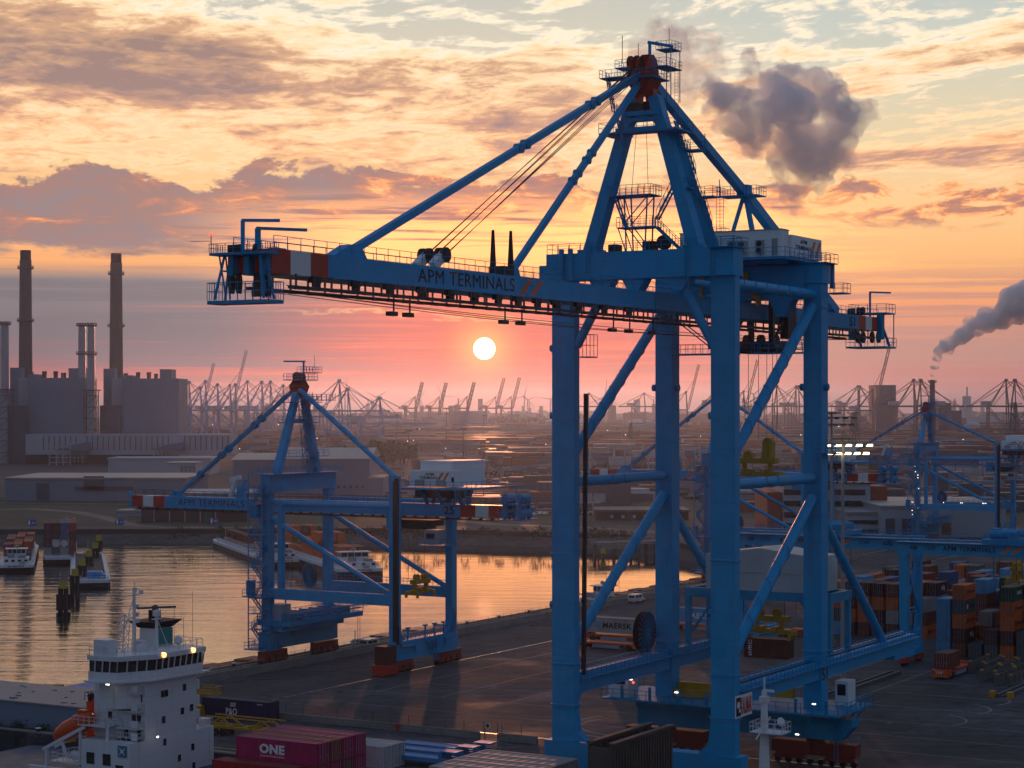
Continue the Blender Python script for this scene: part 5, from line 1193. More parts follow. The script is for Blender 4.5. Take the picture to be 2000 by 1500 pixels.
# ---------------------------------------------------------------- the feeder ship at the near quay
SO = (-45.1, 250.6)
def feeder_ship():
    T = thing('container_ship', 'feeder ship with white bridge tower and orange stern lifeboat moored at the near quay', 'ship', (*SO, 0), RV)
    P = lambda mb, n, m, par=T, **k: mb.build(n, m, par, **k)
    yc, hb = -1.3, 8.7
    def outline(k, z): return [(x, yc + w * hb * k, z) for x, w in ((-26, -0.8), (-20, -1), (70, -1), (84, -0.75), (94, -0.25), (97, 0), (94, 0.25), (84, 0.75), (70, 1), (-20, 1), (-26, 0.8))]
    P(MB().ring([outline(0.9, -7), outline(1, -3), outline(1, -0.6)]), 'hull', mat('hull_blue', (0.02, 0.05, 0.1), 0.5, var=0.2))
    m2 = MB(); m2.box(8, 66, yc - 8, yc + 8, -0.6, -0.05); m2.box(64, 96, yc - 2, yc + 2, -0.6, 0.8); P(m2, 'hatch_cover', DECKR)
    # accommodation block
    mb = MB(); mb.box(-4, 4.1, -6.5, 3.4, 4.3, 11.7); mb.box(-3.5, 4.14, -9.4, 6.8, -0.6, 4.3)
    mb.prism([(-1.5, -8.4), (1.5, -8.6), (3.6, -6.5), (-1.5, -6.5)], 8.2, 11.7)
    blk = P(mb, 'accommodation', SHIPW)
    for (y, z) in ((-3.2, 9.6), (-2.5, 9.6), (1.0, 9.9), (-3.0, 6.4), (0.6, 7.0), (2.4, 7.2), (-2.8, 3.6), (0, 1.2), (2.6, 2.2), (-0.8, -0.4), (2.8, -0.2)): P(MB().box(4.1, 4.18, y - 0.28, y + 0.28, z - 0.42, z + 0.42), 'porthole', GLASS, blk)
    for (x, z) in ((2.6, 9.4), (3.4, 9.4), (2.4, 6.9), (3.2, 6.9), (3.2, 5.2), (1.2, 5.0), (-1.4, 7.0)): P(MB().box(x - 0.3, x + 0.3, -6.56, -6.48, z - 0.45, z + 0.45), 'porthole', GLASS, blk)
    for (x, z) in ((-2.0, 2.2), (0.6, 2.2), (2.6, 1.0)): P(MB().box(x - 0.6, x + 0.6, -9.47, -9.4, z - 0.8, z + 0.6), 'deck_opening', GLASS, blk)
    for z in (10.2, 8.0, 5.9, 4.4): P(MB().deck(0.4, 4.0, -7.7, -6.5, z - 0.1, 0.95, 0.1, 0.05, step=0.9).box(3.0, 4.0, -7.75, -7.65, z, z + 0.9), 'balcony', SHIPW, blk)
    m2 = MB()
    m2.rail([(4.0, 3.6, 4.3), (4.0, 6.7, 4.3), (-3, 6.7, 4.3)], 1.0); m2.box(2.6, 3.8, 5.6, 6.6, 4.3, 5.3)
    P(m2, 'upper_deck_railing', SHIPW, blk)
    for z in (9.4, 7.4, 5.6): P(MB().box(3.2, 4.2, 3.4, 3.9, z, z + 1.2), 'vent_box', SHIPW, blk)
    # bridge
    plan = [(4.6, -5.0), (4.7, 3.9), (1.2, 4.6), (-2.2, 4.6), (-2.2, -9.6), (-0.8, -10.0), (2.2, -9.4)]
    plan = plan[::-1] if False else plan
    mb = MB(); mb.prism(plan, 11.7, 12.75)
    big = [(x * 1.0 + (0.5 if x > 3 else 0), y + (0.9 if y > 0 else -0.8)) for x, y in plan]; mb.prism(big, 11.5, 11.7)
    wide = [(x + (0.35 if x > 0 else 0), y + (0.2 if y > 0 else -0.2)) for x, y in plan]
    mb.prism(wide, 14.15, 14.75)
    br = P(mb, 'bridge', SHIPW, blk)
    m2 = MB(); ins = [(x - (0.12 if x > 0 else -0.1), y - (0.1 if y > 0 else -0.1)) for x, y in plan]; m2.prism(ins, 12.75, 14.15); P(m2, 'bridge_window', GLASS, br)
    m2 = MB(); edge = [(-0.8, -10.0), (2.2, -9.4), (4.6, -5.0), (4.7, 3.9), (1.2, 4.6)]
    for p, q in zip(edge, edge[1:]):
        n = max(2, round(math.dist(p, q) / 1.15))
        for i in range(n + 1):
            x = p[0] + (q[0] - p[0]) * i / n; y = p[1] + (q[1] - p[1]) * i / n; m2.bar((x, y, 12.75), (x + 0.2, y * 1.01, 14.15), 0.12)
    P(m2, 'window_mullion', SHIPW, br)
    m2 = MB(); m2.rail([(5.4, -5.6, 11.7), (5.4, 4.8, 11.7)], 0.5, 1.2, 0.05); m2.rail([(4.6, -5, 14.75), (4.7, 3.9, 14.75), (-2, 4.6, 14.75), (-2, -9.6, 14.75), (2.2, -9.4, 14.75)], 1.0, 1.1, 0.05, loop=True); P(m2, 'bridge_railing', SHIPW, br)
    for (x, y) in ((4.95, -4.0), (5.0, 1.6)): P(MB().lathe((x, y, 14.55), [(0.05, -0.25), (0.3, -0.2), (0.3, 0.2), (0.05, 0.25)], 10, (1, 0, 0)), 'deck_lamp', LAMPO, br)
    P(MB().box(1.0, 1.5, -10.05, -9.9, 11.3, 11.45).box(5.2, 5.3, -5.6, -5.3, 4.6, 4.8), 'wing_lamp', LAMPW, br)
    m2 = MB(); m2.box(-1.6, 0.6, -9.3, -7.6, 14.75, 16.6); m2.box(-0.6, 0.6, -3.0, -2.0, 14.75, 15.9); m2.box(1, 2, -4.6, -3.6, 14.75, 15.6); m2.lathe((1.8, 2.6, 15.5), [(0.1, -0.6), (0.55, -0.3), (0.55, 0.3), (0.1, 0.6)], 12); P(m2, 'roof_locker', SHIPW, br)
    m2 = MB(); m2.lattice((-0.2, -5.6, 14.75), (-0.2, -5.2, 19.4), 0.9, 0.05, 6); m2.tube((0, -3.7, 14.7), (0, -3.7, 22.1), 0.28, 0.18)
    m2.bar((0, -5.6, 21.6), (0, -2.4, 21.7), 0.12); m2.bar((0, -5.4, 18.4), (0, -3.7, 19.0), 0.12); m2.bar((0, -5.4, 17.6), (0, -3.8, 21.4), 0.08)
    for z, y in ((22.3, -3.6), (21.9, -2.4), (20.2, -3.2), (19.2, -3.2), (18.4, -3.1)): m2.cb((0, y, z), (0.4, 0.4, 0.5))
    m2.bar((0, -3.6, 22), (0, -3.6, 23.2), 0.08)
    P(m2, 'signal_mast', SHIPW, br)
    m2 = MB(); m2.tube((2.0, -1.8, 14.7), (2.0, -1.8, 19.6), 0.26, 0.16); m2.lathe((2.0, -1.8, 19.3), [(0.1, -0.5), (0.5, -0.3), (0.5, 0.3), (0.1, 0.5)], 12); m2.cb((2, -1.8, 18.6), (0.5, 1.4, 0.1)); m2.bar((1.6, 0.8, 15), (2.0, -1.6, 18.4), 0.07)
    P(m2, 'radar_mast', SHIPW, br); P(MB().bar((0.4, -3.6, 20.0), (3.6, 0.0, 20.05), 0.2, 0.25), 'radar_scanner', GREYD, br)
    m2 = MB()
    for x, y, h in ((3.8, 3, 7), (3, -7, 3), (0, 4, 5), (4, 1, 4)): m2.bar((x, y, 14.7), (x, y, 14.7 + h), 0.04)
    P(m2, 'whip_aerial', GREY, br)
    # funnel
    mb = MB().ring([[(-3.2, 0.6, 11.7), (-0.2, 0.6, 11.7), (-0.2, 4.2, 11.7), (-3.2, 4.2, 11.7)], [(-3.0, 0.9, 17.0), (-0.4, 0.9, 17.0), (-0.4, 3.9, 17.0), (-3.0, 3.9, 17.0)]])
    fn = P(mb, 'funnel', WHITE, blk)
    P(MB().box(-0.36, -0.24, 0.85, 4.0, 12, 16.9), 'funnel_panel', TEAL, fn)
    m2 = MB().ring([[(-3.2, 0.8, 17.0), (-0.3, 0.8, 17.0), (-0.3, 4.0, 17.0), (-3.2, 4.0, 17.0)], [(-4.0, -0.4, 17.9), (0.4, -0.4, 17.9), (0.4, 5.2, 17.9), (-4.0, 5.2, 17.9)]]); m2.box(-2.2, -1.0, 1.6, 2.6, 17.9, 19.2); m2.tube((-1.6, 2.6, 17.9), (-2.3, 2.9, 19.6), 0.4); P(m2, 'funnel_top', mat('funnel_black', (0.012, 0.012, 0.014), 0.7), fn)
    # stern: boat deck, lifeboat, davit crane
    m2 = MB(); m2.deck(-5.2, 0, -9.0, -6.5, 6.0, 1.0, 0.15, 0.06, step=0.9)
    for x, z0 in ((-4.4, 0), (0.0, 0)): m2.tube((x, -8.6, z0), (x, -8.6, 6), 0.2)
    m2.bar((-3.4, -8.9, 5.7), (-10.2, -8.9, 2.4), 0.3, 0.4); m2.bar((-3.4, -6.8, 5.7), (-10.2, -6.8, 2.4), 0.3, 0.4); m2.bar((-9.6, -8.9, 2.6), (-9.6, -8.9, -2), 0.3); m2.bar((-7.2, -8.9, 3.8), (-6.2, -8.9, 1.6), 0.3)
    m2.box(-12, -4, -9.5, -9.2, -0.6, 0.4); m2.deck(-8.6, -3.6, -9.2, -5, 1.2, 1.0, 0.15, 0.06, step=1.0); m2.lathe((-5.4, -8.0, 1.9), [(0.1, -0.9), (0.55, -0.8), (0.55, 0.8), (0.1, 0.9)], 14, (1, 0, 0))
    P(m2, 'boat_deck', SHIPW)
    d = Vector((-6.8, 0, -3.3)).normalized(); c = Vector((-6.1, -7.8, 5.2)); rings = []; a, b = MB.basis(d)
    for f, w, h in ((-3.4, 0.35, 0.5), (-2.9, 1.0, 1.0), (-1.5, 1.25, 1.25), (1.0, 1.3, 1.25), (2.6, 1.0, 0.95), (3.4, 0.4, 0.4)):
        rings.append([c + d * f + a * math.cos(2 * math.pi * i / 16) * w + b * math.sin(2 * math.pi * i / 16) * h * (1.1 if i < 8 else 0.9) for i in range(16)])
    lb = P(MB().ring(rings), 'lifeboat', LIFEB, smooth=True)
    P(MB().box(-5.1, -3.8, -8.3, -7.3, 6.3, 7.6), 'lifeboat_cabin', LIFEB, lb)
    m2 = MB(); m2.tube((-5.6, -5.2, 1), (-5.6, -5.2, 8.3), 0.75, 0.65, 14); m2.bar((-5.6, -5.2, 8.2), (0.4, -6.6, 8.9), 0.5, 0.8, 0.3, 0.4); m2.bar((0.3, -6.6, 8.9), (0.6, -6.7, 8.0), 0.3); m2.bar((-5.2, -5.4, 6.4), (-2.4, -5.9, 8.4), 0.2); P(m2, 'davit_crane', LIFEB)
    m2 = MB(); m2.rail([(-6.2, -5.8, 8.4), (-5, -5.8, 8.4), (-5, -4.6, 8.4), (-6.2, -4.6, 8.4)], 1.0, 0.6, 0.05, loop=True); m2.lathe((-5.6, -5.2, 8.7), [(0.4, -0.4), (0.4, 0.4), (0.1, 0.6)], 10); P(m2, 'crane_railing', DARK)
    fl = P(MB().box(2.4, 3.8, -9.5, -9.41, 2.6, 4.0), 'emblem_board', mat('emblem_blue', (0.05, 0.18, 0.3), 0.6)); m2 = MB(); m2.extrude([(2.6, -9.52, 2.8), (3.1, -9.52, 3.2), (3.6, -9.52, 2.8), (3.25, -9.52, 3.3), (3.6, -9.52, 3.8), (3.1, -9.52, 3.45), (2.6, -9.52, 3.8), (2.95, -9.52, 3.3)], (0, -0.02, 0)); P(m2, 'emblem', LETW, fl)
    # ribbed wall between the holds, open top channel
    mb = MB()
    for x in (66.4, 69.0):
        mb.box(x - 0.12, x + 0.12, -8.6, 6.2, -0.5, 9.5)
        for i in range(22): mb.box(x + 0.12, x + 0.34, -8.4 + i * 0.66, -8.15 + i * 0.66, -0.4, 9.3)
        mb.box(x - 0.3, x + 0.4, -8.6, 6.2, 9.5, 9.75)
    for y in (-8.6, 6.0): mb.box(66.4, 69, y, y + 0.2, 1, 9.2)
    P(mb, 'ribbed_wall', mat('wall_grey_brown', (0.09, 0.075, 0.065), 0.75, var=0.3, streak=0.6))
    # foremast
    m2 = MB(); m2.tube((82.7, 0, -0.5), (82.7, 0, 15.2), 0.85, 0.28, 16); fm = P(m2, 'foremast', SHIPW)
    m2 = MB(); m2.deck(81.6, 85.2, -1.3, 1.2, 11.0, 1.0, 0.12, 0.06, step=0.8); m2.bar((82.7, -2.2, 10.4), (82.7, 1.6, 12.2), 0.12); m2.lathe((84.7, -0.6, 12.1), [(0.1, -0.4), (0.5, 0.2), (0.45, 0.25)], 12, (1, -0.6, 0.4)); m2.tube((82.7, 0, 15), (82.7, 0, 16.6), 0.1); m2.box(82.3, 83.1, -0.5, 0.5, 14.0, 14.6); m2.bar((82.7, 0, 15.2), (83.8, 0, 15.2), 0.25); P(m2, 'mast_platform', SHIPW, fm)
    return T
feeder_ship()
# deck cargo on the ship
def sc(x, y, z): return crane_pt(SO, RV, x, y, z)
G1 = 'containers stacked on the ship deck'
rows = ('front', 'second', 'third', 'back')
up = ('magenta pink', 'dull red', 'magenta pink', 'magenta pink'); lo = ('dull red', 'magenta pink', 'rust brown', 'magenta pink')
for i in range(4):
    c = container(sc(21.0, -1.25 + i * 2.52, 2.62), RV, up[i], f'{up[i]} container in the upper tier aft on the ship, {rows[i]} row', 12.19, 2.59, G1, flip=True)
    if i == 0:
        lettering('ONE', LETW, c, (2.5, 1.24, 0.85), (-1, 0, 0), (0, 0, 1), 3.7, 1.15, 'lettering', 0.045); lettering('OCEAN NETWORK EXPRESS', LETW, c, (2.4, 1.24, 0.45), (-1, 0, 0), (0, 0, 1), 3.6, 0.2, 'lettering', 0.0)
    container(sc(21.0, -1.25 + i * 2.52, 0), RV, lo[i], f'{lo[i]} container in the lower tier aft on the ship, {rows[i]} row', 12.19, 2.59, G1, flip=True)
container(sc(19.4, -3.85, 0), RV, 'bright red', 'bright red container low on the ship deck in front of the pink stack', 12.19, 2.59, G1)
for i, y in enumerate((12.2, 14.75)): container(sc(21.2, y, 0.0), RV, 'white', ('white container', 'farther white container')[i] + ' standing on the quay behind the pink stack', 12.19, 2.9, flip=True)
for i in range(5):
    container(sc(52.1, 3.3 - i * 2.52, 2.62), RV, 'pale grey', f'pale grey container on top of the forward deck stack, {("back","fourth","third","second","front")[i]} row', 12.19, 2.59, G1, flip=True, roofcol=(0.3, 0.28, 0.27))
    if i == 0: container(sc(52.1, 3.3, 0), RV, 'slate grey', 'slate grey container under the back of the pale forward deck stack', 12.19, 2.59, G1, flip=True)

# ---------------------------------------------------------------- things on the quay
def trailer(loc, rz, label):
    T = thing('terminal_trailer', label, 'trailer', loc, rz, 'blue terminal trailers')
    mb = MB(); mb.box(-6.4, 5.0, -1.2, 1.2, 0.9, 1.2); 
    for y in (-1.1, 1.1): mb.box(-6.4, 6.3, y - 0.12, y + 0.12, 0.75, 1.25)
    mb.build('trailer_bed', SKYB, T)
    MB().box(5.0, 5.5, -1.2, 1.2, 0.9, 2.1).box(5.0, 7.4, -1.0, 1.0, 2.0, 2.2).build('gooseneck', SKYB, T)
    for x in (-5.4, -4.2):
        for y in (-0.95, 0.95): MB().lathe((x, y, 0.5), [(0.1, -0.2), (0.5, -0.2), (0.5, 0.2), (0.1, 0.2)], 14, (0, 1, 0)).build('wheel', RUBBER, T)
    return T
for i, (px, py) in enumerate(((800, 1492), (835, 1482), (868, 1474))):
    trailer(gd(px, py), RV, ('blue trailer with raised gooseneck nearest the pink stack', 'middle blue trailer between the pink and the pale deck stacks', 'blue trailer with raised gooseneck nearest the pale deck stack')[i])
def cassette(loc, rz, label):
    T = thing('yellow_chassis', label, 'chassis', loc, rz)
    mb = MB(); mb.box(-6.2, 6.2, -1.1, -0.8, 1.1, 1.45); mb.box(-6.2, 6.2, 0.8, 1.1, 1.1, 1.45)
    for x in (-6, -3, 0, 3, 6): mb.box(x - 0.2, x + 0.2, -1.1, 1.1, 1.15, 1.4)
    for x in (-5.5, 1.5): mb.bar((x, -1, 1.4), (x + 2, -1, 2.6), 0.18); mb.bar((x + 2, -1, 2.6), (x + 4, -1, 1.4), 0.18); mb.bar((x, 1, 1.4), (x + 2, 1, 2.6), 0.18); mb.bar((x + 2, 1, 2.6), (x + 4, 1, 1.4), 0.18)
    mb.bar((-6, -1, 2.6), (6, -1, 2.6), 0.16); mb.bar((-6, 1, 2.6), (6, 1, 2.6), 0.16)
    mb.build('chassis_frame', YEL, T)
    for x in (-4.5, -3.2, 4):
        for y in (-0.9, 0.9): MB().lathe((x, y, 0.5), [(0.1, -0.2), (0.5, -0.2), (0.5, 0.2), (0.1, 0.2)], 12, (0, 1, 0)).build('wheel', RUBBER, T)
cassette(gd(480, 1440), RV, 'yellow framed chassis parked between the ship bridge and the pink stack')
def hazard_block(loc, rz, label):
    T = thing('hazard_block', label, 'bollard guard', loc, rz, 'yellow striped guards on the quay')
    MB().ring([[(-0.8, -0.9, 0), (0.8, -0.9, 0), (0.8, 0.9, 0), (-0.8, 0.9, 0)], [(-0.5, -0.75, 1.7), (0.5, -0.75, 1.7), (0.5, 0.75, 1.7), (-0.5, 0.75, 1.7)]]).build('guard_body', YEL, T)
    m2 = MB()
    for i in range(4): m2.extrude([(-0.83 + 0.05, -0.8 + i * 0.4, 0.1), (-0.83 + 0.05, -0.62 + i * 0.4, 0.1), (-0.62, -0.25 + i * 0.28, 1.35), (-0.62, -0.42 + i * 0.28, 1.35)], (-0.03, 0, 0))
    m2.build('hazard_stripe', LETTER, T)
hazard_block(gd(113, 1358), R(60), 'yellow striped guard beyond the long grey shed at the corner of the quay')
hazard_block(gd(131, 1448), R(60), 'yellow striped guard at the quay edge in front of the long grey shed')
hazard_block(gd(389, 1400), R(60), 'yellow striped guard beside the left end of the navy container')
def bollard(loc, label):
    o = MB().lathe((0, 0, 0), [(0.3, 0), (0.26, 0.35), (0.42, 0.5), (0.42, 0.62), (0.1, 0.66)], 12).build('mooring_bollard', [DARK]); o.location = loc; o.rotation_euler = (0, 0, R(60)); tag(o, label, 'bollard', 'bollards along the basin quay'); MB().lathe((0, 0, 0), [(0.43, 0.52), (0.43, 0.63), (0.1, 0.68)], 12).build('bollard_cap', LETW, o)
for k, a in enumerate(range(262, 520, 13)): bollard(uv(a, B0 + 0.9), 'white capped black mooring bollard on the basin quay edge')
for k, b in enumerate((-194.5, -189.8)): bollard(uv(A0 + 0.8, b), ('white capped bollard left of the guard in front of the grey shed', 'white capped bollard right of the guard in front of the grey shed')[k])
# shed with a flat felt roof
T = thing('shed', 'long low grey shed with a pale flat roof behind the quay ladder', 'shed', (0, 0, 0))
o1 = uv(A0 + 3.2, -200); T.location = o1; T.rotation_euler = (0, 0, RV)
MB().box(-22, 20, 0, 14, 0, 3.4).build('shed_wall', CLAD, T)
MB().box(-22.2, 20.2, -0.2, 14.2, 3.4, 3.6).build('shed_roof', mat('felt_roof', (0.27, 0.25, 0.26), 0.6, var=0.2), T)
m2 = MB(); lr = random.Random(3)
for i in range(24): m2.cb((lr.uniform(-12, 18), lr.uniform(1, 13), 3.66), (lr.uniform(0.2, 0.9), lr.uniform(0.1, 0.3), 0.08))
m2.build('roof_patch', GREYD, T)
for i in range(6):
    mb = MB(); lr = random.Random(i)
    for k in range(260):
        x, y, z = lr.gauss(0, 0.7), lr.gauss(0, 0.35), abs(lr.gauss(0.35, 0.3)); s_ = 0.14
        p = Vector((x, y, z)); d1 = Vector((lr.gauss(0, 1), lr.gauss(0, 1), lr.gauss(0, 1))).normalized() * s_; d2 = Vector((lr.gauss(0, 1), lr.gauss(0, 1), lr.gauss(0, 1))).normalized() * s_
        mb.quadset([p, p + d1, p + d1 + d2, p + d2], [(0, 1, 2, 3)])
    o = mb.build('low_shrub', LEAF); o.location = uv(A0 + 2.2, -213.5 + i * 4.6); o.rotation_euler = (0, 0, RV); tag(o, 'low dark shrub at the foot of the long grey shed', 'shrub', 'shrubs along the grey shed')
container(uv(243, -207, 0), RV, 'dark green', 'dark green container behind the left end of the long grey shed', 12.19, 2.9)
T = thing('cable_cradle', 'low yellow steel frame between the dark green container and the striped guard', 'frame', uv(243.5, -197.0), RV)
mb = MB(); mb.box(-4, 4, -1, -0.8, 0.6, 0.9); mb.box(-4, 4, 0.8, 1, 0.6, 0.9); mb.rail([(-4, -1, 0.9), (4, -1, 0.9), (4, 1, 0.9), (-4, 1, 0.9)], 0.9, 1.2, 0.1, loop=True)
for x in (-3.8, 3.8): mb.box(x - 0.15, x + 0.15, -1, 1, 0, 0.6)
mb.build('frame_bars', YEL, T)
T = thing('quay_ladder', 'pale steel ladder on the quay wall in front of the grey shed', 'ladder', uv(A0 - 0.2, -206), RV)
MB().ladder((0, 0, -5), (0, 0, 0.3), 0.6, (1, 0, 0), 0.09, 0.4).path([(-0.3, 0, 0.3), (-0.3, 0.3, 1.0), (-0.3, 1.0, 1.1), (-0.3, 1.4, 0.1)], 0.045).path([(0.3, 0, 0.3), (0.3, 0.3, 1.0), (0.3, 1.0, 1.1), (0.3, 1.4, 0.1)], 0.045).build('ladder_rails', GREY, T)
T = thing('quay_fender', 'dark rubber fender post on the quay wall left of the ladder', 'fender', uv(A0 - 0.3, -209.7), RV)
MB().box(-0.9, 0.9, -0.5, 0.3, -6, -1.2).box(-0.7, 0.7, -0.7, -0.5, -5.5, -1.6).build('fender_block', RUBBER, T)
# walls of precast blocks with posts and wire
def block_wall(label, a0, b0, a1, b1, h=0.95):
    p, q = uv(a0, b0), uv(a1, b1); L = (q - p).length; d = (q - p).normalized()
    T = thing('barrier_wall', label, 'barrier', p, math.atan2(d.y, d.x))
    mb = MB(); x = 0
    while x < L - 1: mb.box(x, min(x + 2.95, L), -0.3, 0.3, 0, h * 0.55); mb.box(x, min(x + 2.95, L), -0.15, 0.15, h * 0.55, h); x += 3.0
    mb.build('barrier_blocks', CONC, T)
    m2 = MB(); x = 0.5
    while x < L: m2.bar((x, 0, h), (x, 0, h + 1.35), 0.06); x += 3.0
    m2.bar((0, 0, h + 1.3), (L, 0, h + 1.3), 0.03); m2.bar((0, 0, h + 0.65), (L, 0, h + 0.65), 0.03)
    m2.build('fence_posts', GREYD, T)
block_wall('concrete block barrier with wire fence along the basin quay', 238, -205.5, 560, -205.5, 1.35)
block_wall('concrete block barrier with thin fence posts left of the legs of crane 51', 232, -196, 232, -138.5)
block_wall('short concrete barrier beside the gate at the foot of crane 51', 232, -136, 232, -129.5, 1.0)
T = thing('traffic_sign', 'small white round warning sign on the gate posts by the barrier', 'sign', uv(232, -137.2), RV)
MB().bar((-1.0, 0, 0), (-1.0, 0, 2.4), 0.1).bar((1.0, 0, 0), (1.0, 0, 2.4), 0.1).bar((-1, 0, 2.3), (1, 0, 2.3), 0.08).build('gate_post', GREYD, T); MB().box(-0.9, -0.1, -0.1, -0.06, 1.5, 2.2).build('sign_board', LETW, T); MB().lathe((-0.5, -0.1, 1.85), [(0.05, 0), (0.28, 0), (0.28, 0.02), (0.05, 0.02)], 14, (0, -1, 0)).build('sign_symbol', LETTER, T)
T = thing('fire_hydrant', 'red fire hydrant between two lengths of the concrete barrier', 'hydrant', uv(231.4, -152), RV)
MB().lathe((0, 0, 0), [(0.22, 0), (0.18, 0.1), (0.16, 0.8), (0.24, 0.85), (0.2, 1.05), (0.05, 1.15)], 12).build('hydrant_body', RED, T); MB().tube((-0.45, 0, 0.7), (0.45, 0, 0.7), 0.13).build('hydrant_outlet', RED, T)

# ---------------------------------------------------------------- vans and cars
def van_meshes():
    prof = [(-2.5, 0.45), (-2.55, 1.0), (-2.4, 1.95), (-2.2, 2.05), (0.9, 2.05), (1.15, 1.95), (1.75, 1.2), (2.45, 1.0), (2.6, 0.6), (2.55, 0.4)]
    mb = MB().ring([[(x, -0.95, z) for x, z in prof], [(x, 0.95, z) for x, z in prof]])
    gl = MB()
    for y in (-0.97, 0.97): gl.box(-2.2, -0.9, min(y, y * 0.99), max(y, y * 0.99), 1.25, 1.8); gl.box(-0.7, 0.7, min(y, y * 0.99), max(y, y * 0.99), 1.25, 1.8)
    gl.extrude([(1.2, -0.8, 1.93), (1.2, 0.8, 1.93), (1.76, 0.85, 1.25), (1.76, -0.85, 1.25)], (0.04, 0, 0.03)); gl.box(-2.56, -2.48, -0.7, 0.7, 1.3, 1.8)
    wh = [MB().lathe((x, y, 0.34), [(0.08, -0.12), (0.34, -0.12), (0.34, 0.12), (0.08, 0.12)], 14, (0, 1, 0)) for x in (-1.6, 1.6) for y in (-0.9, 0.9)]
    return mb, gl, wh
def car_meshes():
    prof = [(-2.1, 0.35), (-2.15, 0.8), (-1.9, 0.95), (-1.3, 1.42), (0.4, 1.45), (1.1, 0.95), (2.0, 0.82), (2.15, 0.55), (2.1, 0.35)]
    mb = MB().ring([[(x, -0.85 + (0.12 if z > 1.2 else 0), z) for x, z in prof], [(x, 0.85 - (0.12 if z > 1.2 else 0), z) for x, z in prof]])
    gl = MB()
    for s in (-1, 1): gl.box(-1.3, 0.4, s * 0.78 - 0.03, s * 0.78 + 0.03, 1.0, 1.36)
    gl.extrude([(0.42, -0.7, 1.42), (0.42, 0.7, 1.42), (1.08, 0.76, 0.98), (1.08, -0.76, 0.98)], (0.03, 0, 0.03))
    wh = [MB().lathe((x, y, 0.32), [(0.08, -0.1), (0.32, -0.1), (0.32, 0.1), (0.08, 0.1)], 12, (0, 1, 0)) for x in (-1.35, 1.35) for y in (-0.8, 0.8)]
    return mb, gl, wh
CARP = mat('car_paint', (1, 1, 1), 0.25, var=0.03, objcol=True)
VEH = {}
def vehicle(kind, loc, rz, col, label, cat, group=None):
    if kind not in VEH:
        mb, gl, wh = van_meshes() if kind == 'delivery_van' else car_meshes()
        T = thing(kind, label, cat, loc, rz, group); b = mb.build('body', CARP, T); gl.build('windows', GLASS, T)
        for w in wh: w.build('wheel', RUBBER, T)
        VEH[kind] = [(o.name.split('.')[0], o.data) for o in (b,)] + [('windows', [c for c in T.children if c.name.startswith('windows')][0].data)] + [('wheel', c.data) for c in T.children if c.name.startswith('wheel')]
        b.color = (*col, 1); return T
    T = thing(kind, label, cat, loc, rz, group)
    for n, d in VEH[kind]:
        o = bpy.data.objects.new(n, d); COL.objects.link(o); o.parent = T; o.color = (*col, 1)
    return T
vehicle('delivery_van', gd(724, 1268), RU, (0.6, 0.6, 0.62), 'white van parked on the basin quay beside crane 25', 'van')
vehicle('delivery_van', gd(1243, 1177), RU, (0.6, 0.6, 0.62), 'white van on the quay between the left legs of crane 51', 'van')
for i, (px, py, c) in enumerate(((1640, 1046, 0.6), (1655, 1043, 0.55), (1670, 1041, 0.5), (1692, 1038, 0.6))):
    vehicle('delivery_van', gd(px, py), R(10 + i * 12), (c, c, c), ('first', 'second', 'third', 'fourth')[i] + ' white van from the floodlight mast, parked by the pale workshop', 'van')
ck = 0; lr = random.Random(11)
carcols = ((0.5, 0.5, 0.5), (0.05, 0.05, 0.06), (0.2, 0.21, 0.22), (0.25, 0.03, 0.03), (0.04, 0.07, 0.16), (0.6, 0.6, 0.58), (0.12, 0.12, 0.12))
for row, (x0, x1, py) in enumerate(((950, 1078, 990), (948, 1078, 998), (955, 1078, 1006), (1140, 1164, 990), (1140, 1164, 998), (1140, 1164, 1007), (840, 930, 1014))):
    px = x0
    while px < x1:
        p = gd(px + lr.uniform(-1, 1), py + lr.uniform(-1.2, 1.2))
        vehicle('parked_car', p, R(70 + lr.uniform(-8, 8)), carcols[lr.randrange(7)], 'small car in the packed car park beyond the basin', 'car', 'cars in the far car park'); px += 7.4 if row != 6 else 26
# floodlight masts
def mast(label, p, h, lit):
    T = thing('floodlight_mast', label, 'mast', (p.x, p.y, 0), R(8))
    MB().tube((0, 0, 0), (0, 0, h), 0.42, 0.2, 12).build('mast_pole', GREY, T)
    m2 = MB(); m2.lathe((0, 0, h), [(0.3, -0.3), (1.9, -0.2), (1.9, 0), (0.3, 0.1)], 20)
    for z, n, w in ((h - 0.9, 6, 4.6), (h - 2.2, 6, 4.4)): m2.bar((-w, 0, z), (w, 0, z), 0.14); m2.bar((-w * 0.7, 1.5, z), (w * 0.7, 1.5, z), 0.14)
    m2.bar((0, 0, h), (0, 0, h + 1.4), 0.06); m2.build('lamp_frame', GREYD, T)
    for z, w in ((h - 1.05, 4.4), (h - 2.35, 3.8)):
        for i in range(6):
            x = -w + 2 * w * i / 5
            lp = MB().extrude([(x - 0.5, -0.5, z), (x + 0.5, -0.5, z), (x + 0.5, 0.2, z + 0.2), (x - 0.5, 0.2, z + 0.2)], (0, 0, -0.22)).build('floodlight', GREYD, T)
            if lit: MB().box(x - 0.45, x + 0.45, -0.56, -0.51, z - 0.3, z + 0.02).box(x - 0.45, x + 0.45, -0.45, 0.15, z - 0.33, z - 0.28).build('lamp_glass', LAMP, lp)
    MB().box(-0.8, 0.8, -0.8, 0.8, 0, 0.9).build('mast_base', CONC, T)
mast('tall grey mast with two lit rows of floodlights beside the right leg of crane 51', gd(1646, 1338), 40.0, True)
mast('unlit tall grey mast close behind the lit floodlight mast', gd(1624, 1262), 44.0, False)

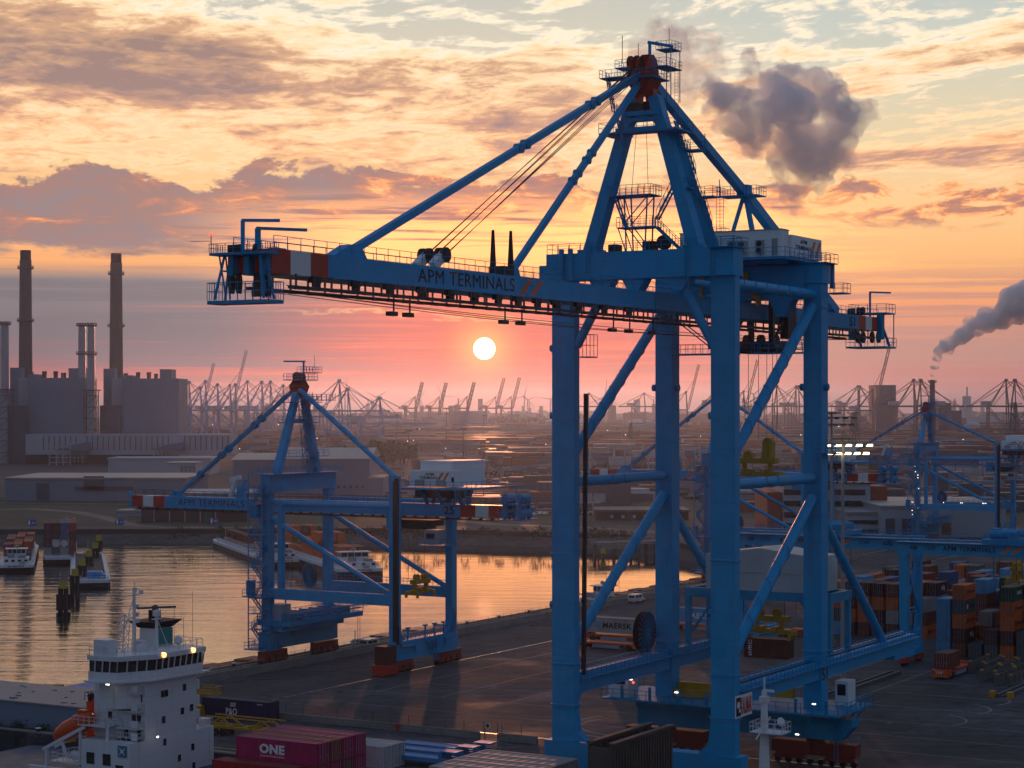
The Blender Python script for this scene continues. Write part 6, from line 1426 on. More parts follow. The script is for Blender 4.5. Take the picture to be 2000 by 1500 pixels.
# ---------------------------------------------------------------- barges and workboats
def barge(label, loc, rz, L, W_, hull=HULL, cover=None, house='stern', name=None, hold=GREYD, nm='barge', dz=2.2, blue=False):
    T = thing(nm, label, 'barge', (loc[0], loc[1], WATER), rz); P = lambda mb, n, m, par=T, **k: mb.build(n, m, par, **k)
    h = W_ / 2
    def out(k, z, st=0.0): return [(x + (st if x < 1 else 0), y * k, z) for x, y in ((0, -h * 0.86), (1.5, -h), (L * 0.86, -h), (L * 0.95, -h * 0.72), (L, -h * 0.12), (L, h * 0.12), (L * 0.95, h * 0.72), (L * 0.86, h), (1.5, h), (0, h * 0.86))]
    P(MB().ring([out(0.92, -1.5, 2.5), out(1.0, 0.3, 0.8), out(1.0, dz)]), 'hull', hull)
    m2 = MB().ring([out(1.004, dz - 0.75), out(1.01, dz + 0.12)]); P(m2, 'gunwale', SHIPW)
    m2 = MB()
    for s in (-1, 1): m2.box(16, L * 0.86, s * (h - 1.2) - 0.12, s * (h - 1.2) + 0.12, dz, dz + 1.3); m2.rail([(1, s * (h * 0.86), dz), (16, s * (h - 0.2), dz)], 0.9, 1.6, 0.07); m2.box(16, L * 0.88, s * (h - 0.15) - 0.05, s * (h - 0.15) + 0.05, dz, dz + 0.22)
    m2.rail([(0.4, -h * 0.84, dz), (0.4, h * 0.84, dz)], 0.9, 1.6, 0.07)
    P(m2, 'coaming', SHIPW)
    if cover: 
        m2 = MB(); n = int((L * 0.86 - 17) / 6)
        for i in range(n): m2.box(17 + i * 6 + 0.1, 23 + i * 6 - 0.1, -h + 1.4, h - 1.4, dz + 0.9, dz + (1.5 if i % 2 else 1.75))
        P(m2, 'hatch_cover', cover)
    else: P(MB().box(16.2, L * 0.86 - 0.2, -h + 1.4, h - 1.4, dz + 0.05, dz + 0.5), 'hold', hold)
    if house:
        x0 = 3.2 if house == 'stern' else L * 0.8
        mb = MB(); mb.box(x0, x0 + 9, -h + 1.5, h - 1.5, dz, dz + 1.9); a = P(mb, 'accommodation', SHIPW)
        m2 = MB()
        for i in range(4):
            y = -h + 2.4 + i * (W_ - 4.8) / 3; m2.box(x0 - 0.05, x0, y - 0.5, y + 0.5, dz + 0.8, dz + 1.5)
        for s in (-1, 1):
            for i in range(4): m2.box(x0 + 1 + i * 2, x0 + 2 + i * 2, s * (h - 1.5) - 0.04, s * (h - 1.5) + 0.04, dz + 0.8, dz + 1.5)
        P(m2, 'cabin_window', GLASS, a)
        mb = MB(); wx = x0 + 5.0; mb.box(wx, wx + 3.4, -h + 2.6, h - 2.6, dz + 1.9, dz + 3.0); mb.box(wx - 0.6, wx + 4.2, -h + 1.9, h - 1.9, dz + 4.3, dz + 4.5)
        for x in (wx, wx + 3.3):
            for i in range(5): y = -h + 2.6 + i * (W_ - 5.2) / 4; mb.box(x, x + 0.1, y - 0.08, y + 0.08, dz + 3, dz + 4.3)
        w = P(mb, 'wheelhouse', SHIPW, a); P(MB().box(wx + 0.05, wx + 3.35, -h + 2.7, h - 2.7, dz + 3.0, dz + 4.3), 'wheelhouse_window', GLASS, w)
        m2 = MB(); m2.bar((x0 + 1, 1.5, dz + 1.9), (x0 - 2, 3.4, dz + 3.6), 0.25); m2.box(x0 - 2.2, x0 - 0.8, -2.6, -1.0, dz, dz + 1.0); m2.box(x0 + 0.5, x0 + 3.6, -h + 2.4, -h + 4.6, dz + 1.9, dz + 2.7); m2.box(x0 + 1.2, x0 + 3.2, 0.5, 2.5, dz + 1.9, dz + 3.0); m2.bar((wx + 3, 0, dz + 4.5), (wx + 3, 0, dz + 7.5), 0.12); m2.bar((wx + 3, -1.2, dz + 7.2), (wx + 3, 1.2, dz + 7.2), 0.1); m2.lathe((wx + 1, 0, dz + 5.1), [(0.1, -0.5), (0.5, -0.2), (0.5, 0.2), (0.1, 0.5)], 12); P(m2, 'deck_gear', SKYB if blue else GREY, a)
    if blue:
        P(MB().box(3, 9.5, -h + 1.2, h - 4.6, dz, dz + 1.2).ring([[(4, -3.6, dz + 1.2), (8.6, -3.6, dz + 1.2), (8.6, 1.0, dz + 1.2), (4, 1.0, dz + 1.2)], [(4.6, -3, dz + 2.0), (8, -3, dz + 2.0), (8, 0.6, dz + 2.0), (4.6, 0.6, dz + 2.0)]]), 'engine_casing', SKYB)
        P(MB().box(13.6, 14.2, -h + 2, h - 2, dz, dz + 1.5), 'hold_bulkhead', SHIPW)
        m2 = MB()
        for s in (-1, 1): m2.lathe((3.2, s * (h - 2.2), dz + 0.5), [(0.1, -0.6), (0.5, -0.5), (0.5, 0.5), (0.1, 0.6)], 12, (0, 1, 0))
        m2.rail([(2.0, 2.2, dz), (5.0, 2.2, dz), (5.0, 4.2, dz), (2, 4.2, dz)], 1.0, 1.0, 0.08, loop=True); m2.bar((11, 3, dz), (9, 4.4, dz + 1.6), 0.3); P(m2, 'mooring_winch', GREY)
    if name: lettering(name, LETTER, T, (-0.04, h * 0.45, dz - 0.55), (0, -1, 0), (0, 0, 1), h * 0.9, 0.5, 'lettering', 0.02)
    P(MB().bar((L * 0.93, 0, dz), (L * 0.93, 0, dz + 4), 0.15).box(L * 0.9, L * 0.92, -1.5, 1.5, dz, dz + 0.8), 'bow_mast', SHIPW)
    return T
dirL = math.atan2(0.977, -0.215)
def bp(o, rz, x, y, z): v = Matrix.Rotation(rz, 3, 'Z') @ Vector((x, y, 0)); return (o[0] + v.x, o[1] + v.y, z)
oA, oB, oC = (-149.5, 600), (-143.5, 632), (-116, 548)
barge('moored barge with white stern deck and orange containers at the left edge', oA, dirL, 100, 10.5, name='BELLEMONDE')
barge('moored barge with stacked maroon containers beside the piles', oB, dirL, 85, 10.5, house=None)
barge('moored empty barge with long dark hold and blue stern gear, right of the piles', oC, dirL, 112, 10.8, hull=mat('hull_slate', (0.04, 0.05, 0.07), 0.5), hold=mat('hold_slate', (0.03, 0.034, 0.045), 0.7), house=None, blue=True)
GB = 'containers on the moored barges'
wd = ('first', 'second', 'third', 'fourth', 'fifth', 'sixth')
lr = random.Random(5)
for k in range(5):
    for j in range(3):
        for t in range(2 if (k + j) % 3 else 1):
            if t == 0 and k not in (0,) and (k + j) % 3: continue
            cn = ('orange', 'dull red', 'slate grey', 'magenta pink')[lr.randrange(4)]
            container(bp(oA, dirL, 22 + k * 12.6, -2.9 + j * 2.9, WATER + 2.3 + t * 2.6), dirL, cn, f'{cn} container on the leftmost barge, {wd[k]} bay from the stern, {("right","middle","left")[j]} row', 12.19, 2.59, GB)
for k in range(2):
    for j in range(4):
        for t in range(4):
            if k and t < 3: continue
            cn = (('rust brown', 'pale grey', 'slate grey', 'pale grey'), ('rust brown', 'slate grey', 'pale grey', 'dark maroon'), ('dark maroon', 'sea blue', 'dark maroon', 'dark maroon'), ('dull red', 'sea blue', 'dark maroon', 'dark maroon'))[t][j]
            container(bp(oB, dirL, 13 + k * 12.6, -3.9 + j * 2.6, WATER + 2.3 + t * 2.6), dirL, cn, f'{cn} container on the maroon stacked barge, {wd[t]} tier, {wd[k]} bay, {wd[j]} row', 12.19, 2.59, GB)
for (j, t) in ((1, 1), (2, 1)):
    o = MB().lathe((0, 0, 0), [(0.2, -0.25), (0.9, -0.2), (1.15, 0), (1.15, 0.3)], 20, (-1, 0, 0)).build('tank_end', mat('tank_pale', (0.45, 0.46, 0.47), 0.5)); o.location = bp(oB, dirL, 13 - 6.35, -3.9 + j * 2.6, WATER + 2.3 + t * 2.6 + 1.3); o.rotation_euler = (0, 0, dirL); tag(o, ('round pale tank end at the stern of the maroon stacked barge, second from the right', 'round pale tank end at the stern of the maroon stacked barge, second from the left')[j - 1], 'tank')
# the two barges in the middle of the basin
dirM = math.atan2(0.947, -0.32)
oR, oM = (-43.5, 576), (-71, 622)
barge('moored barge with white stern lettered ROTTERDAM behind crane 25', oR, dirM, 118, 13.5, name='ROTTERDAM', dz=3.0)
barge('moored barge with low white wheelhouse and pale hatch covers behind the tower of crane 25', oM, dirM, 108, 11.4, cover=mat('cover_pink_grey', (0.3, 0.2, 0.18), 0.6), name='PENNY II')
lr = random.Random(8)
for k in range(6):
    for j in range(4):
        tt = (2, 1, 3, 2, 1, 3)[k] - (1 if j == 3 else 0)
        for t in range(max(1, tt)):
            if t < tt - 1 and j in (1, 2): continue
            cn = ('orange', 'orange', 'rust brown', 'orange')[lr.randrange(4)]
            container(bp(oR, dirM, 22 + k * 12.7, -4.2 + j * 2.8, WATER + 3.2 + t * 2.6), dirM, cn, f'{cn} container on the ROTTERDAM barge, {wd[k]} bay from the stern, {wd[j]} row, {wd[t]} tier', 12.19, 2.59, GB)
for k in range(3): container(bp(oM, dirM, 60 + k * 12.6, 0, WATER + 3.9), dirM, 'rust brown', f'rust brown container on the low barge behind the tower of crane 25, {wd[k]} from stern', 12.19, 2.59, GB)
# barges lying along the basin quay
barge('low barge with rust red hatch covers moored along the quay before crane 25', uv(312, B0 - 6.2), R(240), 58, 10.5, hull=DECKR, cover=DECKR, house=None)
barge('dark grey barge with a pale foredeck moored along the basin quay behind crane 25', uv(380, B0 - 6.2), R(240), 62, 10.5, hull=GREYD, cover=GREYD, house=None)
barge('white boat with long rust red hatches moored between the left legs of crane 51', uv(416, B0 - 5.0), R(60), 92, 9, hull=mat('hull_white', (0.4, 0.42, 0.45), 0.5), cover=DECKR, dz=2.6, nm='workboat')
T = thing('workboat', 'blue decked workboat with an orange dinghy moored at the corner of the quay', 'boat', (*uv(240, B0 - 9)[:2], WATER), R(60)); 
MB().ring([[(0, -4, -0.5), (32, -4, -0.5), (38, 0, -0.5), (32, 4, -0.5), (0, 4, -0.5)], [(-0.5, -4.6, 2.8), (32, -4.6, 2.8), (40, 0, 3.2), (32, 4.6, 2.8), (-0.5, 4.6, 2.8)]]).build('hull', mat('hull_white', (0.4, 0.42, 0.45)), T)
MB().ring([[(1, -4.2, 2.85), (31, -4.2, 2.85), (31, 4.2, 2.85), (1, 4.2, 2.85)], [(1, -3.6, 3.9), (31, -3.6, 3.9), (31, 3.6, 3.9), (1, 3.6, 3.9)]]).build('deck_cover', mat('deck_blue', (0.05, 0.13, 0.38), 0.5, var=0.2), T)
MB().ring([[(22 + x, y * 0.6 + 2, 4.2) for x, y in ((0, -1), (5, -1), (7, 0), (5, 1), (0, 1))], [(22 + x, y * 1.1 + 2, 5.4) for x, y in ((0, -1), (5, -1), (7.4, 0), (5, 1), (0, 1))]]).build('dinghy', LIFEB, T)
m2 = MB(); m2.lattice((14, -4.5, 3), (14, -4.5, 7), 0.8, 0.06, 4); m2.build('deck_mast', GREYD, T); MB().box(17, 26, -5.2, -4.2, 2.8, 3.6).build('deck_gear', GREYD, T)
MB().box(33, 37, -1.5, 1.5, 3, 7).build('wheelhouse', SHIPW, T)
# mooring piles with yellow caps
for i, (y, x) in enumerate(((486, -109.5), (522, -114.6), (556, -120), (590, -125.3), (624, -130.6), (658, -136.6))):
    T = thing('mooring_pile', 'dark mooring pile with a yellow top plate between the two barges at the left', 'pile', (x, y, WATER), R(12), 'yellow topped mooring piles')
    mb = MB()
    for dx in (-0.65, 0.65): mb.tube((dx, 0, -4), (dx, 0, 5.9), 0.62, n=14)
    mb.box(-1.7, 1.7, -1.2, 1.2, 0.4, 4.2) if i == 0 else None
    mb.build('pile_tubes', mat('pile_dark', (0.03, 0.024, 0.022), 0.8, var=0.3), T)
    MB().box(-0.9, 0.9, -1.25, -0.9, 5.7, 7.6).box(-0.9, 0.9, -0.9, 0.9, 5.9, 6.2).build('cap_plate', mat('plate_yellow', (0.42, 0.36, 0.05), 0.6), T)
    MB().bar((0.9, 0.6, 4), (0.9, 0.6, 6.0), 0.1).ladder((0.9, -0.95, -1), (0.9, -0.95, 4.2)).build('pile_ladder', GREY, T)
for i, (px, py) in enumerate(((548, 1052), (588, 1055), (647, 1077), (567, 1037))):
    p = at(px, py, 640); T = thing('mooring_pile', 'dark mooring pile with a yellow top plate among the two barges behind crane 25', 'pile', (p.x, 655, WATER), 0, 'yellow plates of the middle piles')
    MB().tube((0, 0, -4), (0, 0, 6.5), 0.8).build('pile_tubes', MATS['pile_dark'], T); MB().box(-1.1, 1.1, -1.0, -0.8, 5.2, 7.4).build('cap_plate', MATS['plate_yellow'], T)
T = thing('access_tower', 'white lattice gangway tower standing behind the piles', 'tower', (at(137, 1050, 690).x, 690, WATER), R(12))
MB().lattice((0, 0, 0), (0, 0, 11.5), 2.4, 0.2, 5).box(-1.6, 1.6, -1.6, 1.6, 7.0, 7.3).build('tower_frame', SHIPW, T); MB().box(-1.3, 1.3, -1.3, 1.3, 8.0, 11.4).build('tower_cage', GREYD, T)
# jetty on the far bank
T = thing('jetty', 'grey concrete jetty on tall piles at the far bank', 'jetty', (at(1220, 1060, 668).x, 668, 0), R(28))
MB().box(-12, 14, -3.5, 3.5, -0.9, 0.0).box(-11.5, 3, -3.7, -3.5, -2.2, -0.9).build('jetty_deck', CONC, T)
for x in (-10, -2.5, 4, 10):
    for y in (-2.6, 2.6): MB().tube((x, y, -9), (x, y, -0.9), 0.5).build('jetty_pile', CONCD, T)
MB().rail([(-12, -3.4, 0), (14, -3.4, 0), (14, 3.4, 0), (-12, 3.4, 0)], 1.0, 2.5, 0.08, loop=True).bar((-4, -3, 0), (-4, -3, 6), 0.12).build('jetty_railing', GREY, T)
MB().box(-11.6, -9.8, -3.95, -3.75, -3.6, -1.8).build('cap_plate', MATS['plate_yellow'], T)
for i, (px, py) in enumerate(((62, 1032), (234, 1030), (418, 1028))):
    p = gd(px, py); T = thing('waterway_sign', ('blue waterway sign above the maroon barge on the far bank', 'blue waterway sign on the far bank left of the boom tip of crane 25', 'blue waterway sign in front of the dark brick building')[i], 'sign', p, 0, 'waterway signs')
    MB().box(-1.6, 1.6, -0.1, 0.0, 1.0, 3.2).build('sign_board', mat('sign_blue', (0.02, 0.10, 0.35), 0.5), T); MB().bar((-1.2, 0.1, 0), (-1.2, 0.1, 3), 0.12).bar((1.2, 0.1, 0), (1.2, 0.1, 3), 0.12).build('sign_post', GREY, T)
    MB().box(-1.2, -0.6, -0.14, -0.1, 1.3, 2.6).lathe((-0.9, -0.14, 2.75), [(0.02, 0), (0.28, 0), (0.28, 0.02), (0.02, 0.02)], 10, (0, -1, 0)).build('sign_symbol', LETW, T); lettering('21', LETW, T, (0.0, -0.11, 1.6), (1, 0, 0), (0, 0, 1), 1.2, 0.8)

# ---------------------------------------------------------------- power station on the far shore
def bx(px0, px1, py0, py1, Y, depth):
    """box corners from its face seen in the photo at distance Y"""
    a = at(px0, py1, Y); b = at(px1, py0, Y); return (a.x, b.x, Y, Y + depth, a.z, b.z)
def building(label, cat, nm='building'):
    return thing(nm, label, cat, (0, 0, 0))
YP = 1600.0
def chimney(label, px, top, ytop, r0, r1, Y, m=CHIM, bands=(), lattice=None, group=None):
    p = at(px, ytop, Y); T = thing('chimney', label, 'chimney', (p.x, Y, 0), 0, group); h = p.z
    n = 24
    MB().ring([[(math.cos(2 * math.pi * i / n) * (r0 + (r1 - r0) * f), math.sin(2 * math.pi * i / n) * (r0 + (r1 - r0) * f), h * f) for i in range(n)] for f in (0, 0.25, 0.5, 0.75, 0.955)]).build('stack', m, T, smooth=True)
    MB().tube((0, 0, h * 0.955), (0, 0, h), r1 * 0.94, n=n).build('stack_tip', DARK if m == CHIM else m, T, smooth=True)
    for i, f in enumerate(bands):
        r = r0 + (r1 - r0) * f; MB().lathe((0, 0, h * f), [(r, -0.8), (r + 1.8, -0.5), (r + 1.8, 0.6), (r, 0.6)], n).rail([(math.cos(2 * math.pi * k / 10) * (r + 1.7), math.sin(2 * math.pi * k / 10) * (r + 1.7), h * f + 0.6) for k in range(10)], 1.4, 4, 0.25, loop=True).build('gallery', FARD, T)
    if lattice:
        w = r0 * 3.0; mb = MB()
        for s in (-1, 1):
            for q in (-1, 1): mb.bar((s * w / 2, q * w / 2, 0), (s * w / 2, q * w / 2, h * lattice), 0.7)
        k = int(h * lattice / 9)
        for i in range(k):
            z0, z1 = i * 9, i * 9 + 9
            for q in (-1, 1): mb.bar((-w / 2, q * w / 2, z0), (w / 2, q * w / 2, z1), 0.4); mb.bar((-w / 2, q * w / 2, z1), (w / 2, q * w / 2, z1), 0.5)
            for s in (-1, 1): mb.bar((s * w / 2, -w / 2, z0), (s * w / 2, w / 2, z1), 0.4)
        mb.box(-w * 0.7, w * 0.7, -w * 0.7, w * 0.7, h * lattice, h * lattice + 0.8); mb.build('steel_frame', FARD, T)
    return T
chimney('tall dark concrete chimney of the power station at the far left', 50, 0, 489, 6.2, 4.7, YP + 40, bands=(0.915, 0.665))
chimney('tall dark concrete chimney rising beside the right boiler house of the power station', 227, 0, 495, 6.2, 4.7, YP + 40, bands=(0.9, 0.65))
STK = mat('stack_steel', (0.34, 0.35, 0.37), 0.4, var=0.1, scale=0.05)
chimney('slim pale steel stack cut by the left edge of the picture', 9, 0, 629, 3.6, 3.3, YP - 10, STK, (0.985,), 0.52)
chimney('left one of the paired slim steel stacks between the two boiler houses', 160, 0, 632, 3.2, 2.9, YP + 20, STK, (0.985, 0.78), 0.45)
chimney('right one of the paired slim steel stacks between the two boiler houses', 178, 0, 632, 3.2, 2.9, YP - 10, STK, (0.985, 0.78), 0.52)
def boiler(label, parts, vents, annex):
    T = building(label, 'power station')
    for i, (a, m) in enumerate(parts): MB().box(*bx(*a)).build('block', m, T)
    for (px, w, py0, py1) in vents:
        p = at(px, py0, YP + 14); q = at(px, py1, YP + 14); s = w * YP / F
        MB().ring([[(p.x - s * 0.4, YP + 12, q.z), (p.x + s * 0.4, YP + 12, q.z), (p.x + s * 0.4, YP + 12 + s, q.z), (p.x - s * 0.4, YP + 12 + s, q.z)], [(p.x - s * 0.5, YP + 12, p.z), (p.x + s * 0.5, YP + 12, p.z), (p.x + s * 0.5, YP + 12 + s, p.z), (p.x - s * 0.5, YP + 12 + s, p.z)]]).build('roof_vent', FARR, T)
    MB().box(*bx(*annex)).build('annex', CLADD, T)
    return T
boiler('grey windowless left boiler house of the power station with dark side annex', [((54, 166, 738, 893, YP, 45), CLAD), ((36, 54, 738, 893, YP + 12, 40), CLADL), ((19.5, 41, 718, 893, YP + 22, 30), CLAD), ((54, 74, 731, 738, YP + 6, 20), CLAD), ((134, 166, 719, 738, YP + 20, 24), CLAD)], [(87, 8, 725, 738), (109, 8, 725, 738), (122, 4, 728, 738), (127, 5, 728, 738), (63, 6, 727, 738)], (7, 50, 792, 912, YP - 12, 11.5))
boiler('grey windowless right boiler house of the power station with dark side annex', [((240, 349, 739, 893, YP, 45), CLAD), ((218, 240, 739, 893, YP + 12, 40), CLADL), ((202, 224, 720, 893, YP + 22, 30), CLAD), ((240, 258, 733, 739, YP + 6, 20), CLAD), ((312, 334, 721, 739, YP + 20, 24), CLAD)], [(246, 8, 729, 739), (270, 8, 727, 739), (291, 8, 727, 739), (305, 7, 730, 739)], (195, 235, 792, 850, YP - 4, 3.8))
T = building('long pale turbine hall with tall narrow windows in front of the boiler houses', 'power station')
MB().box(*bx(50, 452, 848.5, 888, YP - 42, 37)).build('hall_wall', CLADL, T)
for i in range(35):
    px = 84 + i * 10.6
    if 150 < px < 168 or 338 < px < 352: continue
    MB().box(*bx(px, px + 1.8, 852, 879, YP - 42.4, 0.36)).build('hall_window', CLADD, T)
MB().box(*bx(50, 300, 888, 935, YP - 34, 20)).build('plinth', BRICKD, T)
for (x0, x1) in ((108, 168), (295, 355)):
    a = at(x0, 884, YP - 62); b = at(x1, 864, YP - 62)
    s = MB().extrude([(a.x, YP - 62, a.z + 2), (b.x, YP - 62, a.z + 2), (b.x, YP - 62, b.z), (a.x + (b.x - a.x) * 0.5, YP - 62, a.z + 6)], (0, 18, 0)).build('stair_wing', mat('wing_blue', (0.09, 0.16, 0.24), 0.5), T)
    mb = MB()
    for i in range(7): x = a.x + (b.x - a.x) * (0.1 + i * 0.13); mb.box(x - 0.3, x + 0.3, YP - 62.6, YP - 62, a.z - 8, a.z + 2)
    mb.box(a.x, b.x, YP - 62.6, YP - 62, a.z - 4, a.z - 3.4); mb.build('wing_frame', STK, s)
T = thing('pipe_tower', 'pale steel stair tower in front of the turbine hall', 'tower', (at(117, 900, YP - 70).x, YP - 70, 0))
mb = MB()
for k in range(6): mb.box(-8, 8, -0.5, 0.5, k * 4 - 6, k * 4 - 5.3)
for x in (-8, -2.7, 2.7, 8): mb.box(x - 0.4, x + 0.4, -0.4, 0.4, -9, 18)
mb.build('tower_frame', STK, T)
def simple(label, cat, px0, px1, py0, py1, Y, d, m, roof=None, wins=None, nm='industrial_building', roofh=0.8, pitch=0.0):
    T = building(label, cat, nm); b = bx(px0, px1, py0, py1, Y, d); b = (b[0], b[1], b[2], b[3], -0.5, b[5])
    MB().box(*b).build('wall', m, T)
    if pitch:
        MB().ring([[(b[0] - 1, b[2] - 1, b[5]), (b[0] - 1, b[3] + 1, b[5]), (b[0] - 1, (b[2] + b[3]) / 2, b[5] + pitch)], [(b[1] + 1, b[2] - 1, b[5]), (b[1] + 1, b[3] + 1, b[5]), (b[1] + 1, (b[2] + b[3]) / 2, b[5] + pitch)]]).build('roof', roof or ROOFM, T)
    else: MB().box(b[0] - 0.6, b[1] + 0.6, b[2] - 0.6, b[3] + 0.6, b[5], b[5] + roofh).build('roof', roof or ROOFM, T)
    s = Y / F
    for (x0, x1, y0, y1, wm, wn) in wins or ():
        w = bx(x0, x1, y0, y1, Y - 0.35, 0.3); MB().box(*w).build(wn, wm, T)
    return T
simple('long low pale building with curved end below the turbine hall', 'building', 211, 412, 897, 915, 1330, 40, CLADL, CLADL, roofh=1.0)
simple('pale equipment container block before the low curved building', 'building', 326, 381, 906, 950, 1130, 25, CLADL, GREY, [(328 + i * 8, 334 + i * 8, 910, 944, CLAD, 'wall_panel') for i in range(3, 7)])
simple('wide grey shed with a pale flat roof at the left shore', 'shed', 10, 362, 936, 978, 955, 70, CLAD, ROOFM, [(72, 96, 944, 976, CLADD, 'gate'), (163, 203, 930, 960, CLADD, 'wall_panel'), (145, 260, 950, 958, CLADD, 'window_band')])
simple('grey warehouse with a slanted roof edge behind the tower of crane 25', 'warehouse', 455, 545, 898, 955, 1060, 60, CLAD, ROOFM, pitch=3)
simple('large plain grey warehouse behind the frame of crane 25', 'warehouse', 545, 722, 896, 962, 1010, 70, CLAD, ROOFM, [(562 + i * 12, 568 + i * 12, 948, 954, CLADD, 'window') for i in range(13)], pitch=5)
simple('low annex at the right end of the large plain warehouse', 'warehouse', 722, 748, 935, 968, 1005, 40, CLAD)
simple('dark brick industrial building under the boom of crane 25', 'building', 276, 482, 992, 1034, 780, 40, BRICKD, FARD, [(300 + i * 30, 302 + i * 30, 996, 1030, GREY, 'down_pipe') for i in range(5)] + [(398, 414, 998, 1020, mat('green_door', (0.03, 0.1, 0.09), 0.6), 'gate')])
simple('small pale gatehouse left of the dark brick building', 'building', 230, 276, 1000, 1016, 820, 10, CLADL)
simple('slatted pale roof structure behind the boom of crane 25', 'building', 335, 480, 966, 990, 900, 45, CLAD, CLADL)
simple('dark brick office with small windows beyond the far bank road', 'building', 1165, 1345, 1000, 1036, 790, 26, BRICKD, FARD, [(1192 + i * 22, 1198 + i * 22, 1006, 1012, CLADL, 'window') for i in range(7)] + [(1190 + i * 26, 1200 + i * 26, 1020, 1026, GLASS, 'window') for i in range(6)])
WB = [(1532, 1735, y, y + 9, GLASS, 'window_band') for y in ()]
T = simple('white banded office building with orange end walls', 'office', 1530, 1700, 946, 1046, 700, 40, CLADL, ROOFM, [(1531, 1690 - k * 0, 956 + k * 22, 967 + k * 22, GLASS, 'window_band') for k in range(4)])
b = bx(1700, 1735, 950, 1000, 700, 40)
MB().box(b[0] + 0.3, b[1], b[2] + 2, b[3] - 2, 0, b[5]).build('end_wall', mat('wall_orange', (0.3, 0.06, 0.025), 0.6), T); b = bx(1500, 1530, 962, 1020, 700, 40); MB().box(b[0], b[1] - 0.3, b[2] + 2, b[3] - 2, 0, b[5]).build('end_wall', MATS['wall_orange'], T)
simple('pale workshop with two tall gates and a flat roof', 'workshop', 1722, 1790, 992, 1044, 665, 50, CLADL, ROOFM, [(1730, 1748, 1013, 1044, CLADD, 'gate'), (1762, 1780, 1013, 1044, CLADD, 'gate')])
simple('low white banded wing between the office and the pale workshop', 'workshop', 1655, 1721, 1004, 1046, 672, 40, CLADL, ROOFM, [(1656, 1720, 1016, 1024, GLASS, 'window_band'), (1656, 1720, 1034, 1041, GLASS, 'window_band')])
simple('long flat roofed hall behind crane 22', 'hall', 1791, 1965, 990, 1044, 690, 60, CLADL, ROOFM, [(1800, 1815, 1018, 1044, CLADD, 'gate'), (1840, 1858, 1020, 1044, mat('amber_gate', (0.2, 0.1, 0.04), 0.6), 'gate')])
simple('dark low depot behind the top of crane 22', 'depot', 1716, 1850, 876, 894, 1700, 50, FARD, FARR)
simple('tall grey boiler building near the smoking stack', 'power station', 1711, 1750, 753, 800, 2950, 60, CLADD, CLADD)
simple('lower grey block right of the smoking stack', 'power station', 1832, 1858, 788, 830, 2950, 60, CLADD, FARD)
simple('grey silo block right of the lower grey block', 'power station', 1860, 1878, 803, 830, 2900, 40, CLADD, FARD)
simple('long pale logistics hall behind the five raised cranes', 'hall', 876, 952, 803, 826, 4700, 80, CLAD, CLADL)
simple('slim grey tower block beside the raised cranes', 'building', 876, 885, 793, 826, 4650, 40, CLADD, FARD)
for i, (px, py, w, Y) in enumerate(((1080, 822, 30, 4300), (940, 818, 26, 4900), (1140, 822, 38, 4300), (1250, 822, 50, 4200), (1900, 826, 30, 3500), (560, 832, 40, 3900))):
    p = at(px, py, Y); r = w * Y / F / 2
    T = thing('storage_tank', ('pale domed storage tank left of the left leg of crane 51', 'pale domed storage tank below the raised cranes', 'pale domed tank just right of the left leg of crane 51', 'wide pale domed tank between the left legs of crane 51', 'pale domed tank on the horizon at the right', 'pale domed tank behind the apex of crane 25')[i], 'tank', (p.x, Y, 0))
    MB().lathe((0, 0, 0), [(r, 0), (r, 14), (r * 0.75, 17), (r * 0.4, 19), (0.1, 20)], 28).build('tank_shell', CLADL, T, smooth=True)

# ---------------------------------------------------------------- distant harbour cranes
def far_crane(label, px, Y, rz, m, up=False, apex=79, group=None, boom=58, back=26, yb=40, house=True, k=1.0):
    T = thing('harbour_crane', label, 'crane', (at(px, 800, Y).x, Y, 0), rz, group); w = 1.8 * k
    for x in (-12, 14):
        for y in (-9, 9): MB().bar((x, y, 0), (x, y * 0.9, yb + 2), w).build('leg', m, T)
    mb = MB()
    for y in (-9, 9): mb.bar((-12, y, 13), (14, y, 13), w); mb.bar((-12, y, yb), (14, y, yb), w); mb.bar((-12, y, 14), (14, y, yb - 1), 1.0)
    for x in (-12, 14): mb.bar((x, -9, 13), (x, 9, 13), w); mb.bar((x, -9, yb + 1), (x, 9, yb + 1), w)
    mb.build('portal_beams', m, T)
    mb = MB(); mb.bar((-13, 0, yb), (14 + back, 0, yb), 3.4, 2.4)
    mb.build('back_girder', m, T)
    tip = Vector((-12 - boom, 0, yb)) if not up else Vector((-14 - boom * 0.22, 0, yb + boom * 0.97))
    if up: b = MB().lattice((-13, 0, yb + 1), tip, 3.2 * k, 0.5 * k, 12).build('boom', m, T)
    else: MB().bar((-13, 0, yb), tip, 3.2, 2.4).build('boom', m, T)
    mb = MB(); ap = Vector((-10, 0, apex))
    for y in (-8, 8): mb.bar((-12, y, yb), ap, 1.5); mb.bar((12, y, yb), ap, 1.0)
    mb.cb(ap, (4, 5, 2.5)); mb.build('frame', m, T)
    mb = MB(); mb.bar(ap, (12 + back, 0, yb + 1), 1.0)
    for f in (0.45, 0.92):
        if not up: mb.bar(ap, Vector((-12, 0, yb)) + (tip - Vector((-12, 0, yb))) * f, 0.8)
    if up: mb.bar(ap, Vector((-13, 0, yb)) + (tip - Vector((-13, 0, yb))) * 0.7, 0.6)
    mb.build('stays', m, T)
    if house: MB().box(10, 24, -4, 4, yb + 1.6, yb + 7).build('machinery_house', CLADL if m != FARR else FARD, T)
    return T
lr = random.Random(21)
nth = ('first', 'second', 'third', 'fourth', 'fifth', 'sixth', 'seventh', 'eighth', 'ninth', 'tenth', 'eleventh', 'twelfth', 'thirteenth', 'fourteenth')
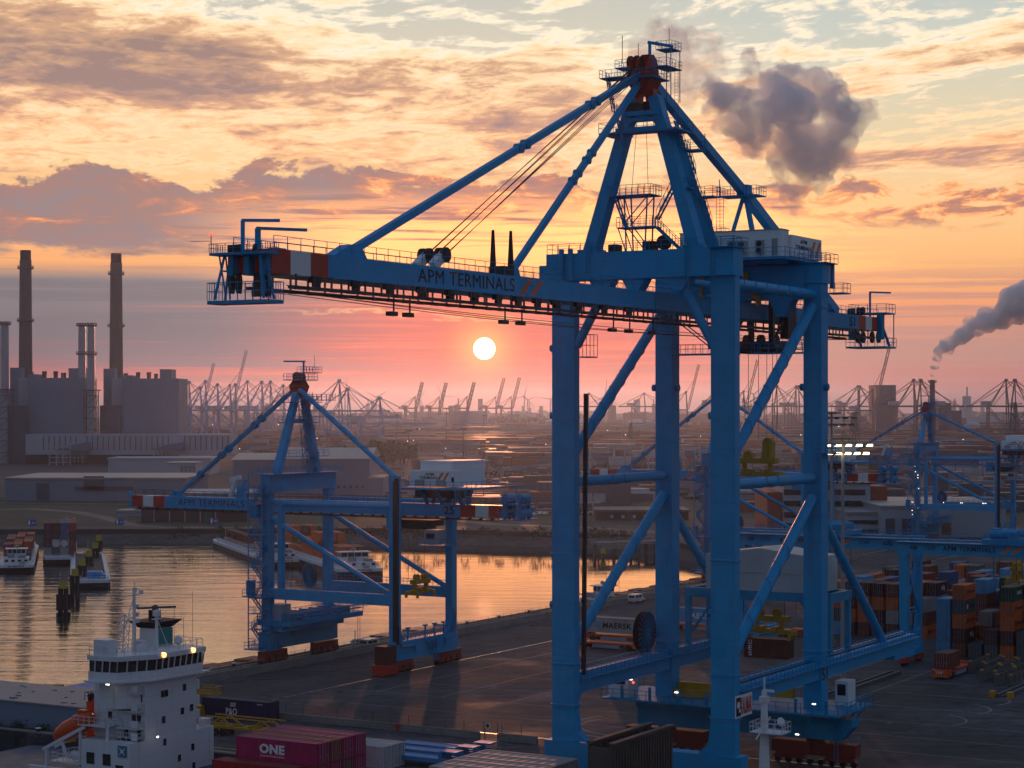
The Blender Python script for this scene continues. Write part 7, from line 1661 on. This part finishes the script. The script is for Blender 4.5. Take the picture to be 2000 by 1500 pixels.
for i, px in enumerate((356, 388, 412, 446, 470, 498, 516, 540)):
    far_crane(f'pale blue far crane with lowered boom, {nth[i]} to the right of the power station', px, 3000 + lr.uniform(-120, 120), R(200 + lr.uniform(-6, 6)), FARB, False, 78 + lr.uniform(-4, 9) + (8 if px == 498 else 0), 'pale blue cranes beyond the power station', boom=64)
for i, (px, ap) in enumerate(((378, 74), (436, 78))):
    far_crane(('pale blue far crane with raised boom next to the power station', 'pale blue far crane with the tallest raised boom right of the power station')[i], px, 2950, R(185), FARB, True, ap, 'pale blue cranes beyond the power station', boom=72 if i == 0 else 92)
for i, px in enumerate((648, 664, 725)):
    far_crane(('grey blue far crane just right of the apex of crane 25', 'second grey blue far crane right of the apex of crane 25', 'low grey blue far crane above the backstay of crane 25')[i], px, 2600 - i * 150, R(170), FARB, False, 80 - i * 12, None, boom=66, yb=40 - i * 7)
for i, px in enumerate((803, 850, 904, 960, 990)):
    far_crane(f'dark far crane with raised boom under the sun, {nth[i]} of five', px, 4900 + (i % 2) * 80, R(168 if i < 3 else 176), FARR, True, 70, 'raised cranes under the sun', boom=66 if i < 3 else 78, back=18, yb=42, k=1.9)
for i, px in enumerate((1160, 1248, 1528, 1548, 1566, 1664, 1690, 1770, 1812, 1950, 1996)):
    Y = 3900 if i < 2 else (3500 if i < 7 else 2700)
    far_crane(f'dark far crane with lowered boom, {nth[i]} from the sun along the right horizon', px, Y, R(176 + lr.uniform(-3, 3)) if i % 2 else R(8 + lr.uniform(-3, 3)), FARD, False, 82 if i > 1 else 72, 'dark cranes along the right horizon', boom=66, yb=46)
for i, (px, Y, L) in enumerate(((1328, 3300, 78), (1440, 3200, 84), (1690, 2900, 100), (1480, 3600, 60))):
    far_crane(('grey far crane with raised lattice boom beside the second leg of crane 51', 'grey far crane with raised lattice boom right of the front leg of crane 51', 'tallest grey far crane with raised boom right of crane 51', 'grey far crane with short raised boom behind the hoist ropes')[i], px, Y, R(178), FARD, True, 70, None, boom=L, yb=40)

# ---------------------------------------------------------------- wind turbines
for i, (px, py, Y, r, a) in enumerate(((674, 769, 5200, 40, 10), (735, 776, 5800, 40, 60), (820, 778, 6600, 42, 35), (865, 774, 6000, 40, 90), (1024, 774, 6000, 42, 15), (1031, 781, 6400, 36, 70), (1075, 780, 6200, 40, 40), (1182, 774, 4800, 46, 5), (1107, 790, 7000, 40, 100), (1472, 770, 5000, 34, 50))):
    hub = at(px, py, Y); T = thing('wind_turbine', ('wind turbine behind the apex of crane 25', 'wind turbine right of crane 25 over the low crane', 'wind turbine between the first two raised cranes', 'wind turbine between the second and third raised cranes', 'wind turbine just right of the fifth raised crane', 'low wind turbine close beside the one right of the fifth raised crane', 'wind turbine beside the left leg of crane 51', 'largest wind turbine right of the left leg of crane 51', 'small distant wind turbine hidden close to the left leg of crane 51', 'wind turbine behind the hoist ropes of crane 51')[i], 'wind turbine', (hub.x, Y, 0), 0, 'wind turbines on the horizon')
    MB().tube((0, 0, 0), (0, 0, hub.z), 2.4, 1.4, 12).build('tower', CLADL, T, smooth=True)
    MB().box(-1.6, 1.6, -3, 5, hub.z - 1.6, hub.z + 1.6).lathe((0, -3, hub.z), [(1.5, 0), (1.2, 1.5), (0.2, 2.4)], 12, (0, -1, 0)).build('nacelle', CLADL, T)
    for k in range(3):
        w = R(a + 120 * k); d = Vector((math.sin(w), 0, math.cos(w)))
        MB().bar(Vector((0, -4, hub.z)), Vector((0, -4, hub.z)) + d * r, 2.6, 0.7, 0.7, 0.3, up=(0, 1, 0)).build('blade', CLADL, T)
# ---------------------------------------------------------------- pylons and small masts
for i, (px, top, Y, w) in enumerate(((1440, 812, 1950, 9), (1668, 805, 1750, 10), (1981, 786, 1700, 10), (1232, 826, 2200, 7))):
    h = at(px, top, Y).z; T = thing('transmission_tower', ('lattice pylon right of the front leg of crane 51', 'lattice pylon left of the smoking stack', 'lattice pylon at the right edge behind crane 22', 'small lattice pylon between the left legs of crane 51')[i], 'pylon', (at(px, 800, Y).x, Y, 0), R(20), 'lattice pylons')
    mb = MB(); n = 7
    for s in (-1, 1):
        for q in (-1, 1): mb.bar((s * w / 2, q * w / 2, 0), (s * w * 0.12, q * w * 0.12, h), 0.5)
    for k in range(n):
        f0, f1 = k / n, (k + 1) / n; a0, a1 = w / 2 * (1 - f0 * 0.76), w / 2 * (1 - f1 * 0.76)
        for q in (-1, 1):
            mb.bar((-a0, q * a0, h * f0), (a1, q * a1, h * f1), 0.3); mb.bar((a0, q * a0, h * f0), (-a1, q * a1, h * f1), 0.3); mb.bar((q * a0, -a0, h * f0), (q * a1, a1, h * f1), 0.3); mb.bar((-a1, q * a1, h * f1), (a1, q * a1, h * f1), 0.3)
    mb.build('tower_body', FARD, T)
    mb = MB()
    for z, L in ((h * 0.97, 8), (h * 0.8, 12), (h * 0.62, 10)): mb.bar((-L, 0, z + 0.6), (L, 0, z + 0.6), 0.5); mb.bar((-L, 0, z + 0.6), (0, 0, z - 1.6), 0.3); mb.bar((L, 0, z + 0.6), (0, 0, z - 1.6), 0.3)
    mb.build('cross_arms', FARD, T)
for i in range(7):
    px = 1176 + i * 34; T = thing('switchyard_gantry', f'grey steel switchyard portal between the legs of crane 51, {nth[i]} from the left', 'gantry', (at(px, 900, 1380 + (i % 2) * 120).x, 1380 + (i % 2) * 120, 0), R(20), 'switchyard portals')
    mb = MB(); h = 17
    for x in (-9, 9): mb.bar((x, 0, 0), (x, 0, h), 1.1); mb.bar((x, 0, h * 0.7), (x - 5, 6, 0), 0.4); mb.bar((x, 0, h * 0.7), (x + 5, -6, 0), 0.4)
    mb.bar((-9, 0, h - 3), (9, 0, h - 3), 0.8); mb.build('portal_frame', STK, T)
for i, (px, top, base) in enumerate(((798, 842, 900), (872, 798, 880), (905, 838, 900), (1054, 803, 860), (1120, 858, 940), (640, 840, 890), (775, 812, 880), (1010, 804, 850), (945, 812, 862), (1098, 770, 862), (1395, 800, 880))):
    Y = CAM_H * F / (base - HZ); h = at(px, top, Y).z; T = thing('lamp_mast', f'thin lamp mast over the far container yard, {nth[i]} of the scattered masts', 'mast', (at(px, 800, Y).x, Y, 0), 0, 'thin lamp masts over the far yards')
    MB().tube((0, 0, 0), (0, 0, h), 0.5, 0.3, 8).build('mast_pole', FARD, T); MB().box(-3, 3, -0.6, 0.6, h - 0.4, h + 0.8).build('lamp_head', FARD, T)
# far lit lamps
mb = MB(); lr = random.Random(33)
for i in range(46):
    px = lr.uniform(350, 2000); py = lr.uniform(838, 905); Y = CAM_H * F / (py - HZ); p = at(px, py, Y); z = lr.uniform(4, 12); s = 0.00032 * Y
    mb.cb((p.x, Y, z), (s, s, s))
o = mb.build('yard_lamps', LAMPW); tag(o, 'scattered small white lamps lit over the far yards', 'lamps', None, 'stuff')

# ---------------------------------------------------------------- far container yards (beyond counting) and scrub
def far_yard():
    lr = random.Random(40); mb = MB()
    cm = [mat('far_box_' + str(i), c, 0.55, var=0.2, scale=0.02) for i, c in enumerate(((0.19, 0.04, 0.025), (0.11, 0.025, 0.025), (0.28, 0.07, 0.02), (0.05, 0.09, 0.15), (0.2, 0.2, 0.2), (0.06, 0.05, 0.05), (0.3, 0.22, 0.2)))]
    for i in range(2600):
        py = 795 + 25 + 95 * (lr.random() ** 1.25); Y = CAM_H * F / (py - HZ)
        px = lr.uniform(690, 2060) if lr.random() < 0.8 else lr.uniform(350, 800)
        if py > 880 and px < 930: continue
        if py > 905 and px > 1150: continue
        x = (px - 1000) / F * Y; n = lr.randint(1, 9); w = 12.6 * n if lr.random() < 0.6 else 2.6 * n * 2; d = lr.choice((2.5, 5, 12, 30)); h = 2.6 * lr.randint(1, 4)
        mb.cur = lr.randrange(7); mb.box(x, x + w, Y, Y + d, 0, h)
    mb.cur = 0
    o = mb.build('container_yard', cm); tag(o, 'rows of distant container stacks spreading to the horizon', 'container yard', None, 'stuff')
far_yard()
def far_plants():
    lr = random.Random(41); mb = MB()
    cm = [CLAD, CLADD, CLADL, FARD, FARR]
    for i in range(330):
        py = 795 + 10 + 26 * lr.random(); Y = min(CAM_H * F / (py - HZ), 9500); px = lr.uniform(300, 2100); x = (px - 1000) / F * Y
        w = lr.uniform(15, 130); h = lr.uniform(6, 30) if lr.random() < 0.85 else lr.uniform(40, 75); w = w if h < 35 else lr.uniform(8, 20)
        mb.cur = lr.randrange(5); mb.box(x, x + w, Y, Y + w * 0.5, 0, h)
        if h > 35 and lr.random() < 0.6: mb.tube((x + w / 2, Y, h), (x + w / 2, Y, h + lr.uniform(5, 25)), 2.0, n=8)
    o = mb.build('industrial_skyline', cm); tag(o, 'hazy mass of far industrial buildings along the horizon', 'skyline', None, 'stuff')
far_plants()
def yard_clutter():
    lr = random.Random(45); mb = MB(); cm = [FARD, CLADD, CLAD, CLADL, FARR, BRICKD]
    for i in range(900):
        py = 795 + lr.uniform(62, 215); px = lr.uniform(300, 2050)
        if py > 985 and (px < 940 or 1140 < px < 1400): continue
        if py > 1005 or (px < 470 and py > 885): continue
        if 900 < py < 1000 and px < 760: continue
        Y = CAM_H * F / (py - HZ); x = (px - 1000) / F * Y
        if x * 0.866 - Y * 0.5 > B0 - 10 and x * 0.5 + Y * 0.866 < 650: continue
        w = lr.uniform(2, 26); h = lr.uniform(1.2, 5) if lr.random() < 0.85 else lr.uniform(6, 11)
        mb.cur = lr.choice((0, 0, 1, 1, 2, 3, 4, 5)); k = lr.random()
        if k < 0.6: mb.box(x, x + w, Y, Y + lr.uniform(3, 14), -0.2, h)
        elif k < 0.75: mb.tube((x, Y, -0.2), (x, Y, h), min(w, 8), n=14)
        elif k < 0.9: mb.bar((x, Y, h), (x + w * 2, Y, h), 0.7); mb.bar((x, Y, 0), (x, Y, h), 0.5); mb.bar((x + w * 2, Y, 0), (x + w * 2, Y, h), 0.5)
        else: mb.bar((x, Y, 0), (x, Y, h * 2.2), 0.5)
    mb.cur = 0
    o = mb.build('industrial_clutter', cm); tag(o, 'low dark clutter of sheds, pipes and gear over the far shore', 'industrial yard', None, 'stuff')
yard_clutter()
def leaf_blob(mb, c, rx, ry, rz_, n, s, lr):
    for k in range(n):
        th, ph = lr.uniform(0, 2 * math.pi), math.acos(lr.uniform(-0.5, 1)); q = lr.uniform(0.55, 1.05)
        p = Vector((c[0] + rx * q * math.sin(ph) * math.cos(th), c[1] + ry * q * math.sin(ph) * math.sin(th), c[2] + rz_ * q * math.cos(ph)))
        d1 = Vector((lr.gauss(0, 1), lr.gauss(0, 1), lr.gauss(0, 1))).normalized() * s; d2 = Vector((lr.gauss(0, 1), lr.gauss(0, 1), lr.gauss(0, 1))).normalized() * s
        mb.quadset([p, p + d1, p + d1 + d2, p + d2], [(0, 1, 2, 3)])
TREES = []
def tree_proto(seed, h, r):
    lr = random.Random(seed); T = thing('broadleaf_tree', 'x', 'tree', (0, 0, 0), 0, 'trees of the belt behind crane 25')
    mb = MB(); mb.path([(0, 0, 0), (0.2, 0.1, h * 0.3), (-0.1, 0, h * 0.6)], 0.4, 7)
    for k in range(5): a = k * 1.3; mb.bar((0, 0, h * 0.3), (math.cos(a) * r * 0.6, math.sin(a) * r * 0.6, h * 0.65), 0.3, 0.3, 0.1, 0.1)
    mb.build('trunk', BARK, T)
    mb = MB()
    for k in range(9): leaf_blob(mb, (lr.gauss(0, r * 0.45), lr.gauss(0, r * 0.45), h * (0.55 + 0.28 * lr.random())), r * 0.5, r * 0.5, h * 0.2, 110, 1.1, lr)
    mb.build('crown', LEAF, T); return T
protos = [tree_proto(50 + i, (11, 13, 9)[i], (5, 5.5, 4.6)[i]) for i in range(3)]
lr = random.Random(60); nt = 0
for i in range(58):
    if i < 42: px, base, Y0 = lr.uniform(700, 806), 905, 0
    elif i < 50: px = lr.uniform(505, 560)
    else: px = lr.uniform(640, 700)
    Y = lr.uniform(1500, 1680); t = protos[i % 3]; c = t if i < 3 else copy_tree(t)
    c.location = ((px - 1000) / F * Y, Y, 0); c.rotation_euler = (0, 0, lr.uniform(0, 6.28)); s = lr.uniform(0.75, 1.2) * (1.25 if 730 < px < 790 else 0.95); c.scale = (s, s, s)
    c['label'] = 'dark bushy tree in the belt right of the warehouses' if i < 42 else ('dark tree in the clump left of the apex frame of crane 25' if i < 50 else 'dark tree behind the right frame leg of crane 25'); c['group'] = 'trees of the belt behind crane 25' if i < 42 else ('trees left of the frame of crane 25' if i < 50 else 'trees behind the frame leg of crane 25')
def scrub():
    lr = random.Random(71); mb = MB()
    for i in range(150):
        px = lr.uniform(330, 1400); py = lr.uniform(1034, 1052); Y = CAM_H * F / (py - HZ); leaf_blob(mb, ((px - 1000) / F * Y, Y, 0.3), 1.6, 1.2, 1.2, 26, 0.5, lr)
    for i in range(120):
        px = lr.uniform(900, 1400); py = lr.uniform(905, 940); Y = CAM_H * F / (py - HZ); leaf_blob(mb, ((px - 1000) / F * Y, Y, 0.5), 4, 3, 3, 26, 1.2, lr)
    for i in range(160):
        px = lr.uniform(960, 1180); py = 795 + lr.uniform(30, 38); Y = CAM_H * F / (py - HZ); leaf_blob(mb, ((px - 1000) / F * Y, Y, 4), 14, 8, 11, 22, 5, lr)
    o = mb.build('scrub', LEAF); tag(o, 'low dark scrub scattered over the far bank and verges', 'scrub', None, 'stuff')
scrub()
T = thing('billboard', 'white double billboard on a post over the far grass', 'sign', gd(1158, 1018), 0); p = T.location
MB().bar((0, 0, 0), (0, 0, 10), 0.4).build('billboard_post', GREY, T); MB().box(-5.0, -0.3, -0.2, 0, 7.5, 11).box(0.3, 5.0, -0.2, 0, 7.5, 11).build('billboard_panel', mat('panel_pale', (0.4, 0.36, 0.36), 0.6), T)
T = thing('articulated_lorry', 'white lorry with a long dark trailer on the road behind crane 22', 'lorry', gd(1890, 985), R(3))
MB().box(-7, 7, -1.25, 1.25, 1.2, 4.0).build('trailer_body', mat('trailer_dark', (0.06, 0.03, 0.03), 0.6), T); MB().ring([[(-9.6, -1.2, 0.5), (-7.3, -1.2, 0.5), (-7.3, -1.2, 3.6), (-8.8, -1.2, 3.6), (-9.6, -1.2, 2.2)], [(-9.6, 1.2, 0.5), (-7.3, 1.2, 0.5), (-7.3, 1.2, 3.6), (-8.8, 1.2, 3.6), (-9.6, 1.2, 2.2)]]).build('cab', WHITE, T)
for x in (-8.6, -6, 4, 5.3, 6.6):
    for y in (-1.1, 1.1): MB().lathe((x, y, 0.5), [(0.1, -0.2), (0.5, -0.2), (0.5, 0.2), (0.1, 0.2)], 12, (0, 1, 0)).build('wheel', RUBBER, T)
T = thing('covered_lorry', 'pale covered lorry at the back of the packed car park', 'lorry', gd(1062, 984), R(12))
MB().box(-6, 4, -1.25, 1.25, 1.0, 4.0).build('lorry_body', CLADL, T); MB().box(4.2, 6.4, -1.2, 1.2, 0.6, 3.2).build('cab', WHITE, T)
for x in (-4.6, -3.2, 5.2):
    for y in (-1.1, 1.1): MB().lathe((x, y, 0.5), [(0.1, -0.2), (0.5, -0.2), (0.5, 0.2), (0.1, 0.2)], 12, (0, 1, 0)).build('wheel', RUBBER, T)

# ---------------------------------------------------------------- smoking stack and steam
chimney('grey stack trailing steam on the right horizon', 1821, 0, 742, 3.2, 2.5, 2000, CHIM, (0.97,))
def steam_mat(name, dens, col, aniso=0.3, absorb=(0.8, 0.78, 0.82), grain=None):
    m = bpy.data.materials.new(name); m.use_nodes = True; t = NT(m.node_tree); t.n.clear()
    v = t.new('ShaderNodeVolumePrincipled'); v.inputs['Color'].default_value = (*col, 1); v.inputs['Density'].default_value = dens; v.inputs['Anisotropy'].default_value = aniso
    v.inputs['Absorption Color'].default_value = (*absorb, 1)
    if grain:
        tc = t.new('ShaderNodeTexCoord').outputs['Object']; n = t.noise(tc, grain, 5, 0.6, 0.4)
        t.l.new(t.m('MULTIPLY', t.m('MULTIPLY', t.mr(n, 0.36, 0.56), t.mr(t.noise(tc, grain * 3.2, 5, 0.65, 0.6), 0.3, 0.6, 0.25, 1.0)), dens * 2.0), v.inputs['Density'])
    o = t.new('ShaderNodeOutputMaterial'); t.l.new(v.outputs[0], o.inputs['Volume']); return m
def plume(name, label, blobs, m, voxel, disp, seed, tex=30.0):
    """closed lumpy body of steam from overlapping balls"""
    lr = random.Random(seed); mb = MB()
    for c, r in blobs:
        n = 10; c = Vector(c)
        mb.ring([[c + Vector((math.sin(math.pi * k / n) * math.cos(2 * math.pi * j / 14), math.sin(math.pi * k / n) * math.sin(2 * math.pi * j / 14), -math.cos(math.pi * k / n))) * r for j in range(14)] for k in range(1, n)])
    o = mb.build('steam_tmp', m)
    rm = o.modifiers.new('r', 'REMESH'); rm.mode = 'VOXEL'; rm.voxel_size = voxel
    for sc_, st in ((tex, disp), (tex * 0.38, disp * 0.55), (tex * 0.15, disp * 0.28)):
        tx = bpy.data.textures.new('clouds', 'CLOUDS'); tx.noise_scale = sc_; tx.noise_depth = 3
        dm = o.modifiers.new('d', 'DISPLACE'); dm.texture = tx; dm.strength = st; dm.mid_level = 0.5; dm.texture_coords = 'GLOBAL'
    rm2 = o.modifiers.new('r2', 'REMESH'); rm2.mode = 'VOXEL'; rm2.voxel_size = voxel
    dg = bpy.context.evaluated_depsgraph_get(); dg.update()
    me = bpy.data.meshes.new_from_object(o.evaluated_get(dg)); bpy.data.objects.remove(o)
    ob = bpy.data.objects.new(name, me); COL.objects.link(ob); me.materials.clear(); me.materials.append(m)
    return tag(ob, label, 'steam')
lr = random.Random(90); bl = []; Y = 2000
path = [(1821, 734, 4), (1824, 718, 6), (1829, 702, 9), (1836, 688, 12), (1848, 676, 15), (1862, 666, 17), (1878, 656, 19), (1893, 646, 20), (1908, 638, 21), (1924, 630, 22), (1940, 622, 24), (1958, 613, 26), (1978, 602, 29), (2000, 590, 32), (2024, 578, 34)]
for px, py, r in path:
    for k in range(5): p = at(px + lr.gauss(0, r * 0.35), py + lr.gauss(0, r * 0.3), Y + lr.gauss(0, r * 0.3)); bl.append((p, r * Y / F * lr.uniform(0.6, 0.95)))
plume('steam_plume', 'grey steam plume drifting from the stack on the right horizon', bl, steam_mat('steam_low', 0.17, (1, 1, 1), 0.1, absorb=(1, 1, 1), grain=0.07), 0.9, 2.6, 91, 4.0)
bl = []; Y = 3600
def lumps(rows, zk, k0, k1, n=5):
    out = []
    for px, py, r in rows:
        for k in range(n): p = at(px + lr.gauss(0, r * 0.5), py + lr.gauss(0, r * 0.42), Y + lr.gauss(0, r * zk)); out.append((p, r * Y / F * lr.uniform(k0, k1)))
    return out
bl = lumps(((1545, 215, 60), (1590, 225, 50), (1500, 215, 50), (1550, 280, 48), (1610, 195, 46), (1560, 200, 55), (1500, 200, 52), (1450, 205, 52), (1418, 195, 40), (1400, 180, 26), (1590, 160, 40), (1625, 160, 28), (1540, 165, 40), (1470, 135, 24), (1464, 116, 20), (1630, 215, 36), (1640, 250, 30), (1550, 250, 56), (1500, 250, 48), (1465, 250, 38), (1600, 265, 44), (1575, 300, 48), (1535, 300, 42), (1610, 300, 34), (1590, 330, 36), (1560, 340, 30), (1550, 365, 22), (1545, 385, 16), (1550, 402, 11), (1595, 355, 20), (1612, 340, 18), (1655, 240, 14), (1440, 240, 34)), 0.7, 0.5, 0.82)
plume('steam_cloud', 'big mauve steam cloud hanging high right of the crane apex', bl, steam_mat('steam_high', 0.021, (1, 1, 1), 0.1, absorb=(1, 1, 1), grain=0.013), 4.0, 36, 92, 22.0)
bl = lumps(((1272, 52, 22), (1290, 75, 32), (1320, 90, 36), (1355, 105, 38), (1390, 115, 30), (1340, 70, 24), (1375, 80, 24), (1300, 115, 38), (1340, 140, 36), (1250, 115, 30), (1230, 140, 26), (1385, 145, 26), (1310, 160, 30), (1266, 46, 14), (1205, 165, 20), (1350, 175, 26), (1285, 185, 26)), 0.8, 0.42, 0.8)
plume('steam_cloud', 'thin peach steam cloud close behind the crane apex', bl, steam_mat('steam_thin', 0.009, (0.99, 0.97, 0.97), 0.3, absorb=(0.8, 0.75, 0.75), grain=0.014), 5.0, 30, 93, 26.0)
